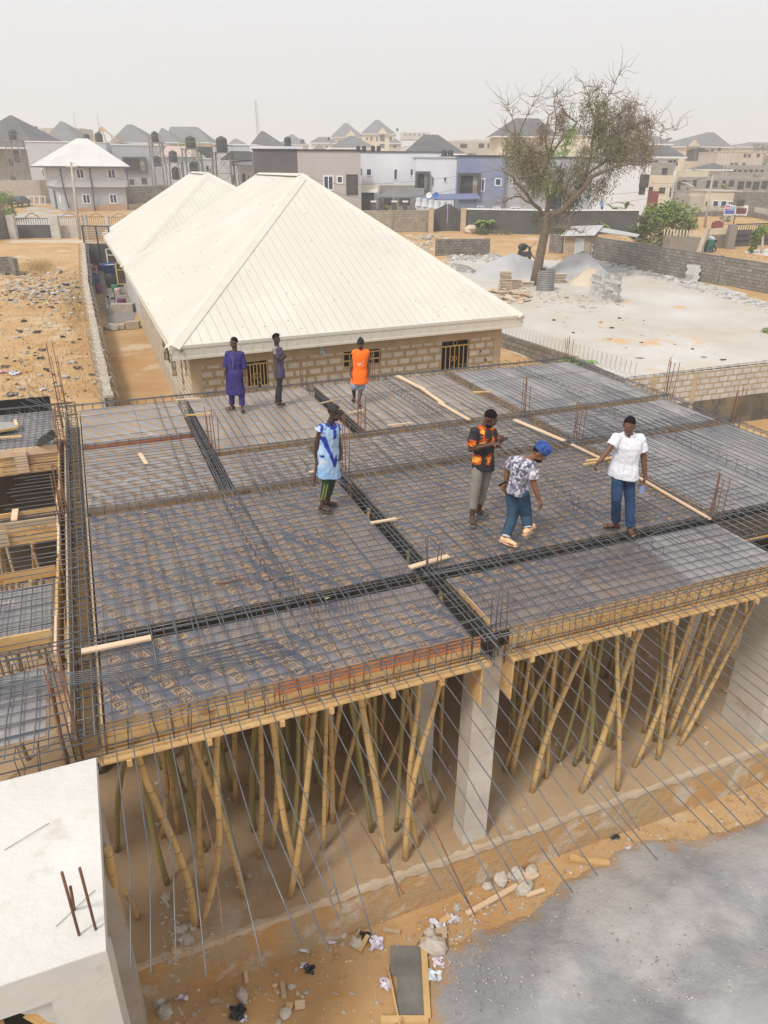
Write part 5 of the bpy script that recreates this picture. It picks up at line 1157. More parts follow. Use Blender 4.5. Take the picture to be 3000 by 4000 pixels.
# plank shed with zinc roof
sa, sb_ = WG(2198, 1012), WG(2300, 1018); t = thing('plank_shed', 'small plank shed with a shiny corrugated zinc roof and grey metal door', 'shed', sa); d = sb_ - sa; d.z = 0; L = d.length; d.normalize(); s = Ve((-d.y, d.x, 0)); s = s if s.y > 0 else -s
m_shed = brick('shed planks', (.36, .27, .18), (.48, .36, .24), (.14, .10, .07), 3.2, .16, .012); m_zinc = wavy('zinc sheet', (.60, .60, .60), (.46, .45, .44), .2, .35, .8)
zb = sa.z - .1
part('wall', MB().box((sa.x, sa.y, zb), d * L, s * 2.6, (0, 0, 2.0)), m_shed, t); part('door', MB().box(Ve((sa.x, sa.y, zb)) + d * (L * .42) - s * .04, d * .75, s * .05, (0, 0, 1.8)), m_zinc, t)
mb = MB(); r0 = Ve((sa.x, sa.y, zb)) - d * .3 - s * .4; 
P = [r0 + Ve((0, 0, 1.95)), r0 + d * (L + .6) + Ve((0, 0, 2.1)), r0 + d * (L + .6) + s * 3.6 + Ve((0, 0, 2.7)), r0 + s * 3.6 + Ve((0, 0, 2.5))]
mb.poly(P, 0, [(0, 0), (L, 0), (L, 3), (0, 3)]); mb.poly([p - Ve((0, 0, .03)) for p in reversed(P)]); part('roof', mb, m_zinc, t)
P = [sb_ + s * 1.4 + Ve((0, 0, 2.2)), sb_ + s * 1.2 + d * 3.4 + Ve((0, 0, 1.9)), sb_ + s * 2.8 + d * 3.4 + Ve((0, 0, 2.0)), sb_ + s * 3 + Ve((0, 0, 2.45))]; mb = MB(); mb.poly(P, 0, [(0, 0), (3, 0), (3, 2), (0, 2)]); mb.poly([p - Ve((0, 0, .03)) for p in reversed(P)]); part('side_roof', mb, m_zinc, t)
# yard walls: long right wall, half-finished bits
wr = [WG(2325, 1022), WG(2560, 1065), WG(2800, 1110), WG(3100, 1165)]; wpath(wr, .22, 1.9, m_blockold, 'yard_wall', 'long weathered block wall along the right side of the block yard', pier=3.3, pm=m_blockold)
mb = MB(); pts = []
for i in range(240):
    k = min(2, int(i / 80)); p = wr[k].lerp(wr[k + 1], i / 80 - k); an = i * 2 * math.pi / 7; pts.append(Ve((p.x, p.y, G(p.x, p.y) + 2.1 + .14 * math.sin(an))) + Ve((.12 * math.cos(an), 0, 0)))
mb.tube(pts, .012, 3, cap=False); tag(mb.obj('razor_wire', MATS['razor wire']), 'roll of razor wire on the long right yard wall', 'razor wire')
wpath([WG(1700, 1000), WG(1910, 995)], .22, 1.35, m_blockold, 'yard_wall', 'low half built wall behind the drying blocks', None); wpath([WG(2145, 985), WG(2195, 990)], .3, 1.5, m_blockold, 'yard_wall', 'stub of wall with fresh blocks left of the plank shed', None)
stackwall((1800, 993), (1885, 990), .45, 'fresh block in the single course on the half built wall', 'blocks on the half built wall')
# ================================================================ houses beyond the site
m_gw = mat('blue grey render', (.40, .41, .44), (.36, .37, .40), .5, .9); m_gw2 = mat('light grey render', (.50, .51, .54), (.46, .47, .50), .4, .9); m_lilac = mat('lilac grey render', (.40, .37, .37), (.44, .41, .41), .4, .9)
m_dgrey = mat('charcoal render', (.085, .08, .085), (.11, .10, .105), .5, .9); m_whitew = mat('white render', (.76, .77, .80), (.68, .69, .72), .25, .9); m_blueb = mat('dusty blue render', (.20, .235, .38), (.29, .31, .38), .22, .9)
m_blueg = mat('blue grey stained render', (.44, .455, .51), (.35, .36, .40), .3, .9); m_cream = mat('cream render', (.66, .58, .44), (.56, .48, .36), .4, .9); m_beige = mat('grey beige render', (.42, .37, .31), (.50, .45, .38), .4, .9)
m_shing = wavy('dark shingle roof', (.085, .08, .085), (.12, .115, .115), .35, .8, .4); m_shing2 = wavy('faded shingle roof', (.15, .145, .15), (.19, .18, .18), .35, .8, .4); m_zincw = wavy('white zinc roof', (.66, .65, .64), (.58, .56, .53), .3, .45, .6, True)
m_pink = wavy('pinkish zinc roof', (.55, .38, .32), (.48, .36, .31), .3, .6, .6); m_net = mat('black net', (.04, .04, .04), (.07, .065, .06), 3); m_pane = mat('navy window pane', (.02, .03, .09), (.03, .04, .12), 2, .15)
m_frm = mat('white window surround', (.74, .74, .74), None); m_open = mat('dark room behind opening', (.05, .045, .042), (.09, .08, .075), 2); m_maroon = mat('maroon metal door', (.22, .05, .04), (.18, .06, .045), 2); m_timber = mat('roof timber', (.55, .42, .28), None)
m_grb = brick('grey block shell', (.36, .33, .29), (.30, .275, .245), (.27, .23, .18), .45, .225, .015, stain=None)
KY = 1.12
def WS(px, py, Y): return WY(px, py, Y * KY)
DN = Ve((0, 0, -1)); UPZ = Ve((0, 0, 1))
def plane_hit(px, py, P, n):
    r_ = ray(px, py); t = (P - CAM).dot(n) / r_.dot(n); return CAM + r_ * t
def win(par, P, d, n, x0, y0, x1, y1, st='w'):
    """window whose corners are the pixels (x0,y0)-(x1,y1) on the facade through P"""
    a = plane_hit(x0, y0, P, n); b_ = plane_hit(x1, y1, P, n); s0 = (a - P).dot(d); s1 = (b_ - P).dot(d); z1, z0 = a.z, b_.z
    if s0 > s1: s0, s1 = s1, s0
    o = Ve((P.x, P.y, 0)); w_, h = s1 - s0, z1 - z0; fr = .13 if st in 'wW' else (.05 if st in 'd' else .3)
    pr = .06 if st != 'b' else .45
    mb = MB(); Q = lambda s, z, k=0: o + d * s - n * k + UPZ * z
    t_ = min(fr, w_ * .25)
    for (a_, b2, c_, e_) in ((s0, z0, s1, z0 + t_), (s0, z1 - t_, s1, z1), (s0, z0 + t_, s0 + t_, z1 - t_), (s1 - t_, z0 + t_, s1, z1 - t_)): mb.box(Q(a_, b2, pr), d * (c_ - a_), n * (pr + .02), UPZ * (e_ - b2))
    if st == 'w' and w_ > .7: mb.box(Q((s0 + s1) / 2 - .05, z0 + t_, pr - .01), d * .1, n * pr, UPZ * (h - 2 * t_))
    fm = {'w': m_frm, 'W': m_frm, 'd': m_black, 'b': m_dgrey}[st]
    o_ = part('window', mb, fm, par); part('pane', MB().box(Q(s0 + t_, z0 + t_, .012), d * (w_ - 2 * t_), n * .01, UPZ * (h - 2 * t_)), m_pane if st in 'wW' else m_open, o_)
    if st == 'b':
        mb = MB(); zz = z0 + t_ + .9; mb.box(Q(s0 + t_, zz, .3), d * (w_ - 2 * t_), n * .04, UPZ * .05); k = s0 + t_
        while k < s1 - t_: mb.box(Q(k, z0 + t_, .3), d * .03, n * .03, UPZ * .9); k += .16
        part('railing', mb, m_black, o_); part('side_panel', MB().box(Q(s1 - t_ - w_ * .2, z0 + t_, .05), d * w_ * .2, n * .03, UPZ * (h - 2 * t_)), m_beige, o_)
def house(label, x0, x1, yt, Y, m, dY=0, dep=9, yb=None, roof=None, wins=(), cap=None, over=.6, rm=None, cat='house', name='house', group=None, xm=None, pier=None):
    Y *= KY; P0 = WY(x0, yt, Y); P1 = WY(x1, yt, Y + dY); zt = (P0.z + P1.z) / 2; d = P1 - P0; d.z = 0; L = d.length; d.normalize(); n = Ve((-d.y, d.x, 0)); n = n if n.y > 0 else -n
    zb = min(G(P0.x, P0.y), G(P1.x, P1.y)) - .6 if yb is None else WY(x0, yb, Y).z; base = Ve((P0.x, P0.y, zb))
    t = thing(name, label, cat, base, group); part('wall', MB().box(base, d * L, n * dep, UPZ * (zt - zb)), m, t)
    if cap: part('parapet_cap', MB().box(Ve((P0.x, P0.y, zt)) - d * .12 - n * .12, d * (L + .24), n * (dep + .24), UPZ * .16), cap, t)
    for w_ in wins: win(t, P0, d, n, *w_)
    if roof:
        xa, xb, ya = roof[:3]; yr = (WY((xa + xb) / 2, ya, Y + dep / 2)).z; e0 = Ve((P0.x, P0.y, zt)) - d * over - n * over; E = [e0, e0 + d * (L + 2 * over), e0 + d * (L + 2 * over) + n * (dep + 2 * over), e0 + n * (dep + 2 * over)]
        ra, rb = WY(xa, ya, Y + dep / 2), WY(xb, ya, Y + dep / 2); ra.z = rb.z = yr; mb = MB()
        slope(mb, [E[0], E[1], rb, ra], E[0], E[1]); slope(mb, [E[2], E[3], ra, rb], E[2], E[3]); slope(mb, [E[3], E[0], ra], E[3], E[0]); slope(mb, [E[1], E[2], rb], E[1], E[2]); mb.poly([E[3], E[2], E[1], E[0]], 1)
        o = part('roof', mb, [rm or m_shing, m_frm], t); mb = MB()
        for a, b_ in ((E[0], E[1]), (E[1], E[2]), (E[3], E[0])): mb.beam(a + DN * .1, b_ + DN * .1, .06, .22)
        part('eaves_board', mb, m_frm, o)
        if len(roof) > 3:   # cream gable on the front: px centre, half width px, apex py
            gx, gw, gy = roof[3:]; a = plane_hit(gx - gw, yt, P0 - n * .9, n); b_ = plane_hit(gx + gw, yt, P0 - n * .9, n); c = plane_hit(gx, gy, P0 - n * .9, n); a.z = b_.z = zt; mb = MB(); k = n * 3.5
            mb.poly([a, b_, c]); mb.poly([a, c, c + k, a + k], 1); mb.poly([c, b_, b_ + k, c + k], 1); part('gable', mb, [m_cream, rm or m_shing], t)
    return t, P0, d, n
def zA(x, y): return x / 2.9625, 420 + y / 2.9625
def zB(x, y): return 400 + x / 2.765, 460 + y / 2.765
def zC(x, y): return 980 + x / 2.304, 420 + y / 2.304
def zD(x, y): return 1600 + x / 2.765, 520 + y / 2.765
def zE(x, y): return 2400 + x / 2.765, 480 + y / 2.765
def zT(x, y): return 2000 + x / 1.659, 250 + y / 1.659
def r4(z, a, b_, c, d, *s): return (*z(a, b_), *z(c, d), *s)
# --- grey two storey house with the white zinc roof
a, b_, c = WG(258, 826), WG(501, 822), WG(201, 806); b_ = a + (b_ - a); d = (b_ - a); d.z = 0; L = d.length; d.normalize(); n = Ve((-d.y, d.x, 0)); n = n if n.y > 0 else -n; back = c - a; back.z = 0; D_b = min(back.length, 15.0)
gh = thing('house', 'two storey grey house with white zinc hip roof and four white framed windows', 'house', a); bz = a.z - .5; zt = plane_hit(300, 649, a, n).z; zm = plane_hit(300, 731, a, n).z; bd = back.normalized()
part('wall', MB().prism([tuple(p[:2]) for p in (a, b_, b_ + bd * D_b, a + bd * D_b)], bz, zm), m_gw, gh); a2 = a - d * .7 - n * .5; b2 = b_ + d * .1 - n * .5
part('upper_wall', MB().prism([tuple(p[:2]) for p in (a2, b2, b_ + bd * D_b, a + bd * D_b - d * .2)], zm, zt), m_gw2, gh)
for q in ((870, 705, 985, 828), (1235, 708, 1347, 828)): win(gh, a - n * .5, d, n, *r4(zA, *q), 'w')
for q in ((945, 1000, 1057, 1115), (1258, 998, 1365, 1112)): win(gh, a, d, n, *r4(zA, *q), 'w')
part('downpipe', MB().tube([plane_hit(*zA(1030, 680), a - n * .6, n), plane_hit(*zA(1068, 930), a - n * .6, n), plane_hit(*zA(1100, 1200), a - n * .1, n)], .09, 6), m_dgrey, gh)
for q in ((690, 690, 800, 1165), (1450, 680, 1480, 1180)): part('downpipe', MB().tube([plane_hit(*zA(q[0], q[1]), a - n * .6, n), plane_hit(*zA(q[0] + 45, 925), a - n * .6, n), plane_hit(*zA(q[2], q[3]), a - n * .1, n)], .09, 6), m_dgrey, gh)
E0 = [a2 - d * .9 - n * .8, b2 + d * .9 - n * .8, b_ + bd * (D_b + .8) + d * .9, a + bd * (D_b + .8) - d * 1.8]; E0 = [Ve((p.x, p.y, zt)) for p in E0]
ra = WY(341, 541, (a.y + b_.y) / 2 + 5); rb = WY(300, 547, a.y + D_b - 4); rb.z = ra.z; mb = MB()
slope(mb, [E0[0], E0[1], ra], E0[0], E0[1]); slope(mb, [E0[3], E0[0], ra, rb], E0[3], E0[0]); slope(mb, [E0[1], E0[2], rb, ra], E0[1], E0[2]); slope(mb, [E0[2], E0[3], rb], E0[2], E0[3]); ro = part('roof', mb, m_zincw, gh)
mb = MB(); [mb.beam(E0[i] + DN * .12, E0[(i + 1) % 4] + DN * .12, .08, .2) for i in range(4)]; part('gutter', mb, m_dgrey, ro)
mb = MB(); mb.poly([Ve((a.x, a.y, a.z + .02)) - n * .02, Ve((b_.x, b_.y, a.z + .02)) - n * .02, Ve((b_.x, b_.y, a.z + 1.0)) - n * .02, Ve((b_.x, b_.y, a.z + .9)) - n * .02 - d * 3, Ve((a.x, a.y, a.z + .45)) - n * .02 + d * 2.0]); part('mud_splash', mb, mat('mud splash', (.45, .24, .09), (.42, .33, .26), 1), gh)
# arched door and side windows on the left wall
ns = Ve((-bd.y, bd.x, 0)); ns = ns if ns.x < 0 else -ns
for s, z0, z1, w_ in ((5.5, 0, 2.6, 1.3), (2.0, 1.0, 1.9, .9), (8.5, 3.9, 5.9, 1.4), (1.2, 4.1, 5.4, 1.0)): p = a + bd * s + ns * .03 - (d * .2 if z0 > 3 else d * 0); o_ = part('door' if z0 == 0 else 'window', MB().box(Ve((p.x, p.y, a.z + z0)), bd * w_, ns * .05, UPZ * (z1 - z0)), m_dgrey if z0 == 0 else m_frm, gh)
# --- others, left to right
house('blue grey flat roofed house half hidden behind the white roofed house', 98, 412, 556, 124, m_gw2, 2, 12, wins=[(*zA(445, 608), *zA(515, 718), 'w'), (*zA(475, 700), *zA(520, 800), 'w')], cap=m_frm)
house('unfinished block house with steep dark roof at the left edge', -70, 100, 577, 132, m_grb, 0, 14, roof=(38, 46, 450), wins=[(25, 620, 55, 648, 'd'), (52, 588, 84, 634, 'd'), (38, 690, 64, 710, 'd'), (-20, 690, 3, 715, 'd')], over=3.2, rm=m_shing)
house('beige flat roofed building far behind the second dark roof', 155, 312, 500, 205, m_beige, 0, 10, wins=[(172, 531, 180, 550, 'd')]); house('white flat roofed building behind the left steep roof', 100, 135, 500, 200, m_whitew, 0, 8)
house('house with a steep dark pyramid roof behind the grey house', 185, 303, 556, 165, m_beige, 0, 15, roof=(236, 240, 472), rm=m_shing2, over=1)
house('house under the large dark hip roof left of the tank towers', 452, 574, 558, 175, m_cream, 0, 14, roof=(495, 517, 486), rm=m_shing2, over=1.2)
house('grey flat roofed house with framed tan balcony bay and air conditioner', 434, 634, 568, 122, m_gw, 1.5, 11, wins=[r4(zB, 215, 420, 490, 592, 'b'), r4(zB, 400, 462, 462, 532, 'd'), r4(zB, 420, 652, 485, 715, 'd'), r4(zB, 290, 665, 345, 722, 'd')], cap=m_frm)
wpath([WG(498, 796), WG(640, 792), WG(700, 790)], .22, 2.5, m_blockold, 'compound_wall', 'grey block wall right of the white roofed house', pier=4)
wpath([WG(-60, 800), WG(168, 796), WG(196, 792)], .25, 3.4, m_capc, 'compound_wall', 'tall stained rendered wall behind the parked car', None)
house('low house with pinkish zinc roof between two tank towers', 636, 738, 607, 118, m_gw2, 0, 9, roof=(650, 745, 571), rm=m_pink, over=.5)
house('dark netted shade house behind the tank towers', 745, 832, 573, 128, m_net, 0, 6, yb=622, cat='shade house'); house('small pale outhouse beside the black netting', 772, 834, 622, 108, m_gw2, 0, 6, wins=[r4(zB, 1122, 520, 1150, 572, 'd'), r4(zB, 1150, 540, 1180, 600, 'w')], cap=m_frm)
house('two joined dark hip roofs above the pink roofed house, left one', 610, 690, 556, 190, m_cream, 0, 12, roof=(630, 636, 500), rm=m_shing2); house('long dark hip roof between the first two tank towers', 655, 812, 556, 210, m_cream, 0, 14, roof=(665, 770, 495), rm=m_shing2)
house('pale flat roofed building with blue door right of the tall tank tower', 830, 1000, 568, 104, m_gw2, 0, 8, cap=m_frm, wins=[r4(zB, 1458, 603, 1492, 740, 'w'), r4(zB, 1510, 603, 1548, 730, 'd'), r4(zB, 1563, 612, 1590, 682, 'w'), r4(zB, 1405, 615, 1425, 720, 'd')])
pr_ = [WS(*zB(1390, 505), 98), WS(*zB(1620, 520), 96), WS(*zB(1620, 455), 103), WS(*zB(1390, 470), 103)]; mb = MB(); mb.poly(pr_); mb.poly([p + DN * .08 for p in reversed(pr_)]); tag(mb.obj('awning', m_shing2), 'sloping grey awning over the blue door', 'awning')
pr_ = [WS(*zB(1270, 450), 101), WS(*zB(1620, 460), 101), WS(*zB(1620, 362), 103.5), WS(*zB(1385, 358), 103.5)]; mb = MB(); mb.poly(pr_); mb.poly([p + DN * .05 for p in reversed(pr_)]); tag(mb.obj('tarpaulin', m_net), 'black tarpaulin draped above the grey awning', 'tarpaulin')
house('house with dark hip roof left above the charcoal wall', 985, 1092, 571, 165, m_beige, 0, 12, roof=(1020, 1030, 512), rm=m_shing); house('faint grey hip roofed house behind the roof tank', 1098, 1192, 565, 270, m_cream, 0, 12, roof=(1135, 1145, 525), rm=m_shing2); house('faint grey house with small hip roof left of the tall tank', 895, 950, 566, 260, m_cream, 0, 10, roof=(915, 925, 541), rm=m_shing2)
house('long white flat roof edge behind the charcoal wall', 975, 1182, 571, 92, m_whitew, 0, 5, yb=592)
house('charcoal walled two storey block behind the cream roof', 987, 1160, 587, 82, m_dgrey, 0, 10, cap=m_black); house('lilac grey two storey block with an open balcony hung with laundry', 1160.5, 1409, 590, 82, m_lilac, .3, 10, cap=m_black,
      wins=[r4(zC, 650, 610, 747, 747, 'w'), r4(zC, 770, 612, 830, 685, 'W'), r4(zC, 858, 602, 963, 787, 'd')])
house('white two storey house behind the canopies', 1410, 1720, 596, 93, m_whitew, 0, 9, cap=m_dgrey, wins=[r4(zC, 985, 545, 1002, 615, 'W'), r4(zC, 1035, 545, 1090, 618, 'W'), r4(zC, 1283, 548, 1322, 655, 'W'), r4(zC, 1283, 683, 1322, 702, 'W'), r4(zC, 1430, 545, 1470, 620, 'W')])
house('white house front with dark framed balcony above the carport', 1627, 1796, 617, 88, m_whitew, .3, 4.8, cap=m_gw2, wins=[r4(zD, 62, 412, 213, 640, 'b'), r4(zD, 238, 466, 263, 572, 'W'), r4(zD, 364, 466, 403, 532, 'W'), r4(zD, 340, 740, 370, 780, 'W')])
house('dusty blue two storey house with a large framed balcony', 1797, 1978, 612, 86, m_blueb, .3, 11, cap=m_black, wins=[r4(zD, 522, 428, 750, 692, 'b'), r4(zD, 740, 486, 810, 634, 'w'), r4(zD, 922, 484, 990, 573, 'W'), r4(zD, 728, 785, 795, 846, 'w'), r4(zD, 898, 793, 973, 845, 'w')])
house('blue grey house wing with tall stair window behind the leaning tree', 1978.5, 2338, 618, 87, m_blueg, .5, 10, cap=m_black, wins=[r4(zD, 1100, 490, 1160, 578, 'W'), r4(zD, 1085, 796, 1202, 846, 'w'), r4(zD, 1362, 548, 1368, 590, 'W'), r4(zD, 1530, 492, 1642, 842, 'W'), r4(zT, 0, 742, 35, 792, 'w')])
house('plain white house end with recessed balcony above the banana leaves', 2338.5, 2547, 634, 86, m_whitew, .4, 10, cap=m_black, wins=[r4(zT, 833, 715, 880, 800, 'd'), r4(zT, 825, 800, 858, 845, 'd')])
house('house with large dark hip roof behind the white house', 1590, 1800, 600, 130, m_whitew, 0, 16, roof=(1655, 1712, 526), rm=m_shing, over=.8)
house('grey beige three storey block behind the blue house', 1770, 1960, 552, 190, m_beige, 0, 12, wins=[(1798, 561, 1824, 578, 'd'), (1812, 598, 1818, 610, 'd'), (1830, 598, 1836, 610, 'd'), (1840, 598, 1846, 610, 'd'), (1852, 598, 1857, 610, 'd'), (1870, 560, 1890, 578, 'd'), (1905, 560, 1930, 578, 'd')])
house('cream mansion with the left of two big dark roofs on the rise', 1296, 1420, 536, 290, m_cream, 0, 22, roof=(1345, 1358, 481, 1371, 23, 507), rm=m_shing2, wins=[(1322, 548, 1330, 558, 'd'), (1345, 548, 1353, 558, 'd'), (1395, 545, 1403, 560, 'd')])
house('cream mansion with the right of two big dark roofs and a central gable', 1414, 1542, 523, 280, m_cream, 0, 22, roof=(1466, 1480, 468, 1494, 20, 498), rm=m_shing2, wins=[(1430, 536, 1436, 548, 'd'), (1447, 534, 1455, 550, 'd'), (1484, 528, 1502, 552, 'd'), (1521, 534, 1531, 550, 'd'), (1484, 562, 1502, 578, 'd'), (1470, 534, 1476, 552, 'd')])
house('small pavilion with a dark pointed roof by the mansions', 1521, 1566, 560, 240, m_beige, 0, 8, roof=(1541, 1545, 541), rm=m_shing2, wins=[(1537, 567, 1547, 578, 'd')]); house('white house with low dark roof left of the mansions', 1216, 1320, 558, 215, m_whitew, 0, 12, roof=(1245, 1275, 535), rm=m_shing2, wins=[(1272, 569, 1279, 577, 'd')])
house('house with broad low dark roof behind the lilac block', 1298, 1460, 578, 150, m_whitew, 0, 14, roof=(1365, 1385, 531), rm=m_shing2); house('small dark pyramid roofed house behind the lilac block', 1225, 1270, 588, 170, m_whitew, 0, 7, roof=(1243, 1246, 564), rm=m_shing2)
house('long pale unfinished block on the stony hill', 1565, 1680, 517, 420, m_beige, 0, 18, yb=545, wins=[(1580 + 18 * i, 522, 1588 + 18 * i, 530, 'd') for i in range(5)])
house('house with dark hip roof seen through the top of the leaning tree', 1945, 2160, 533, 160, m_cream, 0, 14, roof=(2012, 2104, 462), rm=m_shing, over=1.1); house('faint hip roofed house behind the leaning tree crown', 2240, 2310, 528, 240, m_cream, 0, 12, roof=(2262, 2285, 492), rm=m_shing2)
house('white house with long dark roof right of the leaning tree', 2400, 2652, 612, 118, m_whitew, 0, 12, roof=(2470, 2612, 568), rm=m_shing, over=1, wins=[r4(zE, 585, 405, 625, 428, 'd'), r4(zE, 640, 405, 665, 428, 'd'), r4(zE, 350, 410, 375, 425, 'd'), r4(zE, 435, 405, 470, 425, 'd'), r4(zE, 668, 430, 680, 460, 'd')])
house('faint large dark roof behind the right edge of the tree crown', 2480, 2620, 562, 175, m_whitew, 0, 12, roof=(2520, 2570, 532), rm=m_shing2)
house('half built house with bare block upper floor and cream lower floor', 2545, 2640, 637, 98, m_grb, 0, 8, yb=685, wins=[r4(zE, 520, 488, 562, 560, 'd')]); house('cream lower floor with pillars under the bare block storey', 2500, 2636, 684.5, 97.5, m_cream, 0, 8.5, wins=[r4(zE, 280, 700, 325, 768, 'd'), r4(zE, 487, 697, 540, 762, 'd'), r4(zE, 375, 692, 405, 780, 'd'), r4(zE, 605, 700, 618, 800, 'd')])
house('cream mansion under construction with big grey hip roof at the right', 2682, 2850, 573, 195, m_cream, 4, 16, roof=(2762, 2790, 517, 2712, 26, 543), rm=m_shing2, wins=[r4(zE, 890, 270, 950, 410, 'd'), r4(zE, 965, 290, 1000, 410, 'd'), r4(zE, 1045, 285, 1065, 320, 'd'), r4(zE, 1120, 268, 1145, 305, 'd'), r4(zE, 1033, 372, 1048, 402, 'd'), r4(zE, 785, 290, 810, 410, 'd'), r4(zE, 825, 280, 860, 410, 'd')])
house('unfinished grey two storey block with flat slab at the right', 2805, 2985, 595, 178, m_beige, 0, 12, cap=m_timber, wins=[r4(zE, 1400, 335, 1422, 372, 'd'), r4(zE, 1445, 335, 1468, 372, 'd'), r4(zE, 1540, 335, 1565, 372, 'd'), r4(zE, 1255, 430, 1280, 470, 'd'), r4(zE, 1300, 430, 1328, 470, 'd'), r4(zE, 1385, 430, 1410, 465, 'd')])
house('hazy hip roofed house at the far right edge', 2880, 3080, 574, 250, m_beige, 0, 14, roof=(2925, 3040, 556), rm=m_shing2); house('small white house with dark hip roof in the right middle distance', 2768, 2824, 662, 128, m_whitew, 0, 6, roof=(2782, 2792, 637), rm=m_shing, over=1.3)
house('low beige parapet wall building before the small white house', 2632, 2770, 668, 124, m_cream, 0, 5); house('long roofless grey block building with empty windows at the right', 2648, 3060, 693, 112, m_grb, -6, 7,
      wins=[(*zE(x, 620 + (x % 3) * 6), *zE(x + w_, 690 + h), 'd') for x, w_, h in ((688, 20, 30), (735, 35, -20), (855, 25, 0), (1000, 30, 10), (1075, 35, 5), (1170, 25, -10), (1245, 40, -5), (1340, 50, 25), (1430, 40, 10), (1505, 50, 30), (1600, 45, 20))])
house('second roofless grey block row above the first at the right', 2800, 3060, 645, 140, m_grb, 0, 6, wins=[(*zE(x, 505), *zE(x + 30, 530), 'd') for x in (1190, 1235, 1285, 1340, 1400, 1460, 1520, 1580)])
house('low beige house with maroon doors behind the picket fence', 2760, 2898, 749, 101, m_cream, 0, 6, cap=m_beige, wins=[r4(zE, 990, 848, 1015, 905, 'd'), r4(zE, 1065, 835, 1118, 930, 'W'), r4(zE, 1150, 835, 1205, 930, 'W'), r4(zE, 1228, 842, 1282, 890, 'w')])
house('lower lean to wall left of the beige house', 2698, 2761, 764, 101.5, m_beige, 0, 5); house('dark grey block wall building at the right behind the black tank', 2898, 3080, 752, 99, m_blockold, 0, 4)
# stony hill behind the mansions
def hill(name, cx, cy, rx, ry, h, m):
    mb = MB(); nr, ns = 8, 40; mb.v = []
    for i in range(nr + 1):
        for k in range(ns): t_ = i / nr; a = 2 * math.pi * k / ns; q = 1 + .12 * math.sin(3 * a) + .06 * math.sin(8 * a); x, y = cx + rx * t_ * q * math.cos(a), cy + ry * t_ * q * math.sin(a); mb.v.append((x, y, G(x, y) - 1 + h * math.cos(t_ * math.pi / 2) + .5 * math.sin(i * 2 + k)))
    for i in range(nr):
        for k in range(ns): mb.face([i * ns + k, (i + 1) * ns + k, (i + 1) * ns + (k + 1) % ns, i * ns + (k + 1) % ns], 0, None, True)
    return struct(mb.obj(name, m))
q = WS(1650, 545, 430); hill('hill', q.x + 30, 470, 80, 60, 12, mat('stony hill', (.30, .24, .18), (.42, .35, .28), .05, det=8)); q = WS(2750, 560, 600); hill('far_hill', q.x, 800, 300, 150, 22, m_ground)
# --- water tanks
_tk = None
def tankmesh():
    mb = MB(); pr = [(.0, 0), (.56, 0), (.6, .05)]
    for i in range(13): pr.append((.60 + (.018 if i % 2 else 0), .1 + i * .095))
    pr += [(.58, 1.3), (.42, 1.45), (.2, 1.5), (.2, 1.58), (.0, 1.58)]; mb.lathe((0, 0, 0), pr, 18, cap=False); return mb.mesh('tank', [m_tank])
_tk = tankmesh()
def tank(x0, x1, y0, y1, Y, label, legs=None, cols=None, group='black plastic water tanks'):
    Y *= KY; p = WY((x0 + x1) / 2, y1, Y); w_ = (WY(x1, y1, Y) - WY(x0, y1, Y)).length; h = WY((x0 + x1) / 2, y0, Y).z - p.z; t = thing('water_tank', label, 'water tank', p, group)
    o = link('tank', _tk, t); o.scale = (w_ / 1.22, w_ / 1.22, h / 1.58)
    if legs:
        zt = p.z; tw = thing('tank_tower', 'steel tower carrying the ' + label.split(',')[0], 'tank tower', Ve((p.x, p.y, G(p.x, p.y))), 'steel tank towers'); hw = w_ * .75; g = G(p.x, p.y); mb = MB(); hb = hw * 1.25; C4 = [(-1, -1), (1, -1), (1, 1), (-1, 1)]
        T_ = [p + Ve((a * hw, b2 * hw, -.05)) for a, b2 in C4]; Bt = [Ve((p.x + a * hb, p.y + b2 * hb, g)) for a, b2 in C4]
        for i in range(4): part('leg', MB().beam(Bt[i], T_[i], .14, .14), cols or m_rustmetal, tw)
        nlev = max(2, int((zt - g) / 2.2))
        for k in range(nlev):
            for i in range(4):
                a0, a1 = Bt[i].lerp(T_[i], k / nlev), Bt[(i + 1) % 4].lerp(T_[(i + 1) % 4], k / nlev); b0, b1 = Bt[i].lerp(T_[i], (k + 1) / nlev), Bt[(i + 1) % 4].lerp(T_[(i + 1) % 4], (k + 1) / nlev); mb.beam(a0, b1, .05, .05); mb.beam(b0, b1, .07, .07)
                if k % 2 == 0: mb.beam(a1, b0, .05, .05)
        part('bracing', mb, cols or m_rustmetal, tw); mb = MB(); mb.ab(p.x - hw * 1.2, p.y - hw * 1.2, zt - .14, p.x + hw * 1.2, p.y + hw * 1.2, zt - .02)
        part('platform', mb, cols or m_rustmetal, tw); mb = MB()
        for i in range(4): a_, b2 = T_[i] * 1, T_[(i + 1) % 4] * 1; mb.beam(a_ + UPZ * .9, b2 + UPZ * .9, .05, .05); mb.beam(a_, a_ + UPZ * .9, .05, .05)
        part('guard_rail', mb, cols or m_rustmetal, tw)
tank(38, 70, 505, 548, 118, 'black tank on the leftmost tower, before the block house', 1); tank(374, 403, 516, 555, 120, 'black tank above the white zinc roof, right one'); tank(328, 350, 523, 544, 122, 'black tank above the white zinc roof, left one'); tank(118, 131, 489, 505, 200, 'far tank on the white roof, left one'); tank(136, 148, 493, 508, 200, 'far tank on the white roof, right one')
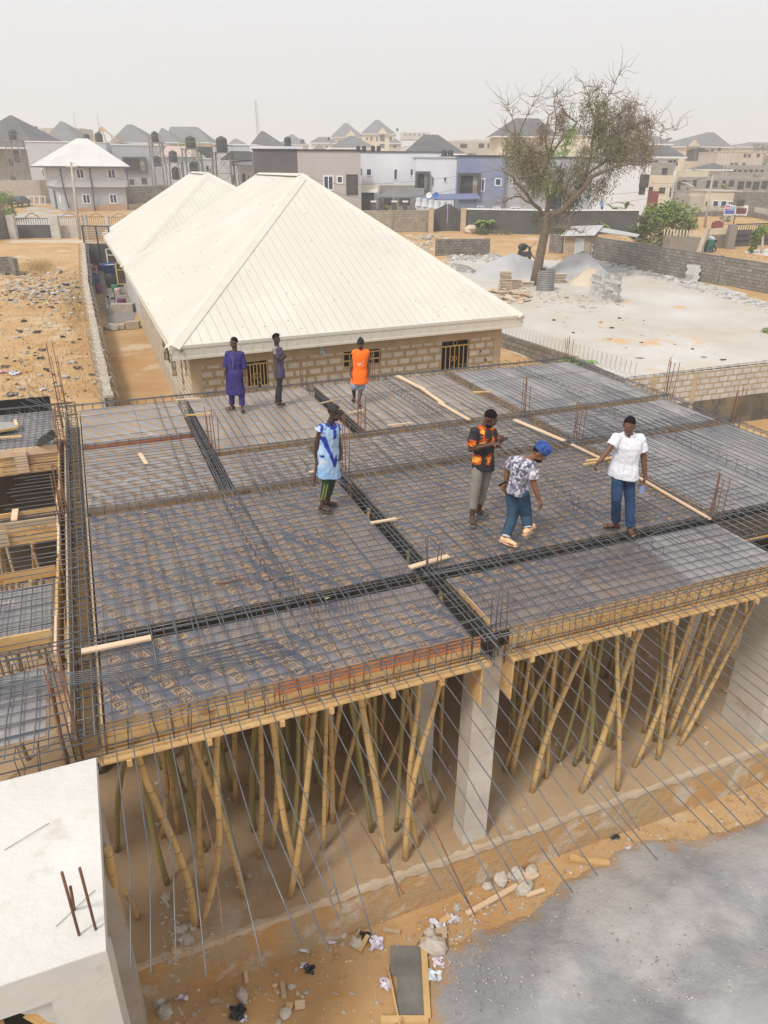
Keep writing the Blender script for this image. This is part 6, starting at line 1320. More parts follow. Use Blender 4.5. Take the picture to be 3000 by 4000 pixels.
tank(594, 621, 512, 556, 110, 'black tank on the tall tower right of the grey house, twin level', 1); tank(603, 632, 607, 650, 111, 'black tank standing lower inside the tall tower'); tank(727, 766, 531, 580, 105, 'black tank on the tower with green pipes', 1, mat('teal grey steel', (.16, .24, .20), (.25, .25, .22), 2)); tank(846, 890, 532, 594, 98, 'largest black tank on a dark steel tower', 1, mat('dark rusty steel', (.12, .10, .085), (.20, .17, .15), 2))
tank(662, 694, 587, 634, 102, 'black tank on the short tower near the cream roof', 1); tank(674, 707, 651, 702, 103, 'black tank standing under the short tower'); tank(742, 776, 630, 672, 106, 'black tank on the ground behind the cream roof ridge'); tank(1111, 1138, 533, 571, 93, 'black tank on the long white roof edge')
for i, (x, w_) in enumerate(((1391, 16), (1414, 16), (1449, 16), (1471, 16))): tank(x, x + w_, 568, 592, 90, 'dark roof tank behind the lilac block, number %s from the left' % ('one two three four'.split()[i]))
tank(1723, 1746, 584, 616, 92, 'left tank of the pair on the white house'); tank(1748, 1770, 584, 616, 92, 'right tank of the pair on the white house'); tank(1548, 1556, 499, 513, 285, 'tiny tank on a mast by the mansions'); tank(2877, 2905, 776, 804, 88, 'black tank beside the low beige house'); tank(1279, 1290, 534, 548, 214, 'small hazy tank on the low white house'); tank(1172, 1190, 543, 560, 265, 'small hazy tank on the faint roof')
# --- timber roof frame under construction
P = lambda x, y, Y: WS(*zA(x, y), Y)
t = thing('roof_frame', 'bare timber roof trusses of a house under construction', 'roof frame', P(1220, 430, 160))
for k, Y in enumerate((150, 154, 158, 162)):
    mb = MB(); ap = P(1175 + k * 4, 218 + k * 12, Y); l = P(1050 + k * 12, 395, Y); r_ = P(1385, 400, Y); l.z = r_.z; mb.beam(l, ap, .16, .16); mb.beam(ap, r_, .16, .16); mb.beam(l, r_, .16, .16)
    for f in (.25, .5, .75): q = l.lerp(r_, f); top = l.lerp(ap, f * 2) if f <= .5 else ap.lerp(r_, f * 2 - 1); mb.beam(q, top, .1, .1); mb.beam(q, l.lerp(r_, f + .1), .1, .1)
    part('truss', mb, m_timber, t)
house('unroofed block house under the timber roof frame', 352, 470, 556, 150, m_grb, 0, 10)
# --- masts, poles, lights, wires
def pole(p, z1, r0, r1, label, m, cat='pole', name='utility_pole', lean=(0, 0), arm=None):
    t = thing(name, label, cat, p); q = Ve((p.x + lean[0], p.y + lean[1], z1)); part('shaft', MB().tube([p - UPZ * .3, q], [r0, r1], 8), m, t)
    if arm: part('crossarm', MB().beam(q - Ve((arm, 0, .4)), q + Ve((arm, 0, -.4)), .1, .1), m, t)
    return t, q
m_pole = mat('pale concrete pole', (.46, .42, .36), (.38, .34, .29), 2); m_wire = mat('power wire', (.05, .05, .05), None)
g_ = WG(313, 936); t1_, q1_ = pole(g_, WY(277, 633, g_.y).z, .16, .11, 'concrete utility pole in front of the grey house', m_pole, lean=(WY(277, 633, g_.y).x - g_.x, 0), arm=.5)
g_ = WG(2028, 914); t2_, q2p = pole(g_, WY(2052, 640, g_.y).z, .2, .13, 'pale utility pole in front of the charcoal wall', m_pole, lean=(WY(2052, 640, g_.y).x - g_.x, 0), arm=.6)
g_ = WG(2752, 889); t3_, q3p = pole(g_, WY(2784, 683, g_.y).z, .17, .1, 'pale utility pole left of the billboard', m_pole, lean=(WY(2784, 683, g_.y).x - g_.x, 0), arm=.5)
for x0, y0, x1, y1, Y in ((2627, 800, 2632, 668, 96), (2826, 660, 2838, 603, 140), (2838, 665, 2852, 596, 142)):
    p = WY(x0, y0, Y); pole(Ve((p.x, p.y, G(p.x, p.y))), WY(x1, y1, Y).z, .1, .07, 'thin distant pole ' + ('beside the cream lower floor' if x0 < 2700 else ('left of a pair before the grey block' if x0 < 2830 else 'right of a pair before the grey block')), m_pole, lean=(WY(x1, y1, Y).x - p.x, 0))
for x, y0, y1, Y, w_ in ((304, 445, 545, 150, .05), (388, 445, 500, 155, .05)): p = WY(x + 3, y1 + 30, Y); pole(p, WY(x, y0, Y).z, .07, .03, 'thin tall aerial mast, %s of two' % ('left' if x < 350 else 'right'), m_rustmetal, 'mast', 'aerial_mast')
t = thing('radio_mast', 'faint lattice radio mast rising into the haze', 'mast', WS(1012, 545, 330)); p = WS(1012, 560, 330); z1 = WS(1007, 392, 330).z; mb = MB()
for a_ in range(3): mb.beam(p + Ve((math.cos(a_ * 2.09) * .9, math.sin(a_ * 2.09) * .9, -8)), Ve((p.x - .5 + math.cos(a_ * 2.09) * .3, p.y + math.sin(a_ * 2.09) * .3, z1)), .12, .12)
for k in range(14): z = p.z + (z1 - p.z) * k / 14; s = .9 - .6 * k / 14; mb.beam((p.x - s, p.y, z), (p.x + s, p.y, z + 1), .07, .07); mb.beam((p.x + s, p.y, z), (p.x - s, p.y, z + 1), .07, .07)
part('lattice', mb, m_rustmetal, t)
def wire(pts, label, sag=.4, r=.015):
    mb = MB(); out = []
    for a_, b2 in zip(pts, pts[1:]):
        for i in range(8): f = i / 8; out.append(a_.lerp(b2, f) - UPZ * sag * 4 * f * (1 - f))
    out.append(pts[-1]); mb.tube(out, r, 4); tag(mb.obj('power_wire', m_wire), label, 'wire', 'overhead wires')
wire([q1_, WS(500, 700, 96), WS(640, 722, 92)], 'wire running right from the pole by the grey house'); wire([q1_ - UPZ * .3, WS(185, 695, 110)], 'wire from the pole to the grey house wall, upper'); wire([q1_ - UPZ * .5, WS(200, 722, 108)], 'wire from the pole to the grey house wall, lower')
wire([WS(1185, 682, 80), WS(1420, 720, 78), q2p], 'upper wire crossing in front of the white house'); wire([WS(1290, 745, 78), WS(1560, 778, 76), q2p - UPZ * .4], 'lower wire crossing in front of the white house'); wire([q2p, WS(2380, 760, 74), q3p], 'upper wire from the charcoal wall pole to the right'); wire([q2p - UPZ * .5, WS(2380, 795, 74), q3p - UPZ * .6], 'lower wire from the charcoal wall pole to the right'); wire([q3p, WS(2545, 715, 90)], 'wire from the right pole to the white house end')
g_ = WG(2668, 868); tp = WY(2688, 730, g_.y); t = thing('solar_street_light', 'solar street light with tilted panel above the round bush', 'street light', g_); part('post', MB().tube([g_ - UPZ * .3, tp], [.11, .07], 8), m_rustmetal, t); c0 = WY(2670, 716, g_.y); c1 = WY(2706, 730, g_.y); mb = MB(); mb.beam(c0 + Ve((0, 0, .1)), c1, 1.1, .09); part('solar_panel', mb, m_frm, t); part('lamp_head', MB().box(tp + Ve((-.2, -.6, -.05)), (.35, 0, 0), (0, .7, 0), (0, 0, .12)), m_gw, t)
# --- billboard
g_ = WG(2863, 880); t = thing('billboard', 'white billboard with blue and maroon picture blocks on a rusty post', 'billboard', g_); Yb = g_.y; a_ = WY(2834, 802, Yb); b2 = WY(2921, 842, Yb); part('post', MB().tube([g_ - UPZ * .3, WY(2873, 838, Yb)], .09, 8), m_rust, t); pn = part('panel', MB().box((a_.x, Yb, b2.z), (b2.x - a_.x, .3, 0), (0, .08, 0), (0, 0, a_.z - b2.z)), m_frm, t)
wB, hB = b2.x - a_.x, a_.z - b2.z
for nm, x0, x1, y0, y1, col in (('logo_block', .02, .19, .55, .95, (.45, .02, .12)), ('blue_picture', .02, .44, .12, .52, (.09, .14, .45)), ('sky_picture', .2, .44, .5, .9, (.35, .45, .68)), ('maroon_picture', .5, .95, .15, .72, (.22, .07, .10)), ('white_caption', .05, .17, .68, .82, (.8, .8, .8))):
    part(nm, MB().box((a_.x + wB * x0, Yb - .01 + x0 * .3 - (.02 if nm[0] == 'w' else (.01 if nm[0] == 's' else 0)), b2.z + hB * y0), (wB * (x1 - x0), .3 * (x1 - x0), 0), (0, .005, 0), (0, 0, hB * (y1 - y0))), mat('print ' + nm, col, tuple(c * .7 for c in col), 3), pn)
# --- street side walls, gates
m_bwall = mat('charcoal boundary render', (.075, .07, .07), (.10, .095, .095), .8, .9)
wpath([WG(1380, 908), WG(1530, 907), WG(1682, 906)], .22, 2.25, m_blockfar, 'street_wall', 'pale brown block wall left of the peaked gate', m_plaster, pier=4)
for x in (1682, 1807): p = WG(x, 908); tag(MB().ab(-.28, -.25, -.3, .28, .25, 2.5).obj('gate_pier', m_plaster, None, p), 'beige pier on the %s of the peaked dark gate' % ('left' if x < 1700 else 'right'), 'gate pier')
a_, b2 = WG(1691, 904), WG(1799, 904); t = thing('peaked_gate', 'dark double gate with peaked top beside the pale block wall', 'gate', a_); d_ = b2 - a_; d_.z = 0; L_ = d_.length; d_.normalize(); zz = a_.z
for k in (0, 1):
    s0, s1 = (0, L_ / 2 - .03) if k == 0 else (L_ / 2 + .03, L_); h0, h1 = (2.2, 2.95) if k == 0 else (2.95, 2.2); mb = MB(); q = [a_ + d_ * s0, a_ + d_ * s1]; P4 = [Ve((q[0].x, q[0].y, zz)), Ve((q[1].x, q[1].y, zz)), Ve((q[1].x, q[1].y, zz + h1)), Ve((q[0].x, q[0].y, zz + h0))]
    mb.poly(P4); mb.poly([p + Ve((0, .06, 0)) for p in reversed(P4)]); leaf = part('gate_leaf', mb, m_bwall, t); mb = MB(); s = s0 + .3
    while s < s1: p = a_ + d_ * s; mb.box(Ve((p.x, p.y - .02, zz + .1)), d_ * .04, (0, .02, 0), (0, 0, 2.0)); s += .35
    part('ribs', mb, m_black, leaf)
def capwall(pts, h, label, m=m_bwall):
    t = wpath(pts, .24, h, m, 'street_wall', label, None); mb = MB()
    for a_, b2 in zip(pts, pts[1:]): mb.beam(Ve((a_.x, a_.y, G(a_.x, a_.y) + h + .08)), Ve((b2.x, b2.y, G(b2.x, b2.y) + h + .08)), .4, .15)
    part('white_coping', mb, m_frm, t); return t
capwall([WG(1818, 908), WG(2150, 914), WG(2482, 912)], 2.35, 'long charcoal wall with white coping behind the leaning tree')
# planter with urns, carport, dishes, canopy
a_, b2 = WS(1622, 806, 80), WS(1766, 826, 80); t = thing('urn_balustrade', 'white ledge with a row of big tapered white urns by the carport', 'balustrade', a_); part('ledge', MB().beam(a_, b2, .5, .3), m_frm, t)
for i in range(6):
    c = a_.lerp(b2, .09 + i * .165); mb = MB(); mb.lathe(c + UPZ * .1, [(.42, 0), (.30, .75), (.33, .8), (.26, .82)], 10); part('urn', mb, m_whitew, t)
def canopy(c4, label, posts, m, th=.1):
    t = thing('carport', label, 'carport', c4[0]); mb = MB(); mb.poly(c4); mb.poly([p + DN * th for p in reversed(c4)])
    for i in range(4): mb.poly([c4[i] + DN * th, c4[(i + 1) % 4] + DN * th, c4[(i + 1) % 4], c4[i]])
    part('roof', mb, m, t)
    for p in posts: part('post', MB().tube([Ve((p.x, p.y, G(p.x, p.y))), p], .06, 6), m_dgrey, t)
a_, b2 = WS(1622, 781, 80), WS(1880, 775, 80); canopy([a_, b2, b2 + Ve((0, 5, .4)), a_ + Ve((0, 5, .4))], 'flat blue edged carport in front of the white and blue houses', [a_ + Ve((1.5, .2, 0)), a_.lerp(b2, .6) + Ve((0, .2, 0)), b2 + Ve((-.6, .2, 0))], mat('blue grey sheet', (.14, .16, .28), None))
a_, b2 = WS(1473, 769, 82), WS(1660, 771, 82); canopy([a_, b2, b2 + Ve((0, 4, .9)), a_ + Ve((1.5, 4, .9))], 'dark sloping canopy in front of the unfinished block building', [a_.lerp(b2, f) + Ve((0, .3, .02)) for f in (.05, .4, .8)], m_shing2)
house('unfinished grey block outbuilding with bare column rods under the white house', 1483, 1622, 725, 88, m_grb, 0, 3, wins=[(1500, 765, 1530, 800, 'd'), (1560, 765, 1600, 800, 'd')]); house('small kiosk with beige lean to roof beside the lilac block', 1412, 1460, 744, 84, m_open, 0, 3, roof=(1410, 1477, 724), rm=m_cream, over=.5)
for x, cl_, lb in ((1676, m_whitew, 'white'), (1704, mat('blue dish', (.03, .13, .42), None), 'bright blue')):
    c = WS(x, 764, 80); t = thing('satellite_dish', lb + ' satellite dish standing on the carport', 'satellite dish', c - UPZ * .5); mb = MB(); n_ = Ve((-.3, -1, .5)).normalized(); s1 = n_.cross(UPZ).normalized(); s2 = s1.cross(n_); rings = [(0, .0), (.15, .02), (.25, .06), (.33, .12)]; mb.v = []
    for r_, h in rings: mb.v += [tuple(c + s1 * r_ * math.cos(k * .3927) + s2 * r_ * math.sin(k * .3927) + n_ * h) for k in range(16)]
    for i in range(3):
        for k in range(16): mb.face([i * 16 + k, i * 16 + (k + 1) % 16, (i + 1) * 16 + (k + 1) % 16, (i + 1) * 16 + k], 0, None, True)
    part('dish', mb, cl_, t); part('mount', MB().beam(c - UPZ * .5, c, .05, .05), m_rustmetal, t)
wpath([WG(1445, 868), WG(1545, 868)], .2, 1.5, m_bwall, 'street_wall', 'low charcoal wall with white capped pillars behind the pale wall', None)
for x in (1459, 1540, 1583): p = WS(x, 800, 79); zc = WS(x, 790, 79).z; t = thing('wall_pillar', 'grey pillar with white cap, %s of three behind the pale wall' % {1459: 'left', 1540: 'middle', 1583: 'right'}[x], 'pillar', Ve((p.x, p.y, G(p.x, p.y)))); part('shaft', MB().ab(p.x - .25, p.y - .25, G(p.x, p.y) - .2, p.x + .25, p.y + .25, zc), m_dgrey, t); part('cap', MB().ab(p.x - .32, p.y - .32, zc, p.x + .32, p.y + .32, zc + .15), m_frm, t)
# left compound: gate, walls with railings
m_dirtyw = mat('dirty white render', (.52, .49, .45), (.42, .38, .33), 1.0, .9, c3=(.34, .29, .24), s3=1.6, t3=.6)
def z1c(x, y): return x / 1.659, 350 + y / 1.659
a_, b2 = WG(*z1c(115, 962)), WG(*z1c(350, 962)); d_ = b2 - a_; d_.z = 0; L_ = d_.length; d_.normalize(); t = thing('compound_gate', 'wide dark metal gate with arched railing top at the left', 'gate', a_); hh = plane_hit(*z1c(220, 878), a_, Ve((0, 1, 0))).z - a_.z; ht = plane_hit(*z1c(220, 835), a_, Ve((0, 1, 0))).z - a_.z
part('lower_panel', MB().box(a_, d_ * L_, (0, .06, 0), (0, 0, hh)), m_bwall, t); mb = MB(); k = 0
while k <= L_: mb.beam(a_ + d_ * k + UPZ * hh, a_ + d_ * k + UPZ * ht, .04, .04); k += .22
mb.beam(a_ + UPZ * ht, b2 + UPZ * ht, .06, .06); mb.tube([a_ + d_ * (L_ * (.3 + .4 * i / 10)) + UPZ * (ht + .45 * math.sin(math.pi * i / 10)) for i in range(11)], .035, 5); part('railing', mb, m_black, t)
for x0, x1, lb in ((65, 115, 'left pillar of the arched compound gate'), (338, 382, 'right pillar of the arched compound gate'), (548, 580, 'pillar between the railed wall panels'), (700, 722, 'pillar half hidden by the rear cream roof')):
    p, q = WG(*z1c(x0, 968)), WG(*z1c(x1, 968)); tag(MB().box(p - UPZ * .3, (q.x - p.x, 0, 0), (0, .5, 0), (0, 0, ht + .65)).obj('gate_pier', m_dirtyw), lb, 'gate pier')
for x0, x1, lb in ((384, 548, 'dirty white wall panel with arched railing, left one'), (580, 700, 'dirty white wall panel with arched railing, middle one'), (722, 860, 'dirty white wall panel with arched railing, right one')):
    p, q = WG(*z1c(x0, 960)), WG(*z1c(x1, 958)); t = thing('railed_wall', lb, 'wall', p, 'railed wall panels'); hw = ht * .62; dd_ = q - p; part('wall', MB().box(p - UPZ * .3, dd_, (0, .25, 0), (0, 0, hw + .3)), m_dirtyw, t); mb = MB(); k = 0; Lq = dd_.length; e = dd_.normalized()
    while k < Lq: mb.beam(p + e * k + UPZ * hw + Ve((0, .12, 0)), p + e * k + UPZ * (hw + .8) + Ve((0, .12, 0)), .03, .03); k += .2
    mb.beam(p + UPZ * (hw + .8) + Ve((0, .12, 0)), q + UPZ * (hw + .8) + Ve((0, .12, 0)), .05, .05); mb.tube([p + e * (Lq * (.15 + .7 * i / 10)) + UPZ * (hw + .8 + .3 * math.sin(math.pi * i / 10)) + Ve((0, .12, 0)) for i in range(11)], .03, 5); part('railing', mb, m_rust, t)
wpath([WG(-60, 945), WG(38, 930)], .25, 2.6, m_blockold, 'street_wall', 'rough block wall left of the arched gate', None); wpath([WG(-40, 1075), WG(48, 1068), WG(72, 1078)], .3, 1.2, m_blockold, 'ruined_wall', 'crumbling stub of block wall in the rubbish lot', None)
patch('forecourt', [(20, 850), (130, 800), (260, 828), (330, 848), (300, 900), (60, 905)], mat('pale forecourt', (.47, .44, .41), (.40, .37, .33), .5), .02, 1, .6, 'structure', .1); patch('verge', [(40, 936), (300, 934), (460, 940), (470, 950), (300, 950), (30, 948)], mat('pale kerb earth', (.52, .42, .31), None), .06, .6, .5, 'structure', .1)
# right compound wall with pickets
def picket(pts, h, hp, label, m, mp, sp=.28, wid=.13):
    t = wpath(pts, .24, h, m, 'fence_wall', label, None)
    for a_, b2 in zip(pts, pts[1:]):
        mb = MB(); L_ = (b2 - a_).length; k = 0
        while k < L_: p = a_.lerp(b2, k / L_); p = Ve((p.x, p.y, G(p.x, p.y) + h)); mb.box(p + Ve((-wid / 2, 0, 0)), (wid, 0, 0), (0, .06, 0), (0, 0, hp)); k += sp
        part('pickets', mb, mp, t)
picket([WG(2640, 845), WG(2705, 850), WG(2800, 845)], .7, .7, 'rendered wall with pale pickets left of the utility pole', m_blockold, m_beige); picket([WG(2800, 845), WG(2930, 846), WG(2990, 860), WG(3100, 880)], .7, .7, 'rendered wall with pale pickets behind the billboard', m_blockold, m_beige)
m_taupe = mat('taupe rendered wall', (.27, .235, .20), (.22, .19, .16), .8)
picket([WG(2585, 975), WG(2728, 985)], 1.25, .55, 'taupe wall with pickets hidden behind the round bush', m_taupe, m_cream); picket([WG(2752, 975), WG(2848, 968)], 1.25, .55, 'taupe wall with pickets behind the bending person', m_taupe, m_cream)
p = WG(2728, 988); zt_ = plane_hit(2742, 892, p, Ve((0, 1, 0))).z; tag(MB().tube([p - UPZ * .3, Ve((p.x + .45, p.y, zt_))], [.28, .26], 4, smooth=False).obj('gate_pier', m_capc), 'leaning square pier at the corner of the taupe wall', 'gate pier'); p = WG(2846, 972); tag(MB().ab(-.35, -.3, -.3, .35, .3, 2.1).obj('gate_pier', m_taupe, None, p), 'square pier at the left of the black double gate', 'gate pier')
a_, b2 = WG(2858, 966), WG(3060, 955); d_ = b2 - a_; d_.z = 0; t = thing('black_gate', 'wide black gate with spiked top rail behind the cone shaped tree', 'gate', a_); part('gate_leaf', MB().box(a_, d_, (0, .07, 0), (0, 0, 1.55)), m_bwall, t); mb = MB(); mb.beam(a_ + UPZ * 2.05, a_ + d_ + UPZ * 2.05, .1, .1); k = 0
while k < d_.length: mb.beam(a_ + d_.normalized() * k + UPZ * 1.55, a_ + d_.normalized() * k + UPZ * 2.05, .04, .04); k += .3
for hh_ in (.6, 1.1): mb.beam(a_ + UPZ * hh_ - Ve((0, .04, 0)), a_ + d_ + UPZ * hh_ - Ve((0, .04, 0)), .05, .08)
part('railing', mb, m_black, t)
patch('gate_apron', [(2880, 985), (3080, 960), (3080, 1005), (2960, 1000)], mat('pale concrete apron', (.58, .56, .53), None), .02, .8, .5, 'structure', .05)
wpath([WG(2545, 830), WG(2640, 862), WG(2650, 850)], .22, 1.6, m_blockold, 'street_wall', 'grey block wall behind the round bush', None); p = WS(2525, 809, 84); tag(MB().ab(p.x, p.y, p.z - 1, p.x + 1.25, p.y + .1, p.z + 1.75).obj('red_gate', m_maroon), 'rusty maroon sheet gate beside the white house end', 'gate'); p = WG(2800, 893); tag(MB().ab(-.6, -.3, 0, .6, .3, .7).blob((0, 0, .75), .5, .3, .15).obj('crate', m_maroon, None, p), 'brown crate on the orange earth behind the fence', 'crate')
# car
def car(p, rz, label, m):
    t = thing('parked_car', label, 'car', p, None, rz); Z = lambda x, y, z: (x, y, z)
    prof = [(-2.2, .35), (-2.25, .75), (-1.55, .95), (-.95, 1.38), (.55, 1.42), (1.2, 1.0), (2.1, .85), (2.25, .55), (2.2, .35)]; mb = MB(); n = len(prof)
    mb.v = [(x, -.85 + (.14 if z > 1.1 else 0), z) for x, z in prof] + [(x, .85 - (.14 if z > 1.1 else 0), z) for x, z in prof]
    for i in range(n): j = (i + 1) % n; mb.face([i, j, n + j, n + i])
    mb.face(list(range(n))[::-1]); mb.face([n + i for i in range(n)]); mb.obj('body', m, t)
    gl = mat('car glass', (.05, .09, .16), None, rough=.12); mb = MB(); mb.poly([(-1.53, -.66, .99), (-1.53, .66, .99), (-.97, .6, 1.36), (-.97, -.6, 1.36)][::-1]); o = mb.obj('rear_window', gl, t); o.location = (-.02, 0, .02); mb = MB(); mb.poly([(1.15, -.64, 1.03), (1.15, .64, 1.03), (.6, .6, 1.4), (.6, -.6, 1.4)]); o = mb.obj('windscreen', gl, t); o.location = (.03, 0, .03)
    for s in (-1, 1):
        mb = MB(); mb.poly([(-1.2, s * .80, 1.0), (1.0, s * .80, 1.02), (.5, s * .735, 1.34), (-.85, s * .735, 1.32)]); mb.obj('side_window', gl, t, (0, s * .025, 0))
        for x in (-1.4, 1.35):
            mb = MB(); mb.tube([(x, s * .72, .32), (x, s * .88, .32)], .32, 14); o = mb.obj('wheel', m_black, t); mb = MB(); mb.tube([(x, s * .885, .32), (x, s * .9, .32)], .19, 10); mb.obj('rim', m_rustmetal, o)
        mb = MB(); mb.ab(-2.29, s * .62 - .16, .66, -2.2, s * .62 + .16, .84); mb.obj('tail_light', m_maroon, t); mb = MB(); mb.ab(2.18, s * .6 - .17, .62, 2.27, s * .6 + .17, .76); mb.obj('headlight', m_frm, t)
        mb = MB(); mb.ab(.75, s * .88 - .06, .98, .9, s * .98 + .04, 1.1); mb.obj('mirror', m, t)
    mb = MB(); mb.ab(-2.30, -.25, .55, -2.24, .25, .66); mb.obj('number_plate', m_frm, t)
    return t
p = WG(80, 806); car(p, R(96), 'dark saloon car parked by the tall wall, seen from behind', mat('dark violet car paint', (.035, .03, .055), None, rough=.25, metal=.3))
p = WG(132, 800); fr_ = thing('steel_frame', 'small white frame of window grilles leaning by the car', 'frame', p); mb = MB(); [mb.beam(p + Ve((k * .85 - 1.6, 0, .1)), p + Ve((k * .85 - 1.9 + .3, .3, 1.2)), .1, .1) for k in range(5)]; mb.beam(p + Ve((-1.7, 0, .1)), p + Ve((2.0, 0, .1)), .1, .1); mb.beam(p + Ve((-1.7, .3, 1.2)), p + Ve((2.0, .3, 1.2)), .1, .1); part('bars', mb, m_frm, fr_)
# ================================================================ vegetation
m_bark = mat('grey brown bark', (.12, .085, .055), (.19, .14, .095), 3, .95, .8, 12); m_twig = mat('pale twigs', (.30, .235, .17), (.22, .16, .11), 2)
m_lg = mat('olive leaves', (.15, .15, .065), (.23, .20, .10), 1.0, .8, contrast=(.3, .7)); m_ly = mat('yellow green leaves', (.24, .33, .06), (.15, .23, .045), 1.2, .8); m_lb = mat('dry brown leaves', (.20, .145, .09), (.28, .21, .14), 1.0, .9); m_ld = mat('deep green leaves', (.07, .10, .03), (.13, .14, .05), .9, .75)
def leaf(mb, c, s, g, mi, hang=0.):
    a = g.uniform(0, 6.283); d = Ve((math.cos(a) * (1 - hang), math.sin(a) * (1 - hang), g.uniform(-.6, .5) - hang * 1.6)).normalized(); e = d.cross(Ve((g.uniform(-1, 1), g.uniform(-1, 1), g.uniform(-1, 1)))); 
    if e.length < .05: return
    e.normalize(); e *= s * g.uniform(.2, .38); d = d * s * g.uniform(.7, 1.4); mb.poly([c, c + d * .5 + e, c + d, c + d * .5 - e], mi)
def limb(mb, a, b_, r0, r1, g, wob_=.12, n=6, seg=6):
    L_ = (b_ - a).length; pts = [a.lerp(b_, i / n) + (Ve((g.uniform(-1, 1), g.uniform(-1, 1), g.uniform(-1, 1))) * L_ * wob_ * math.sin(math.pi * i / n)) for i in range(n + 1)]; mb.tube(pts, [r0 + (r1 - r0) * i / n for i in range(n + 1)], seg, cap=False); return pts
g = random.Random(21); tb0 = WG(2088, 1112); YT = tb0.y
tree = thing('tree', 'tall leaning half bare tree with drooping brown and olive foliage in the block yard', 'tree', tb0); mbt = MB(); mbw = MB(); mbl = MB()
def T(x, y, dy=0): return WY(*zT(x, y), YT + dy)
trunk = [Ve((tb0.x, tb0.y, tb0.z - .3)), T(165, 1330), T(182, 1240, .1), T(205, 1130), T(222, 1040), T(215, 985)]; mbt.tube(trunk, [.40, .35, .32, .30, .29, .28], 12)
mains = [([T(215, 990), T(330, 950, -.5), T(430, 840, -1), T(520, 730, -1), T(610, 690, -1.2), T(720, 655, -1)], .24, .05), ([T(218, 1000), T(240, 880, .5), T(200, 740, 1), T(235, 600, 1.5), T(215, 480, 1.8), T(240, 330, 2)], .20, .04), ([T(215, 1000), T(130, 900, -.6), T(60, 800, -1.2), T(10, 740, -1.5), T(-60, 690, -1.5)], .15, .03),
         ([T(330, 950, -.5), T(400, 880, .6), T(470, 740, 1.2), T(520, 560, 1.6), T(545, 400, 2), T(560, 250, 2)], .19, .04), ([T(520, 580, 1.6), T(620, 480, 1), T(740, 430, .6), T(850, 380, .3), T(915, 400, 0)], .11, .03), ([T(530, 480, 1.8), T(640, 360, 2.5), T(740, 280, 2.5), T(820, 260, 2.5)], .10, .03),
         ([T(240, 600, 1.5), T(330, 480, 1), T(420, 380, .5), T(330, 300, 0), T(300, 260, 0)], .09, .025), ([T(235, 620, 1.5), T(120, 560, .6), T(40, 480, 0), T(-40, 420, 0)], .1, .02), ([T(470, 740, 1.2), T(580, 650, 2), T(700, 560, 2.4), T(800, 500, 2)], .1, .03), ([T(130, 900, -.6), T(60, 860, 0), T(-30, 880, 0), T(-70, 900, 0)], .07, .02),
         ([T(215, 1000), T(300, 1060, -1), T(380, 1070, -1.5), T(440, 1100, -1.5)], .06, .02), ([T(545, 400, 2), T(500, 260, 1), T(470, 150, 1)], .07, .02), ([T(560, 300, 2), T(640, 190, 2), T(690, 70, 2)], .06, .012), ([T(40, 480, 0), T(100, 330, 0), T(150, 210, 0)], .05, .012), ([T(235, 600, 1.5), T(280, 450, 1), T(270, 250, 1), T(290, 190, 1)], .06, .012),
         ([T(850, 380, .3), T(960, 440, 0), T(1050, 430, 0)], .03, .008), ([T(30, 480, 0), T(0, 340, 0), T(-30, 270, 0)], .04, .01), ([T(720, 655, -1), T(820, 650, -1), T(870, 600, -1)], .05, .012)]
for pts, r0, r1 in mains:
    out = []
    for a_, b2 in zip(pts, pts[1:]):
        out.append(a_); out.append(a_.lerp(b2, .5) + Ve((g.uniform(-.12, .12), g.uniform(-.12, .12), g.uniform(-.12, .12))))
    out.append(pts[-1]); n = len(out); mbt.tube(out, [r0 + (r1 - r0) * i / (n - 1) for i in range(n)], 8, cap=False)
    for q in out[2:]:
        for _ in range(5):
            d_ = Ve((g.uniform(-1, 1), g.uniform(-1, 1), g.uniform(-.3, 1))).normalized(); limb(mbw, q, q + d_ * g.uniform(.6, 2.2), .022, .007, g, .12, 4, 4)
part('trunk', mbt, m_bark, tree)
CL = [(540, 170, 85, 3, 0), (600, 250, 90, 5, 0), (500, 260, 70, 4, 0), (760, 270, 75, 5, 2), (860, 370, 80, 7, 2), (700, 350, 90, 7, 2), (830, 470, 75, 6, 2), (560, 420, 90, 8, 3), (620, 510, 100, 10, 3), (740, 530, 90, 8, 0), (660, 430, 80, 7, 0), (40, 540, 75, 7, 0), (130, 560, 95, 10, 0), (190, 660, 80, 8, 0), (100, 640, 80, 6, 0), (250, 560, 60, 4, 4), (330, 320, 42, 3, 2), (310, 690, 75, 5, 0),
      (420, 680, 70, 5, 0), (500, 750, 65, 5, 0), (390, 860, 60, 6, 3), (590, 760, 60, 4, 2), (390, 430, 60, 3, 4), (200, 400, 35, 2, 2), (480, 560, 80, 7, 0), (880, 540, 55, 4, 2), (150, 780, 70, 3, 4), (330, 800, 60, 4, 0), (20, 480, 60, 4, 0), (640, 620, 70, 4, 0), (580, 330, 70, 5, 0), (170, 990, 50, 1.5, 3), (300, 1000, 60, 1.2, 3), (790, 400, 80, 6, 2), (230, 760, 60, 3, 4)]
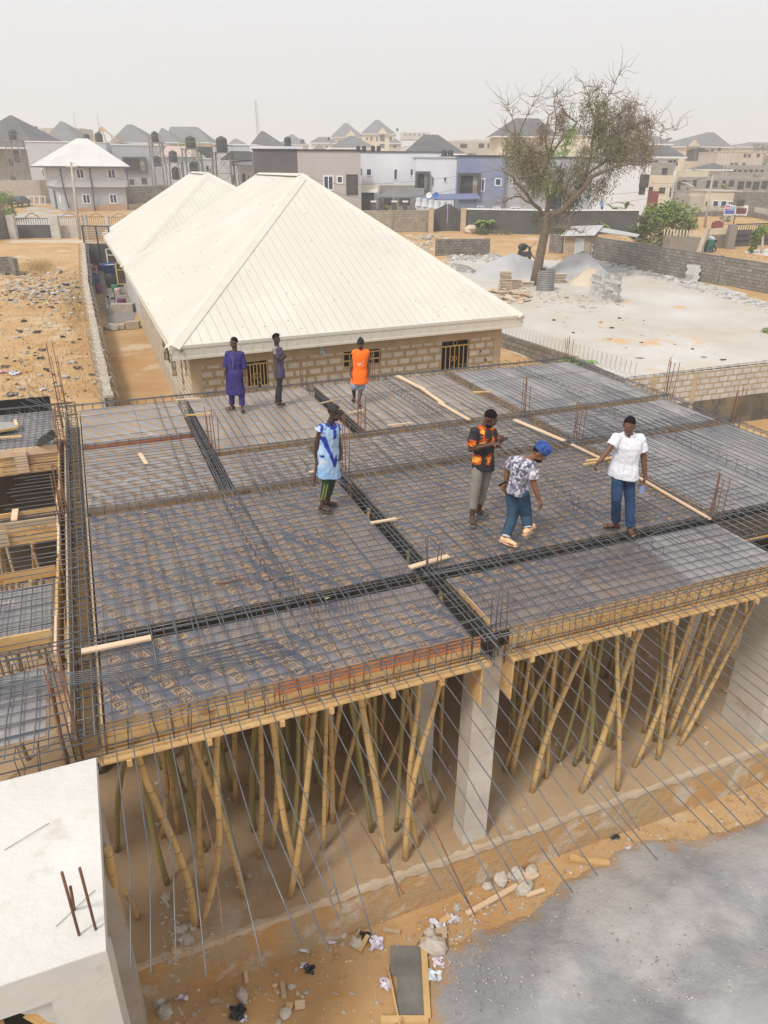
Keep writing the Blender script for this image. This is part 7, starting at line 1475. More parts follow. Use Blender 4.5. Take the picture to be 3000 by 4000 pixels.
for (x, y, r, dn, kind) in CL:
    if x < 450: dn *= 1.5; kind = kind if kind != 0 or (x + y) % 3 else 2
    c = T(x, y, g.uniform(-1.5, 2)); rr_ = (T(x + r, y) - T(x, y)).length
    for _ in range(int(14 * dn ** .5)):
        d_ = Ve((g.gauss(0, 1), g.gauss(0, 1), g.gauss(0, .7))).normalized() * rr_ * g.uniform(.4, 1.05); limb(mbw, c, c + d_, .018, .006, g, .2, 4, 3)
    for _ in range(int(11 * dn)):          # hanging sprays
        d_ = Ve((g.gauss(0, .55), g.gauss(0, .6), g.gauss(0, .45))) * rr_; q = c + d_; Ls = g.uniform(.3, 1.3) * (1.3 if kind in (0, 2) else .7); nn = int(Ls * 13) + 3; k_ = g.choice([kind if kind != 4 else 1, kind if kind != 4 else 1, 0 if kind != 2 else 2, 3 if kind == 3 else (kind if kind != 4 else 1)])
        for i in range(nn): f = i / nn; leaf(mbl, q + Ve((g.gauss(0, .09), g.gauss(0, .09), -f * Ls)), g.uniform(.07, .15), g, k_, .5)
part('branches', mbw, m_twig, tree); part('crown', mbl, [m_lg, m_ly, m_lb, m_ld], tree)
def bush(px, py, w_px, h_px, label, mats, name='bush', cat='bush', n=3200, trunk=.2, seed=1, shape='round', lsz=.2, group=None, Y=None):
    Y = Y and Y * KY; g = random.Random(seed); p = WG(px, py) if Y is None else Ve((WY(px, py, Y).x, Y, G(WY(px, py, Y).x, Y))); rx = (WY(px + w_px / 2, py, p.y) - WY(px, py, p.y)).length; h = WY(px, py - h_px, p.y).z - p.z; t = thing(name, label, cat, p, group); mb = MB()
    if trunk:
        for _ in range(5): a = g.uniform(0, 6.28); limb(mb, p - UPZ * .1, p + Ve((math.cos(a) * rx * .5, math.sin(a) * rx * .5, h * g.uniform(.4, .8))), trunk * .5, .02, g, .1, 5, 5)
        part('trunk', mb, m_bark, t)
    mb = MB(); cl = []
    for _ in range(26):
        a = g.uniform(0, 6.28); f = g.random() ** .5; z = g.uniform(.12, .92)
        if shape == 'cone': f *= max(.05, 1 - z); z = z
        elif shape == 'round': f *= math.sin(math.pi * min(1, .18 + z * .75)) ** .5
        cl.append((Ve((p.x + math.cos(a) * rx * f * .8, p.y + math.sin(a) * rx * f * .8, p.z + h * z)), g.uniform(.16, .30) * rx * (1 if shape != 'cone' else .7), g.randrange(len(mats))))
    for i in range(n): c, r_, k = cl[i % 26]; d_ = Ve((g.gauss(0, 1), g.gauss(0, 1), g.gauss(0, .8))); d_ = d_.normalized() * r_ * g.uniform(.5, 1.15); leaf(mb, c + d_, lsz * g.uniform(.7, 1.2), g, k if g.random() < .75 else g.randrange(len(mats)), .1)
    part('crown', mb, mats, t); return t
bush(2580, 968, 275, 170, 'large round bright green bush behind the long yard wall', [m_ly, m_ly, m_lg, m_ld], 'tree', 'tree', 8000, .2, 3, lsz=.26); bush(20, 860, 165, 105, 'bright green tree at the left edge beside the gate', [m_lg, m_ly, m_ly], 'tree', 'tree', 3600, .2, 4, lsz=.24); bush(2935, 988, 62, 92, 'cone shaped garden tree before the black gate', [m_lg, m_ly], 'conifer', 'tree', 2600, .1, 5, 'cone', .14)
bush(1881, 916, 60, 26, 'low green shrub at the foot of the small palm', [m_ld, m_lg], 'shrub', 'shrub', 700, 0, 6, lsz=.16); bush(1960, 915, 120, 14, 'strip of weeds along the charcoal wall', [m_ld, m_lg], 'shrub', 'shrub', 600, 0, 7, lsz=.14); bush(2200, 918, 280, 16, 'longer strip of weeds along the charcoal wall', [m_ld, m_lg, m_ly], 'shrub', 'shrub', 1200, 0, 8, lsz=.15)
bush(1496, 836, 46, 46, 'small green garden tree behind the pale block wall', [m_ly, m_lg], 'tree', 'tree', 800, .1, 9, lsz=.2, Y=80); bush(2690, 600, 60, 60, 'hazy green tree beside the cream mansion', [m_lg], 'tree', 'tree', 900, 0, 10, lsz=.7, Y=210); bush(2612, 575, 46, 55, 'hazy tree behind the long dark roof', [m_lg], 'tree', 'tree', 700, 0, 11, lsz=.7, Y=220); bush(2960, 600, 110, 45, 'hazy trees in front of the far right roof', [m_lg], 'tree', 'tree', 900, 0, 12, lsz=.8, Y=230)
bush(700, 566, 45, 20, 'tree top showing beside the twin roofs', [m_ly], 'tree', 'tree', 400, 0, 13, lsz=.4, Y=130); bush(2820, 752, 44, 46, 'light green sapling in the roofless block building', [m_ly], 'tree', 'tree', 500, .1, 14, lsz=.3, Y=108); bush(2720, 662, 90, 14, 'green growth on the low parapet', [m_lg, m_ly], 'shrub', 'shrub', 400, 0, 15, lsz=.3, Y=126); bush(2950, 692, 70, 22, 'brownish bush above the roofless row', [m_lg, m_lb], 'shrub', 'shrub', 400, 0, 16, lsz=.35, Y=118)
bush(1560, 600, 90, 16, 'green bushes below the mansions', [m_lg], 'shrub', 'shrub', 400, 0, 17, lsz=.4, Y=150); bush(2200, 545, 70, 50, 'bright green tree crown behind the leaning tree', [m_ly], 'tree', 'tree', 700, 0, 18, lsz=.4, Y=120); bush(2835, 865, 50, 24, 'pale shrub beneath the billboard', [m_lg, m_beige], 'shrub', 'shrub', 300, 0, 19, lsz=.2); bush(2785, 842, 36, 22, 'dusty shrub by the picket wall', [m_lg], 'shrub', 'shrub', 250, 0, 20, lsz=.2)
bush(3000, 1300, 70, 18, 'small green weeds at the right edge of the yard', [m_ly, m_lg], 'shrub', 'shrub', 500, 0, 22, lsz=.09); bush(2870, 2990 - 2200 + 2200 - 180, 45, 26, 'small green weed inside the pit by the right column', [m_lg], 'shrub', 'shrub', 120, 0, 23, lsz=.05)
def palm(px, py, h_px, label, m, Y=None, n=14, Lf=1.8, name='palm'):
    p = WG(px, py); g = random.Random(px); h = WY(px, py - h_px, p.y).z - p.z; t = thing(name, label, 'palm', p); part('trunk', MB().tube([p, p + UPZ * h * .45], [.14, .09], 8), m_bark, t); mb = MB()
    for i in range(n):
        a = i * 2.4; d_ = Ve((math.cos(a), math.sin(a), g.uniform(.5, 1.6))).normalized(); L_ = Lf * g.uniform(.8, 1.1); prev = p + UPZ * h * .45
        for k in range(1, 13):
            f = k / 12; q = p + UPZ * h * .45 + d_ * L_ * f - UPZ * L_ * .65 * f * f; mb.beam(prev, q, .03, .02); s = (q - prev).cross(UPZ).normalized()
            for sg in (-1, 1): e = s * sg * .36 * math.sin(math.pi * min(1, f * .85 + .12)); mb.poly([prev, q, q + e * .98 - UPZ * .1, prev + e + (q - prev) * .4 - UPZ * .12])
            prev = q
    part('fronds', mb, m, t)
palm(1893, 912, 78, 'young palm in front of the charcoal wall', m_ly, n=13, Lf=1.9); palm(2330, 912, 62, 'yellowish clump of palm fronds behind the yard', m_ly, n=20, Lf=1.9, name='palm_clump'); palm(2180, 912, 50, 'second low palm clump behind the leaning tree', m_lg, n=14, Lf=1.5, name='palm_clump')
p = WG(2975, 990); t = thing('papaya_tree', 'slender pale papaya tree right of the cone tree', 'tree', p); q = WY(2982, 905, p.y); part('trunk', MB().tube([p, q], [.14, .08], 8), m_cream, t); mb = MB(); g = random.Random(2); [leaf(mb, q + Ve((g.gauss(0, .45), g.gauss(0, .45), g.gauss(.15, .3))), .3, g, 0) for _ in range(160)]; part('crown', mb, m_ly, t)
for x, y, h, lb, n_ in ((2395, 830, 1.5, 'banana plants rising behind the white coping, dark left clump', 7), (2442, 828, 2.0, 'banana plant rising behind the white coping, bright upright leaf', 5)): p = WS(x, y, 80.5); banana(Ve((p.x, p.y, G(p.x, p.y))), h + .8, lb, n_, 1.3)
p = WG(1840, 912); tag(MB().blob(p + UPZ * .35, .75, .6, .55, 0, jit=.3).obj('boulder', m_palesand), 'brown boulder at the right foot of the peaked gate', 'boulder')
# dry grass and litter of the left lot
def lot(g):
    if g.random() < .62: p = WG(g.gauss(200, 85), g.gauss(1135, 38))
    elif g.random() < .6: p = WG(g.gauss(60, 80), g.gauss(1110, 32))
    else: p = WG(g.uniform(0, 370), g.uniform(1080, 1560))
    u_, v_ = uv(p); return (p.x, p.y) if u_ < -3.9 + max(0, (v_ - 20) * .005) else None
m_c = [mat('litter white', (.62, .60, .58), (.45, .42, .40), 9), m_black, mat('litter grey', (.30, .29, .28), (.45, .42, .38), 9), mat('litter tan', (.48, .38, .26), None), mat('litter blue', (.25, .40, .48), None), m_ground, mat('litter red', (.40, .14, .12), None), mat('litter yellow', (.6, .5, .12), None)]
scatter('scattered_litter', 2300, lot, [m_c[0], m_c[3], m_c[2], m_c[1], m_c[2], m_c[3], m_c[0], m_c[2], m_c[3], m_c[2], m_c[5], m_c[1]], .03, .2, 31, (2, 2, 0))
def near_lot(g): p = WG(g.uniform(0, 380), g.uniform(1250, 1570)); u_, v_ = uv(p); return (p.x, p.y) if u_ < -3.9 and v_ > 11 else None
scatter('fine_litter', 380, near_lot, [m_c[0], m_c[2], m_c[3], m_c[1]], .02, .09, 32, (2, 2, 0))
for x, y, s, m, lb in ((166, 1370, .42, m_black, 'black bag on the earth, middle of the rubbish lot'), (158, 1402, .4, m_black, 'flattened black bag just below the middle one'), (302, 1442, .45, m_black, 'torn black bag close to the boundary wall'), (20, 1435, .4, m_black, 'black bag beside the pink one at the left edge'), (50, 1545, .55, mat('grey bag', (.10, .10, .11), (.2, .2, .2), 6), 'large grey black bag behind the annex deck'),
                       (125, 1560, .3, m_black, 'small black bag behind the annex deck'), (58, 1412, .2, m_black, 'tiny black bag near the left edge'), (145, 1300, .5, m_black, 'long black bag halfway up the lot'), (245, 1318, .35, m_black, 'ragged black bag halfway up the lot, right'), (10, 1457, .4, mat('pink bag', (.55, .18, .42), (.65, .4, .55), 6), 'pink plastic bag at the left edge'),
                       (55, 1462, .5, m_bagw, 'stretched white bag beside the pink one'), (170, 1525, .4, m_bagw, 'pale crumpled bag behind the annex deck'), (118, 1450, .16, mat('orange peel', (.7, .35, .04), None), 'orange scrap on the earth'), (180, 1185, .5, m_c[7], 'yellow bag in the litter heap'), (60, 1320, .25, m_bagw, 'white scrap above the lone black bags'), (240, 1140, .45, m_c[4], 'turquoise bag in the litter heap'), (75, 1320, .2, m_black, 'black scrap by the white one'), (360, 1466, .3, m_black, 'black scrap next to the boundary wall foot'), (275, 1420, .3, m_c[2], 'grey torn bag at the right side of the lot'),
                       (45, 1140, .5, m_black, 'black bag in the upper litter at the left'), (260, 1115, .6, m_black, 'black sheeting in the upper litter'), (295, 1480, .3, m_c[2], 'grey scrap below the torn black bag'), (180, 1445, .3, m_black, 'small black bag below the flattened one')): scrap(x, y, s, lb, m, 'rubbish_bag')
for x, y, s, m, lb in ((2505, 1340, .22, m_black, 'small black bag in the empty yard'), (2497, 1400, .45, mat('red white bag', (.6, .35, .35), (.8, .78, .78), 5), 'white and red paper lying in the yard'), (2825, 1408, .3, m_black, 'dark shoe shaped bag at the right of the yard'), (2750, 1397, .4, m_bagw, 'faint pale film lying in the yard')): scrap(x, y, s, lb, m, 'rubbish_bag')
def dryg(g):
    r_ = g.random(); p = WG(g.gauss(150, 40), g.gauss(1045, 16)) if r_ < .35 else (WG(g.gauss(300, 30), g.gauss(1170, 60)) if r_ < .7 else WG(g.uniform(0, 380), g.uniform(1150, 1560)))
    u_, v_ = uv(p); return (p.x, p.y) if u_ < -3.9 and v_ > 11.2 else None
g = random.Random(41); mb = MB()
for _ in range(5200):
    q = dryg(g)
    if q is None: continue
    p = Ve((q[0], q[1], G(*q))); a = g.uniform(0, 6.28); d_ = Ve((math.cos(a) * .1, math.sin(a) * .1, g.uniform(.06, .26))); e = Ve((-math.sin(a), math.cos(a), 0)) * .012; mb.poly([p - e, p + e, p + d_], g.choice((0, 0, 0, 1)))
o = mb.obj('dry_grass', [mat('dry grass', (.42, .27, .10), (.34, .22, .09), 2), mat('sparse green grass', (.19, .20, .06), None)]); o['kind'] = 'stuff'
# ================================================================ people
from mathutils import noise as mnoise
def orb(mb, c, X, Y_, Z_, seg=14, rings=10):
    """ellipsoid with half axes X, Y_, Z_ (vectors)"""
    b = len(mb.v); c = Ve(c)
    for i in range(rings + 1):
        ph = math.pi * i / rings
        for k in range(seg):
            t = 2 * math.pi * k / seg; mb.v.append(tuple(c + Z_ * math.cos(ph) + (X * math.cos(t) + Y_ * math.sin(t)) * math.sin(ph)))
    for i in range(rings):
        for k in range(seg): k2 = (k + 1) % seg; mb.face([b + i * seg + k, b + (i + 1) * seg + k, b + (i + 1) * seg + k2, b + i * seg + k2], 0, [(0, 0)] * 4, True)
def caps(mb, pts, rs, seg=12):
    """tapered limb with rounded ends"""
    P = [Ve(p) for p in pts]; a = (P[0] - P[1]).normalized(); z = (P[-1] - P[-2]).normalized(); pp = []; rr_ = []
    for t in (.98, .8, .5, .2): pp.append(P[0] + a * rs[0] * t); rr_.append(rs[0] * math.sqrt(1 - t * t))
    for i in range(len(P)): pp.append(P[i]); rr_.append(rs[i])
    for t in (.2, .5, .8, .98): pp.append(P[-1] + z * rs[-1] * t); rr_.append(rs[-1] * math.sqrt(1 - t * t))
    mb.tube(pp, rr_, seg)
def loft(mb, rings, seg=18):
    """rings: (centre, lateral unit, depth unit, rx, ry)"""
    b = len(mb.v)
    for c, l, f, rx, ry in rings:
        for k in range(seg): t = 2 * math.pi * k / seg; mb.v.append(tuple(c + l * rx * math.cos(t) + f * ry * math.sin(t)))
    n = len(rings)
    for i in range(n - 1):
        for k in range(seg): k2 = (k + 1) % seg; mb.face([b + i * seg + k, b + i * seg + k2, b + (i + 1) * seg + k2, b + (i + 1) * seg + k], 0, [(0, 0)] * 4, True)
    mb.face([b + k for k in reversed(range(seg))], 0, [(0, 0)] * seg); mb.face([b + (n - 1) * seg + k for k in range(seg)], 0, [(0, 0)] * seg)
def fuse(mb, name, mats, parent, vox=.009, smooth=4, paint=None, wr=0.0, wf=14, cut=None):
    me0 = mb.mesh(name, [mats[0]] if isinstance(mats, (list, tuple)) else [mats]); o = bpy.data.objects.new(name, me0); sc.collection.objects.link(o)
    m = o.modifiers.new('r', 'REMESH'); m.mode = 'VOXEL'; m.voxel_size = vox; m.use_smooth_shade = True
    s = o.modifiers.new('s', 'SMOOTH'); s.iterations = smooth; s.factor = .5
    dg = bpy.context.evaluated_depsgraph_get(); me = bpy.data.meshes.new_from_object(o.evaluated_get(dg)); bpy.data.objects.remove(o); me.name = name
    if wr:
        nn = [v.normal.copy() for v in me.vertices]
        for v, nrm in zip(me.vertices, nn):
            c = v.co; q = mnoise.noise(Ve((c.x * wf, c.y * wf, c.z * wf * .55))) + .6 * mnoise.noise(Ve((c.x * wf * 2.3 + 7, c.y * wf * 2.3, c.z * wf * 1.6))); v.co = c + nrm * q * wr
    me.materials.clear()
    for q in (mats if isinstance(mats, (list, tuple)) else [mats]): me.materials.append(q)
    if paint:
        for p in me.polygons: p.material_index = paint(p.center)
    if not me.uv_layers: me.uv_layers.new(name='UVMap')
    for p in me.polygons: p.use_smooth = True
    me.update(); ob = bpy.data.objects.new(name, me); sc.collection.objects.link(ob); ob.parent = parent; r = parent
    while r.parent: r = r.parent
    if parent.type == 'EMPTY': ob.matrix_parent_inverse = Matrix.LocRotScale(r.location, r.rotation_euler, None).inverted()
    return ob
m_eye = mat('eye white', (.5, .46, .42), None, rough=.3); m_pup = mat('dark iris', (.01, .008, .006), None, rough=.2); m_lip = mat('lips', (.16, .06, .05), None, rough=.5); m_teeth = mat('teeth', (.42, .36, .30), None)
m_hair = mat('short black hair', (.008, .007, .007), (.014, .012, .012), 60, 1, spec=.1)
def skin(n_, c): return mat('skin ' + n_, c, tuple(x * .82 for x in c), 7, .5)
def person(label, zf, J, k, face, head, sk, YD=None, zg=4.56, hairk='short', smile=False, palmn=None, top=None, bottom=None, feet='sandal', fm=None, strap=None, extra=None, hold=None, glasses=False, curl=(.5, .5)):
    gl_ = W(*zf(*J['anL'][:2]), zg + .09 * k); gr_ = W(*zf(*J['anR'][:2]), zg + .09 * k); Y0 = (gl_.y + gr_.y) / 2 if YD is None else YD; q = {}
    for n_, v in J.items():
        dy = v[2] if len(v) > 2 else 0
        q[n_] = WY(*zf(v[0], v[1]), Y0 + dy)
    lift = {'L': J['anL'][3] if len(J['anL']) > 3 else 0, 'R': J['anR'][3] if len(J['anR']) > 3 else 0}
    q['anL'] = W(*zf(*J['anL'][:2]), zg + .09 * k + lift['L']); q['anR'] = W(*zf(*J['anR'][:2]), zg + .09 * k + lift['R'])
    for s in 'LR': q['to' + s] = W(*zf(*J['to' + s][:2]), zg + .025 + lift[s] * (.7))
    for s in 'LR': q['sh' + s] -= UPZ * .045 * k
    f = Ve(face).normalized(); lat = (q['shR'] - q['shL']); lat = (lat - f * lat.dot(f)).normalized(); hip = (q['hipL'] + q['hipR']) / 2; shm = (q['shL'] + q['shR']) / 2; ax = (shm - hip).normalized(); fr = lat.cross(ax); fr = fr if fr.dot(f) > 0 else -fr
    t = thing('person', label, 'person', Ve(((q['anL'].x + q['anR'].x) / 2, (q['anL'].y + q['anR'].y) / 2, zg)))
    def trunk(mb, g_, h0=-.02, hr=1.0, top_=True, flare=0):
        R_ = [(hip + ax * h0 - UPZ * .0, .155 + flare, .115 + flare * .8), (hip + ax * .05, .16 + flare * .6, .12 + flare * .5), (hip.lerp(shm, .35), .142 + flare * .2, .105), (hip.lerp(shm, .6), .155, .115), (hip.lerp(shm, .82), .172, .12), (hip.lerp(shm, .97), .165, .10), (shm + ax * .045, .10, .075)]
        loft(mb, [(c, lat, fr, (rx + g_) * k, (ry + g_) * k) for c, rx, ry in R_])
        for s in 'LR': orb(mb, q['sh' + s], lat * (.05 + g_) * k, fr * (.055 + g_) * k, ax * (.046 + g_) * k); caps(mb, [shm + ax * .05 * k, q['sh' + s]], [(.042 + g_ * .5) * k, (.046 + g_ * .8) * k])
    # --- body, one continuous surface
    mb = MB(); trunk(mb, 0); hd = Ve(head).normalized(); hr_ = hd.cross(UPZ).normalized(); hu = hr_.cross(hd).normalized(); hc = q['head']
    caps(mb, [shm + ax * .02, hc - hu * .07 * k - hd * .01], [.062 * k, .055 * k])
    orb(mb, hc + hu * .025 * k - hd * .01 * k, hr_ * .076 * k, hd * .095 * k, hu * .095 * k); orb(mb, hc - hu * .045 * k + hd * .02 * k, hr_ * .062 * k, hd * .075 * k, hu * .075 * k); orb(mb, hc - hu * .09 * k + hd * .055 * k, hr_ * .033 * k, hd * .03 * k, hu * .027 * k)
    orb(mb, hc - hu * .012 * k + hd * .095 * k, hr_ * .015 * k, hd * .02 * k, hu * .03 * k); orb(mb, hc - hu * .03 * k + hd * .10 * k, hr_ * .023 * k, hd * .014 * k, hu * .013 * k); orb(mb, hc + hu * .03 * k + hd * .078 * k, hr_ * .05 * k, hd * .016 * k, hu * .012 * k); orb(mb, hc - hu * .06 * k + hd * .085 * k, hr_ * .028 * k, hd * .014 * k, hu * .014 * k)
    for s in (-1, 1): orb(mb, hc + hr_ * s * .077 * k - hd * .005 * k - hu * .005 * k, hr_ * .010 * k, hd * .022 * k, hu * .034 * k)
    for s, sg in (('L', -1), ('R', 1)):
        e, w_, h = q['el' + s], q['wr' + s], q['ha' + s]
        caps(mb, [q['sh' + s], q['sh' + s].lerp(e, .5), e], [.054 * k, .05 * k, .041 * k]); caps(mb, [e, e.lerp(w_, .35), w_], [.042 * k, .041 * k, .028 * k])
        # hand: palm and five separate curled fingers
        d = (h - w_).normalized(); pn = Ve(palmn[s]) if palmn and s in palmn else (-lat * sg); pn = (pn - d * pn.dot(d)).normalized(); sd = d.cross(pn).normalized()
        if sd.dot(f) < 0: sd = -sd
        pc = w_ + d * .05 * k; orb(mb, pc, sd * .042 * k, pn * .018 * k, d * .052 * k); cu = curl[0] if s == 'L' else curl[1]
        for i, (off, ln, r_) in enumerate(((-.031, .062, .0085), (-.011, .078, .0095), (.010, .082, .0098), (.030, .074, .0095))):
            a = pc + d * .042 * k + sd * off * k; a1 = cu * 1.1; b_ = a + (d * math.cos(a1) + pn * math.sin(a1) + sd * off * 1.5) * ln * .5 * k; a2 = cu * 2.4; c_ = b_ + (d * math.cos(a2) + pn * math.sin(a2)) * ln * .52 * k
            caps(mb, [a - d * .02, a, b_], [r_ * k * 1.05, r_ * k * 1.05, r_ * k], 8); caps(mb, [b_, c_], [r_ * k, r_ * k * .85], 8)
        a = pc - d * .015 * k + sd * .036 * k; b_ = a + (d * .6 + sd * .6 + pn * .45).normalized() * .038 * k; c_ = b_ + (d * .9 + sd * .1 + pn * .5 * (1 + cu)).normalized() * .032 * k; caps(mb, [a, b_], [.012 * k, .011 * k], 8); caps(mb, [b_, c_], [.011 * k, .009 * k], 8)
        # leg and foot
        kn, an, to = q['kn' + s], q['an' + s], q['to' + s]; caps(mb, [q['hip' + s], q['hip' + s].lerp(kn, .5), kn], [.088 * k, .075 * k, .054 * k]); caps(mb, [kn, kn.lerp(an, .35), an], [.052 * k, .055 * k, .036 * k])
        fd_ = (to - an); fd_.z = 0; L_ = max(.16 * k, min(.22 * k, fd_.length)); fd_.normalize(); q['fd' + s] = fd_; zz = zg + lift[s]; ft = Ve((an.x, an.y, zz + .035 * k)); q['ft' + s] = ft; lf = Ve((-fd_.y, fd_.x, 0))
        up_ = UPZ * (lift[s] * .4); orb(mb, ft - fd_ * .035 * k, fd_ * .04 * k, lf * .034 * k, UPZ * .034 * k); caps(mb, [an, ft + fd_ * .02 * k + UPZ * .015 * k], [.036 * k, .035 * k]); orb(mb, ft + fd_ * .07 * k, fd_ * .10 * k, lf * .042 * k, UPZ * .026 * k)
        for i in range(5): off = (i - 2) * .0165 * k; a = ft + fd_ * (.135 - abs(i - 1) * .009) * k + lf * off * (1 if s == 'R' else -1) - UPZ * .012 * k; caps(mb, [a - fd_ * .02, a + fd_ * .025 * k], [.011 * k, .0095 * k if i else .012 * k], 6)
    q.update(f=f, lat=lat, fr=fr, ax=ax, hip=hip, shm=shm, hd=hd, hr=hr_, hu=hu, hc=hc, k=k, t=t, trunk=trunk, zg=zg, lift=lift)
    mouthc = hc - hu * .06 * k + hd * .095 * k
    def pt(c): return 1 if ((c - mouthc).length < .024 * k and abs((c - mouthc).dot(hu)) < .009 * k) else 0
    body = fuse(mb, 'body', [skin(sk[0], sk[1]), m_lip], t, .0075 * k, 3, pt); q['body'] = body
    mb = MB(); [orb(mb, hc + hr_ * s * .032 * k + hu * .012 * k + hd * .083 * k, hr_ * .013 * k, hd * .008 * k, hu * .0065 * k, 8, 6) for s in (-1, 1)]; ey = part('eyes', mb, m_eye, body)
    mb = MB(); [orb(mb, hc + hr_ * s * .032 * k + hu * .011 * k + hd * .0895 * k, hr_ * .006 * k, hd * .004 * k, hu * .006 * k, 6, 4) for s in (-1, 1)]; [mb.beam(hc + hr_ * s * .014 * k + hu * .032 * k + hd * .093 * k, hc + hr_ * s * .055 * k + hu * .034 * k + hd * .08 * k, .006, .008) for s in (-1, 1)]; part('brows_and_irises', mb, m_pup, body)
    if smile: mb = MB(); orb(mb, mouthc + hd * .004 * k, hr_ * .014 * k, hd * .006 * k, hu * .003 * k, 10, 6); part('teeth', mb, m_teeth, body)
    if hairk:
        mb = MB(); orb(mb, hc + hu * .033 * k - hd * .018 * k, hr_ * .081 * k, hd * .096 * k, hu * .096 * k, 20, 14); me_h = fuse(mb, 'hair', [m_hair, m_hair], t, .008, 1)
        bm_cut(me_h, hc, hu, hd, k)
        if hairk == 'beard': mb = MB(); orb(mb, hc - hu * .075 * k + hd * .032 * k, hr_ * .058 * k, hd * .07 * k, hu * .05 * k); part('beard', mb, m_hair, t)
        if hairk == 'high': mb = MB(); orb(mb, hc + hu * .095 * k + hd * .012 * k, hr_ * .07 * k, hd * .08 * k, hu * .05 * k); part('hair', mb, m_hair, t)
    if glasses:
        mb = MB()
        for s in (-1, 1): c = hc + hr_ * s * .033 * k + hu * .01 * k + hd * .103 * k; mb.tube([c + hr_ * .024 * k * math.cos(a * .7) + hu * .018 * k * math.sin(a * .7) for a in range(10)], .0025, 4); mb.beam(c + hr_ * s * .024 * k, hc + hr_ * s * .08 * k + hu * .01 * k, .004, .004)
        part('glasses', mb, m_pup, t)
    # --- clothes
    if bottom:
        mb = MB(); g_ = bottom.get('g', .014); loft(mb, [(hip + ax * .09, lat, fr, (.138 + g_) * k, (.10 + g_) * k), (hip + ax * .02, lat, fr, (.148 + g_) * k, (.108 + g_) * k), (hip - UPZ * .07, lat, fr, (.14 + g_) * k, (.105 + g_) * k)])
        for s in 'LR':
            kn, an = q['kn' + s], q['an' + s]; e = bottom.get('len', 1.0); hp = q['hip' + s]; rt_, rk, ra_ = bottom.get('r', (.095, .07, .058))
            if e <= .5: caps(mb, [hp, hp.lerp(kn, e * 2)], [rt_ * k, rk * k])
            else: lo = kn.lerp(an, (e - .5) * 2); caps(mb, [hp, hp.lerp(kn, .5), kn], [rt_ * k, (rt_ + rk) / 2 * k, rk * k]); mb.tube([kn + (kn - lo).normalized() * .02, kn.lerp(lo, .5), lo], [rk * k, (rk + ra_) / 2 * k, ra_ * k], 14)
        fuse(mb, bottom.get('name', 'trousers'), bottom['m'], t, .010, 2, bottom.get('paint') and bottom['paint'](q), bottom.get('wr', .006), 11)
    if top:
        mb = MB(); g_ = top.get('g', .02); h0 = top.get('h0', -.06); fl = top.get('flare', .02); trunk(mb, g_, h0, flare=fl)
        if h0 < -.2: dn = (-(UPZ) * .8 - ax * .2).normalized(); loft(mb, [(hip + ax * .02, lat, fr, (.165 + g_) * k, (.125 + g_) * k), (hip + dn * abs(h0) * .5 * k, lat, fr, (.175 + g_ + fl * .5) * k, (.135 + g_) * k), (hip + dn * abs(h0) * k, lat, fr, (.18 + g_ + fl) * k, (.14 + g_ + fl * .6) * k)])
        for s in 'LR':
            sl_ = top.get('sleeve', .62)
            if sl_ > 0:
                e_ = q['sh' + s].lerp(q['el' + s], min(1, sl_)); rr_ = top.get('sr', (.078, .072)); P3 = [q['sh' + s].lerp(q['el' + s], .06), q['sh' + s].lerp(e_, .5), e_]; mb.tube(P3, [rr_[0] * .84 * k, (rr_[0] + rr_[1]) / 2 * k, rr_[1] * k], 14)
                if sl_ > 1: e2 = q['el' + s].lerp(q['wr' + s], sl_ - 1); mb.tube([q['el' + s], e2], [rr_[1] * k, rr_[1] * .95 * k], 14); orb(mb, q['el' + s], lat * rr_[1] * k, fr * rr_[1] * k, UPZ * rr_[1] * k)
        sh_ = fuse(mb, top.get('name', 'shirt'), top['m'], t, .010, 2, top.get('paint') and top['paint'](q), top.get('wr', .007), top.get('wf', 12))
        if top.get('collar'):
            mb = MB(); c = shm + ax * .055 * k + fr * .008; mb.tube([c + ax * .012 + lat * .078 * k * math.cos(a) + fr * .078 * k * math.sin(a) - ax * (.02 if abs(a - 1.57) < .5 else 0) for a in [1.57 + .35 + i * (6.283 - .7) / 12 for i in range(13)]], .017 * k, 6); part('collar', mb, top['collar'], sh_)
        q['top'] = sh_
    for s in 'LR':
        ft, fd_ = q['ft' + s], q['fd' + s]; lf = Ve((-fd_.y, fd_.x, 0)); so_ = ft - UPZ * .035 * k
        if feet == 'sandal':
            mb = MB(); P_ = []
            for i in range(18): a = i / 18 * 6.283; P_.append(so_ + fd_ * (.045 + .125 * math.cos(a)) * k + lf * (.046 + .006 * math.cos(a)) * math.sin(a) * k)
            mb.poly([p + UPZ * .004 for p in P_]); mb.poly([p - UPZ * .018 for p in reversed(P_)])
            for i in range(18): j = (i + 1) % 18; mb.poly([P_[i] - UPZ * .018, P_[j] - UPZ * .018, P_[j] + UPZ * .004, P_[i] + UPZ * .004])
            sd_ = part('sandal', mb, fm, t); mb = MB()
            for dx, w_ in ((.085, .05), (.02, .028)) if strap != 'slide' else ((.075, .075),):
                for i in range(8):
                    a0, a1 = math.pi * i / 8, math.pi * (i + 1) / 8; A_ = lambda a, o: so_ + fd_ * (dx + o) * k + lf * .047 * k * math.cos(a) + UPZ * (.005 + .062 * (1 if dx < .05 else .88) * math.sin(a)) * k
                    mb.poly([A_(a0, 0), A_(a1, 0), A_(a1, w_), A_(a0, w_)]); mb.poly([A_(a0, w_), A_(a1, w_), A_(a1, 0), A_(a0, 0)])
            part('strap', mb, fm if not isinstance(strap, bpy.types.Material) else strap, sd_) if strap != 'slide' else part('strap', mb, extra_strap, sd_)
        elif feet == 'shoe':
            mb = MB(); tip = UPZ * lift[s] * .3
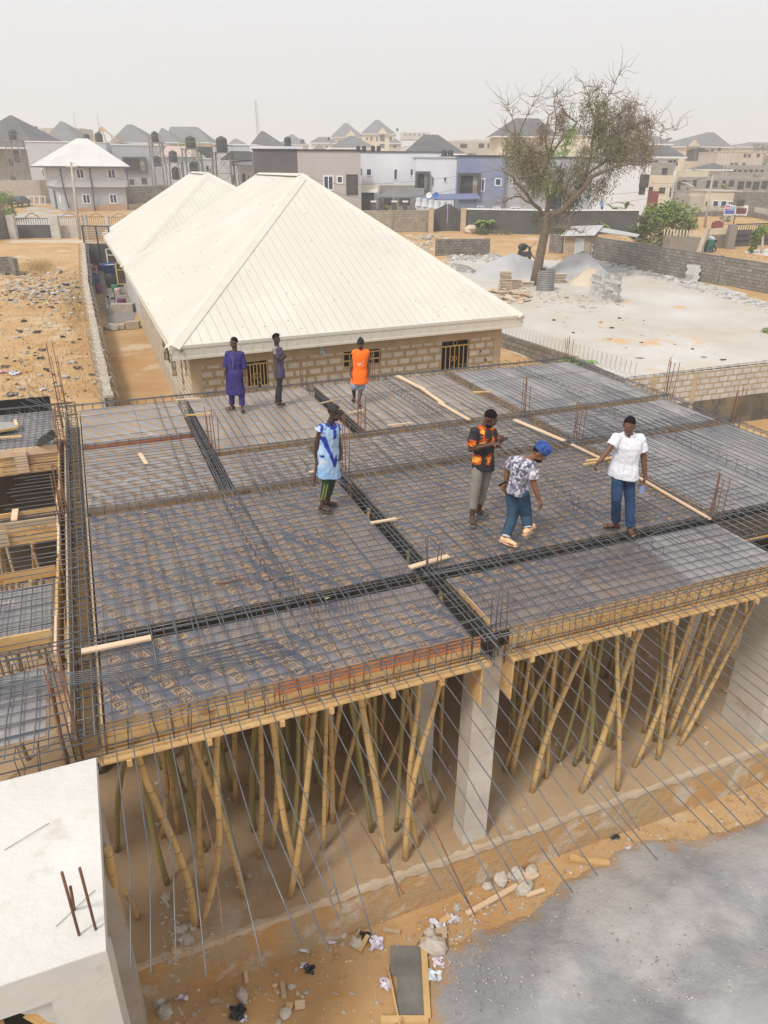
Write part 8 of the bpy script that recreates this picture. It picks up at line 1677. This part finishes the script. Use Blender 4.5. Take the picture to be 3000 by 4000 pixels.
            caps(mb, [so_ + UPZ * .05 * k - fd_ * .045 * k, so_ + UPZ * .045 * k + fd_ * .04 * k, so_ + UPZ * .035 * k + fd_ * .15 * k + tip], [.042 * k, .044 * k, .030 * k]); orb(mb, q['an' + s] - UPZ * .02, fd_ * .05 * k, lf * .045 * k, UPZ * .04 * k); sh2 = fuse(mb, 'shoe', fm, t, .010, 2, wr=.003, wf=30)
            mb = MB(); mb.tube([so_ + UPZ * .012 - fd_ * .09 * k, so_ + UPZ * .008 + fd_ * .05 * k, so_ + UPZ * .012 + fd_ * .19 * k + tip], [.034 * k, .047 * k, .03 * k], 10, flat=.4); part('sole', mb, strap or fm, sh2); mb = MB(); c = q['kn' + s].lerp(q['an' + s], .9); mb.tube([c, q['an' + s] + UPZ * .0], [.056 * k, .054 * k], 12); part('turned_cuff', mb, m_gw2, t)
    return q
import bmesh
def bm_cut(o, hc, hu, hd, k):
    """keep only the hair above and behind the hairline"""
    bm = bmesh.new(); bm.from_mesh(o.data); kill = [f for f in bm.faces if ((f.calc_center_median() - hc).dot(hu) - .038 * k) < (f.calc_center_median() - hc).dot(hd) * .62 - .0]
    bmesh.ops.delete(bm, geom=kill, context='FACES'); bm.to_mesh(o.data); bm.free()
def zW(x, y): return 2280 + x / 4.175, 1600 + y / 4.175
def zPh(x, y): return 1780 + x / 4.516, 1580 + y / 4.516
def zBe(x, y): return 1900 + x / 4.607, 1680 + y / 4.607
def zRo(x, y): return 1150 + x / 4.707, 1550 + y / 4.707
def zPu(x, y): return 840 + x / 5.184, 1280 + y / 5.184
def zOr(x, y): return 1280 + x / 6.9125, 1280 + y / 6.9125
m_linen = mat('white linen', (.72, .72, .77), (.64, .65, .71), 6, .85, .25, 60); m_denim = mat('blue denim', (.012, .035, .095), (.03, .075, .16), 4, .85, .2, 90, contrast=(.4, .75)); m_denim2 = mat('dark denim', (.02, .045, .09), (.035, .075, .13), 4, .85, .2, 90)
m_brn = mat('dark leather sandal', (.045, .035, .028), (.08, .065, .05), 20)
qw = person('smiling man in a white short sleeved shirt and blue jeans, arm out', zW, dict(head=(742, 262, -.07), neck=(730, 400), shL=(540, 420, -.03), shR=(930, 430, .03), elL=(415, 640, -.10), elR=(978, 760, .0), wrL=(255, 850, -.2), wrR=(1000, 1090, -.05), haL=(185, 915, -.25), haR=(985, 1190, -.08),
    hipL=(560, 1030, -.02), hipR=(735, 1035, .02), knL=(530, 1450, -.08), knR=(755, 1500, -.03), anL=(525, 1830), anR=(758, 1925), toL=(400, 1895), toR=(830, 2075)), 1.05, (-.35, -.93, 0), (-.45, -.85, -.30), ('brown', (.15, .062, .033)), smile=True,
    top=dict(m=[m_linen], g=.03, h0=-.055, flare=.03, sleeve=.72, sr=(.078, .084), collar=m_linen, wr=.010), bottom=dict(m=[m_denim], len=.97, r=(.09, .074, .064), wr=.009), feet='sandal', fm=m_brn, curl=(.55, .6))
p = qw['haR'] + Ve((-.06, -.03, -.05)); tag(MB().box(p, (.075, .02, 0), (0, .012, 0), (.01, 0, -.12)).obj('phone', mat('blue phone back', (.22, .28, .5), None, rough=.3)), 'blue backed phone held by the man in the white shirt', 'phone')
p_ = []
mb = MB()
for i in range(6): c = qw['shm'].lerp(qw['hip'], .05 + i * .19) + qw['fr'] * (.155 + .004 * i) * 1.05; orb(mb, c, qw['lat'] * .007, qw['fr'] * .004, qw['ax'] * .007, 8, 4)
part('buttons', mb, m_gw2, qw['top'])
m_bl = mat('black shirt cloth', (.02, .018, .02), (.03, .027, .028), 8, .85); m_fr_ = mat('red orange flower print', (.42, .035, .008), (.62, .13, .01), 26, .85, contrast=(.4, .6)); m_fy = mat('yellow flower heart', (.85, .42, .06), (.72, .20, .015), 34, .85, contrast=(.45, .6)); m_khk = mat('grey khaki trousers', (.22, .195, .165), (.27, .245, .21), 5, .9, .2, 80)
def floral(q):
    F_ = [(-.085, .13), (.085, .13), (-.085, .40), (.085, .40), (-.12, -.06), (.12, -.06)]; k = q['k']
    def fn(c):
        d = c - q['shm']; s, h = d.dot(q['lat']), -d.dot(q['ax']); fr_ = d.dot(q['fr'])
        if abs(s) > .19 * k:      # sleeves
            w_ = mnoise.noise(c * 9); e = (h - .16 + w_ * .05); return 2 if abs(e) < .05 and (int(c.x * 40 + c.z * 30) % 3 == 0) else (1 if abs(e) < .10 and mnoise.noise(c * 22) > -.05 else 0)
        for a, b_ in F_:
            ds, dh = (s - a), (h - b_) * .75; r_ = math.hypot(ds, dh) + .025 * mnoise.noise(c * 30)
            if r_ < .034: return 2
            if r_ < .064 and mnoise.noise(c * 26) > -.22: return 1
        return 0
    return fn
qp = person('man in a black shirt with orange flower print looking down at a phone', zPh, dict(head=(610, 245, -.07), neck=(520, 400), shL=(345, 425, -.14), shR=(650, 420, .10), elL=(265, 790, -.16), elR=(700, 730, .02), wrL=(640, 700, -.30), wrR=(770, 690, -.16), haL=(760, 690, -.34), haR=(820, 620, -.22),
    hipL=(410, 1070, -.05), hipR=(565, 1065, .06), knL=(340, 1530, -.08), knR=(480, 1480, .08), anL=(290, 1960), anR=(415, 1830), toL=(310, 2085), toR=(570, 1950)), 1.06, (.62, -.78, 0), (.62, -.55, -.55), ('dark', (.095, .042, .026)), glasses=True, hairk='beard', palmn={'L': (0, .3, -1), 'R': (-.2, .2, 1)},
    top=dict(m=[m_bl, m_fr_, m_fy], g=.024, h0=-.07, flare=.012, sleeve=.8, sr=(.082, .078), paint=floral, wr=.006, collar=m_fr_), bottom=dict(m=[m_khk], len=.86, r=(.098, .075, .06), wr=.006), feet='sandal', fm=mat('grey sandal', (.17, .16, .15), (.22, .21, .2), 20), curl=(.75, .8))
p = (qp['wrR'] + qp['haR']) / 2 + Ve((.03, -.02, .045)); tag(MB().box(p, Ve((.13, .03, .035)), Ve((-.02, .07, .01)), (0, 0, .01), 0, True).obj('phone', m_black), 'dark phone held by the man in the flowered shirt', 'phone')
m_camo = mat('grey white leaf print', (.62, .60, .64), (.10, .09, .15), 17, .85, contrast=(.46, .52), c3=(.27, .255, .29), s3=13, t3=.5); m_blh = mat('bright blue headwrap', (.012, .035, .20), (.03, .09, .32), 22, .7, .5, 40, contrast=(.42, .55)); m_snk = mat('peach trainers', (.75, .42, .22), (.80, .52, .32), 22)
qb = person('bearded man in a leaf print shirt and blue cap bending forward and stepping', zBe, dict(head=(960, 410, -.10), neck=(840, 420), shL=(490, 500, .12), shR=(830, 590, -.16), elL=(375, 730, .16), elR=(850, 960, -.20), wrL=(350, 960, .12), wrR=(950, 1250, -.24), haL=(300, 1040, .08), haR=(985, 1370, -.26),
    hipL=(480, 1100, .06), hipR=(640, 1140, -.06), knL=(470, 1560, .02), knR=(715, 1520, .02), anL=(350, 1930), anR=(745, 1760, 0, .13), toL=(570, 2090), toR=(950, 1745)), 1.06, (.80, -.55, 0), (.78, -.42, -.62), ('light brown', (.20, .085, .042)), hairk='beard', palmn={'L': (.3, -1, 0), 'R': (-.6, .6, 0)},
    top=dict(m=[m_camo], g=.03, h0=-.04, flare=.012, sleeve=.72, sr=(.08, .082), wr=.009), bottom=dict(m=[m_denim2], len=.95, r=(.105, .082, .068), wr=.009), feet='shoe', fm=m_snk, strap=mat('tan sole', (.6, .36, .2), None), curl=(.8, .6))
h_ = qb; mb = MB(); c = h_['hc'] + h_['hu'] * .085 * 1.06 - h_['hd'] * .005; loft(mb, [(c - h_['hu'] * .05, h_['hr'], h_['hd'], .092, .112), (c + h_['hu'] * .01, h_['hr'], h_['hd'], .096, .116), (c + h_['hu'] * .06, h_['hr'], h_['hd'], .090, .108), (c + h_['hu'] * .075, h_['hr'], h_['hd'], .05, .06)]); fuse(mb, 'cap', [m_blh], h_['t'], .009, 1, wr=.008, wf=30)
p = h_['wrL'] + Ve((-.05, -.02, -.0)); tag(MB().box(p, Ve((.10, -.02, .07)), (.03, .05, -.05), (0, .01, 0), 0, True).obj('phone', m_black), 'black phone behind the back of the bending man', 'phone'); 
m_rob = mat('light blue robe cloth', (.24, .42, .66), (.40, .52, .68), 3, .8, .3, 30, c3=(.55, .60, .68), s3=4, t3=.56); m_dkb = mat('royal blue trim', (.012, .03, .30), (.03, .07, .42), 24, .7, contrast=(.5, .7)); m_grn = mat('green track trousers', (.03, .065, .035), None, rough=.8); m_gry = mat('yellow piping', (.5, .42, .04), None)
def robe(q):
    k = q['k']
    def fn(c):
        d = c - q['shm']; s, h = d.dot(q['lat']), -d.dot(q['ax']); f_ = d.dot(q['fr'])
        if f_ > 0 and h > .10 and abs((s + .15) - (h - .10) * .50) < .030 and h < .60: return 1
        if f_ > 0 and abs(s - .02) < .035 and .02 < h < .15: return 1
        if f_ > 0 and h > .40 and h < .62 and abs(s - .10) < .05 * (1 - abs(h - .51) / .12): return 1
        if abs(math.hypot(s, f_ * 1.1) - .105) < .022 and h < .05: return 1
        if -.22 < s < -.14 and h < .22 and f_ > -.1 and abs(abs(s) - .175 - .02) < .018: return 1
        if s > .13 and f_ > -.02 and h < .13 and abs(s - .16) < .02: return 1
        if s < -.09 and f_ > .03 and .40 < h < .44: return 1
        return 0
    return fn
qr = person('man in a sleeveless light blue robe and dark cap holding an iron bending bar', zRo, dict(head=(735, 295, -.05), neck=(680, 470), shL=(500, 520, -.10), shR=(760, 500, .12), elL=(420, 830, -.08), elR=(820, 860, .14), wrL=(400, 1110, -.06), wrR=(850, 1040, .08), haL=(395, 1200, -.08), haR=(855, 1130, .04),
    hipL=(545, 1080, -.05), hipR=(690, 1070, .06), knL=(590, 1560, -.06), knR=(690, 1520, .08), anL=(510, 1990), anR=(610, 1895), toL=(660, 2085), toR=(765, 1970)), 1.0, (.70, -.71, 0), (.86, -.45, -.18), ('very dark', (.07, .037, .026)),
    top=dict(name='robe', m=[m_rob, m_dkb], g=.024, h0=-.36, flare=.012, sleeve=.16, sr=(.098, .10), paint=robe, wr=.014, wf=9), bottom=dict(m=[m_grn], len=.86, r=(.09, .07, .058), wr=.004), feet='sandal', fm=mat('dusty flip flop', (.10, .085, .07), None), curl=(.95, .8), palmn={'L': (1, 0, 0)})
h_ = qr; m_cap_ = mat('dark brown cap', (.016, .010, .013), (.028, .018, .02), 12, .8); mb = MB(); c = h_['hc'] + h_['hu'] * .035 - h_['hd'] * .01; orb(mb, c + h_['hu'] * .01, h_['hr'] * .086, h_['hd'] * .105, h_['hu'] * .092); cp = fuse(mb, 'cap', [m_cap_, m_cap_], h_['t'], .008, 1)
bm_cut(cp, h_['hc'] - h_['hu'] * .012 , h_['hu'], h_['hd'] * .12, 1.0); mb = MB(); c = c + h_['hd'] * .09 + h_['hu'] * .022; n = 10
for i in range(n): a0, a1 = -1.3 + 2.6 * i / n, -1.3 + 2.6 * (i + 1) / n; P_ = lambda a, r_, z: c + h_['hr'] * math.sin(a) * .078 + h_['hd'] * (math.cos(a) * r_ - .03) + h_['hu'] * z; mb.poly([P_(a0, .02, .012), P_(a1, .02, .012), P_(a1, .105, -.008), P_(a0, .105, -.008)]); mb.poly([P_(a0, .105, -.014), P_(a1, .105, -.014), P_(a1, .02, .006), P_(a0, .02, .006)])
part('brim', mb, m_cap_, cp); mb = MB(); orb(mb, h_['hc'] + h_['hu'] * .085 + h_['hd'] * .082, h_['hr'] * .02, h_['hd'] * .008, h_['hu'] * .018, 8, 6); part('yellow_badge', mb, m_gry, cp)
for dx in (-.022, .022):
    mb = MB(); a = h_['knL'] + Ve((dx, -.066, -.02)); b_ = h_['knL'].lerp(h_['anL'], .72) + Ve((dx, -.064, 0)); mb.beam(a, b_, .006, .006); part('piping', mb, m_gry, h_['t'])
ir = thing('bending_bar', 'brown iron bar with short prongs held in the hand of the robed man', 'tool', h_['haL']); a = WY(*zRo(412, 1165), h_['haL'].y - .02); b_ = WY(*zRo(345, 1650), h_['haL'].y - .10); m_iron = mat('brown iron', (.10, .055, .04), None, rough=.7); part('rod', MB().beam(a + (a - b_) * .06, b_, .028, .028), m_iron, ir); part('prong', MB().beam(b_.lerp(a, .16), b_.lerp(a, .16) + Ve((.085, 0, .0)), .028, .028), m_iron, ir); part('prong', MB().beam(b_.lerp(a, .02), b_.lerp(a, .02) + Ve((.06, 0, .0)), .02, .02), m_iron, ir)
m_pur = mat('deep purple cloth', (.028, .018, .125), (.045, .03, .17), 5, .8, .2, 60); m_emb = mat('silver embroidery', (.16, .17, .32), None); m_whs = mat('pale sandal strap', (.62, .55, .48), (.5, .2, .15), 30)
qu = person('man in a long deep purple tunic and trousers near the barred window', zPu, dict(head=(380, 300, -.03), neck=(375, 440), shL=(255, 490, -.02), shR=(530, 500, .02), elL=(215, 760, -.02), elR=(595, 780, .02), wrL=(195, 940, -.10), wrR=(605, 1000, -.05), haL=(180, 1030, -.14), haR=(615, 1080, -.08),
    hipL=(330, 970, -.01), hipR=(460, 970, .01), knL=(330, 1300, -.03), knR=(535, 1300, .0), anL=(345, 1565), anR=(550, 1595), toL=(265, 1625), toR=(555, 1665)), .93, (-.05, -1, 0), (-.62, -.75, -.12), ('dark two', (.115, .052, .035)),
    top=dict(name='tunic', m=[m_pur], g=.026, h0=-.42, flare=.035, sleeve=1.25, sr=(.078, .070), wr=.008), bottom=dict(m=[m_pur], len=.96, r=(.095, .078, .07), wr=.008), feet='sandal', fm=m_brn, strap=m_whs)
mb = MB(); c = qu['shm'] + qu['fr'] * .135 - qu['ax'] * .03; mb.beam(c, c - qu['ax'] * .24 + qu['fr'] * .012, .02, .008); part('embroidery', mb, m_emb, qu['top']); mb = MB(); mb.box(qu['shm'] + qu['fr'] * .137 + qu['lat'] * .08 - qu['ax'] * .16, qu['lat'] * .02, qu['fr'] * .006, UPZ * .01); part('pocket_mark', mb, mat('turq mark', (.02, .35, .42), None), qu['top'])
m_brt = mat('brown grey tee', (.065, .05, .05), (.09, .07, .068), 6, .85); m_prp = mat('purple tee front', (.10, .07, .16), None, rough=.85); m_stp = mat('white shoulder stripe', (.5, .42, .42), None); m_bls = mat('black trousers', (.022, .021, .024), (.032, .03, .032), 5, .85)
def tee(q):
    def fn(c):
        d = c - q['shm']; s, h, f_ = d.dot(q['lat']), -d.dot(q['ax']), d.dot(q['fr'])
        if s > -.14 and f_ > .045: return 1
        if h < .06 and abs(s) > .07 and s < 0 and int((f_ + .5) / .014) % 2 == 0 and abs(f_) < .045: return 2
        return 0
    return fn
qk = person('thin man in a brown and purple tee and black trousers standing side on', zPu, dict(head=(1240, 225, -.0), neck=(1240, 340), shL=(1215, 410, -.14), shR=(1310, 400, .14), elL=(1290, 670, -.14), elR=(1370, 640, .12), wrL=(1370, 590, -.12), wrR=(1400, 570, .04), haL=(1415, 560, -.06), haR=(1425, 560, .0),
    hipL=(1275, 930, -.07), hipR=(1330, 920, .07), knL=(1310, 1190, -.07), knR=(1300, 1180, .07), anL=(1300, 1500), anR=(1250, 1440), toL=(1450, 1535), toR=(1390, 1450)), .90, (.96, -.28, 0), (.90, -.42, -.05), ('near black', (.06, .036, .028)), hairk='high',
    top=dict(m=[m_brt, m_prp, m_stp], g=.016, h0=-.10, flare=.01, sleeve=.78, sr=(.072, .066), paint=tee, wr=.006), bottom=dict(m=[m_bls], len=.98, r=(.082, .066, .055), wr=.006), feet='sandal', fm=mat('brown sandal', (.13, .085, .05), (.2, .13, .06), 20), curl=(.7, .7))
m_org = mat('neon orange jersey', (.95, .16, .004), None, rough=.7); m_jeg = mat('faded denim shorts', (.30, .33, .38), (.22, .26, .32), 9); m_rd = mat('red slide', (.75, .04, .04), (.8, .3, .28), 30); extra_strap = m_rd
def mark(q):
    k = q['k']
    def fn(c):
        d = c - q['shm']; s, h, f_ = d.dot(q['lat']), -d.dot(q['ax']), d.dot(q['fr'])
        if f_ > .02:
            y = .245 - (s + .02) * .75
            if -.075 < s < .015 and abs(h - (.25 - (s + .045) * .75 if s > -.045 else .25 + (s + .045) * 1.2)) < .022: return 1
            if .02 < s < .10 and abs(h - (.205 - (s - .02) * .65)) < .014 and mnoise.noise(c * 60) > -.1: return 1
            if .02 < s < .09 and abs(h - .262 + s * .12) < .008: return 1
        return 0
    return fn
qo = person('man in a bright orange sleeveless jersey, knit hat, denim shorts and red slides', zOr, dict(head=(888, 440, -.03), neck=(885, 580), shL=(735, 625, 0), shR=(1040, 620, .0), elL=(670, 910, .03), elR=(1105, 920, .03), wrL=(615, 1190, -.06), wrR=(1115, 1190, -.06), haL=(605, 1300, -.10), haR=(1110, 1310, -.10),
    hipL=(790, 1330, 0), hipR=(940, 1330, 0), knL=(700, 1640, -.06), knR=(895, 1650, -.02), anL=(715, 1850), anR=(845, 1985), toL=(670, 1965), toR=(855, 2085)), .92, (-.02, -1, 0), (.05, -.97, -.22), ('dark three', (.08, .038, .025)), hairk=None,
    top=dict(name='jersey', m=[m_org, mat('pale marks', (.9, .5, .38), None)], g=.036, h0=-.14, flare=.04, sleeve=.22, sr=(.088, .08), paint=mark, wr=.006), bottom=dict(name='shorts', m=[m_jeg], len=.42, r=(.105, .10, .10), wr=.006), feet='sandal', fm=mat('brown insole', (.12, .06, .04), None), strap='slide')
h_ = qo; mb = MB(); c = h_['hc'] + h_['hu'] * .05; loft(mb, [(c - h_['hu'] * .025 - h_['hd'] * .01, h_['hr'], h_['hd'], .082, .098), (c + h_['hu'] * .02 - h_['hd'] * .01, h_['hr'], h_['hd'], .082, .096), (c + h_['hu'] * .06, h_['hr'], h_['hd'], .062, .072), (c + h_['hu'] * .10, h_['hr'], h_['hd'], .03, .034), (c + h_['hu'] * .125, h_['hr'], h_['hd'], .012, .012)]); fuse(mb, 'knit_hat', [mat('dark knit', (.02, .018, .022), (.035, .03, .035), 60, .95)], h_['t'], .009, 1)
# bending person with the green bin, and the person in blue behind the coping
def zF(x, y): return zT(x, y)
gb = WG(2766, 985); tb3 = thing('wheelie_bin', 'green bin full of pale sacks beside the bending person', 'bin', gb); part('bin_body', MB().lathe(gb, [(.38, 0), (.46, 1.0), (.46, 1.05), (.40, 1.05)], 10), mat('green bin', (.02, .13, .10), None), tb3); part('sacks', MB().blob(gb + UPZ * 1.15, .4, .35, .22), m_bagw, tb3); [part('wheel', MB().tube([gb + Ve((s * .3, -.4, .12)), gb + Ve((s * .3, -.34, .12))], .13, 10), m_black, tb3) for s in (-1, 1)]
Yp = gb.y - .3
def far_person(label, zf, J, k, face, head, Y, zg, shirt, pants): return person(label, zf, J, k, face, head, ('far', (.05, .025, .018)), YD=Y, zg=zg, top=dict(m=[shirt], g=.02, h0=-.08, sleeve=.6), bottom=dict(m=[pants], len=.98), feet='shoe', fm=m_black)
far_person('person in a green top bending over beside the green bin', zF, dict(head=(1324, 1150), neck=(1310, 1158), shL=(1300, 1158, -.1), shR=(1306, 1156, .15), elL=(1312, 1180, -.1), elR=(1316, 1178, .1), wrL=(1318, 1200, -.1), wrR=(1322, 1198, .1), haL=(1318, 1206, -.1), haR=(1323, 1204, .1), hipL=(1284, 1178, -.08), hipR=(1288, 1176, .08), knL=(1286, 1196, -.05), knR=(1276, 1195, .1), anL=(1288, 1214), anR=(1272, 1214), toL=(1294, 1218), toR=(1278, 1218)), 1.0, (.95, -.3, 0), (.8, -.2, -.5), Yp, G(0, Yp), mat('green top', (.05, .14, .07), None), m_denim2)
gp = WS(2350, 815, 82); far_person('person in a light blue shirt standing behind the white coping', zF, dict(head=(583, 884), neck=(583, 892), shL=(577, 896), shR=(589, 896), elL=(574, 908), elR=(592, 908), wrL=(575, 918), wrR=(591, 918), haL=(575, 922), haR=(591, 922), hipL=(580, 920), hipR=(586, 920), knL=(580, 936), knR=(586, 936), anL=(580, 952), anR=(586, 952), toL=(579, 955), toR=(587, 955)), 1.0, (0, -1, 0), (0, -1, -.1), gp.y, gp.z - 1.2, mat('light blue shirt', (.2, .35, .62), None), m_denim2)
# ================================================================ haze
def add_haze(dens):
    mb = MB(); mb.ab(-2200, -40, -3, 2200, 3500, 75); o = mb.obj('haze', bpy.data.materials.new('haze air')); o['kind'] = 'stuff'
    m = o.data.materials[0]; m.use_nodes = True; N = m.node_tree.nodes; N.clear(); L = m.node_tree.links
    v = N.new('ShaderNodeVolumePrincipled'); v.inputs['Color'].default_value = (.87, .935, 1.0, 1); v.inputs['Density'].default_value = dens; v.inputs['Anisotropy'].default_value = .25
    ou = N.new('ShaderNodeOutputMaterial'); L.new(v.outputs[0], ou.inputs['Volume']); return o
add_haze(.0013)
sc.cycles.volume_bounces = 4; sc.cycles.max_bounces = 12
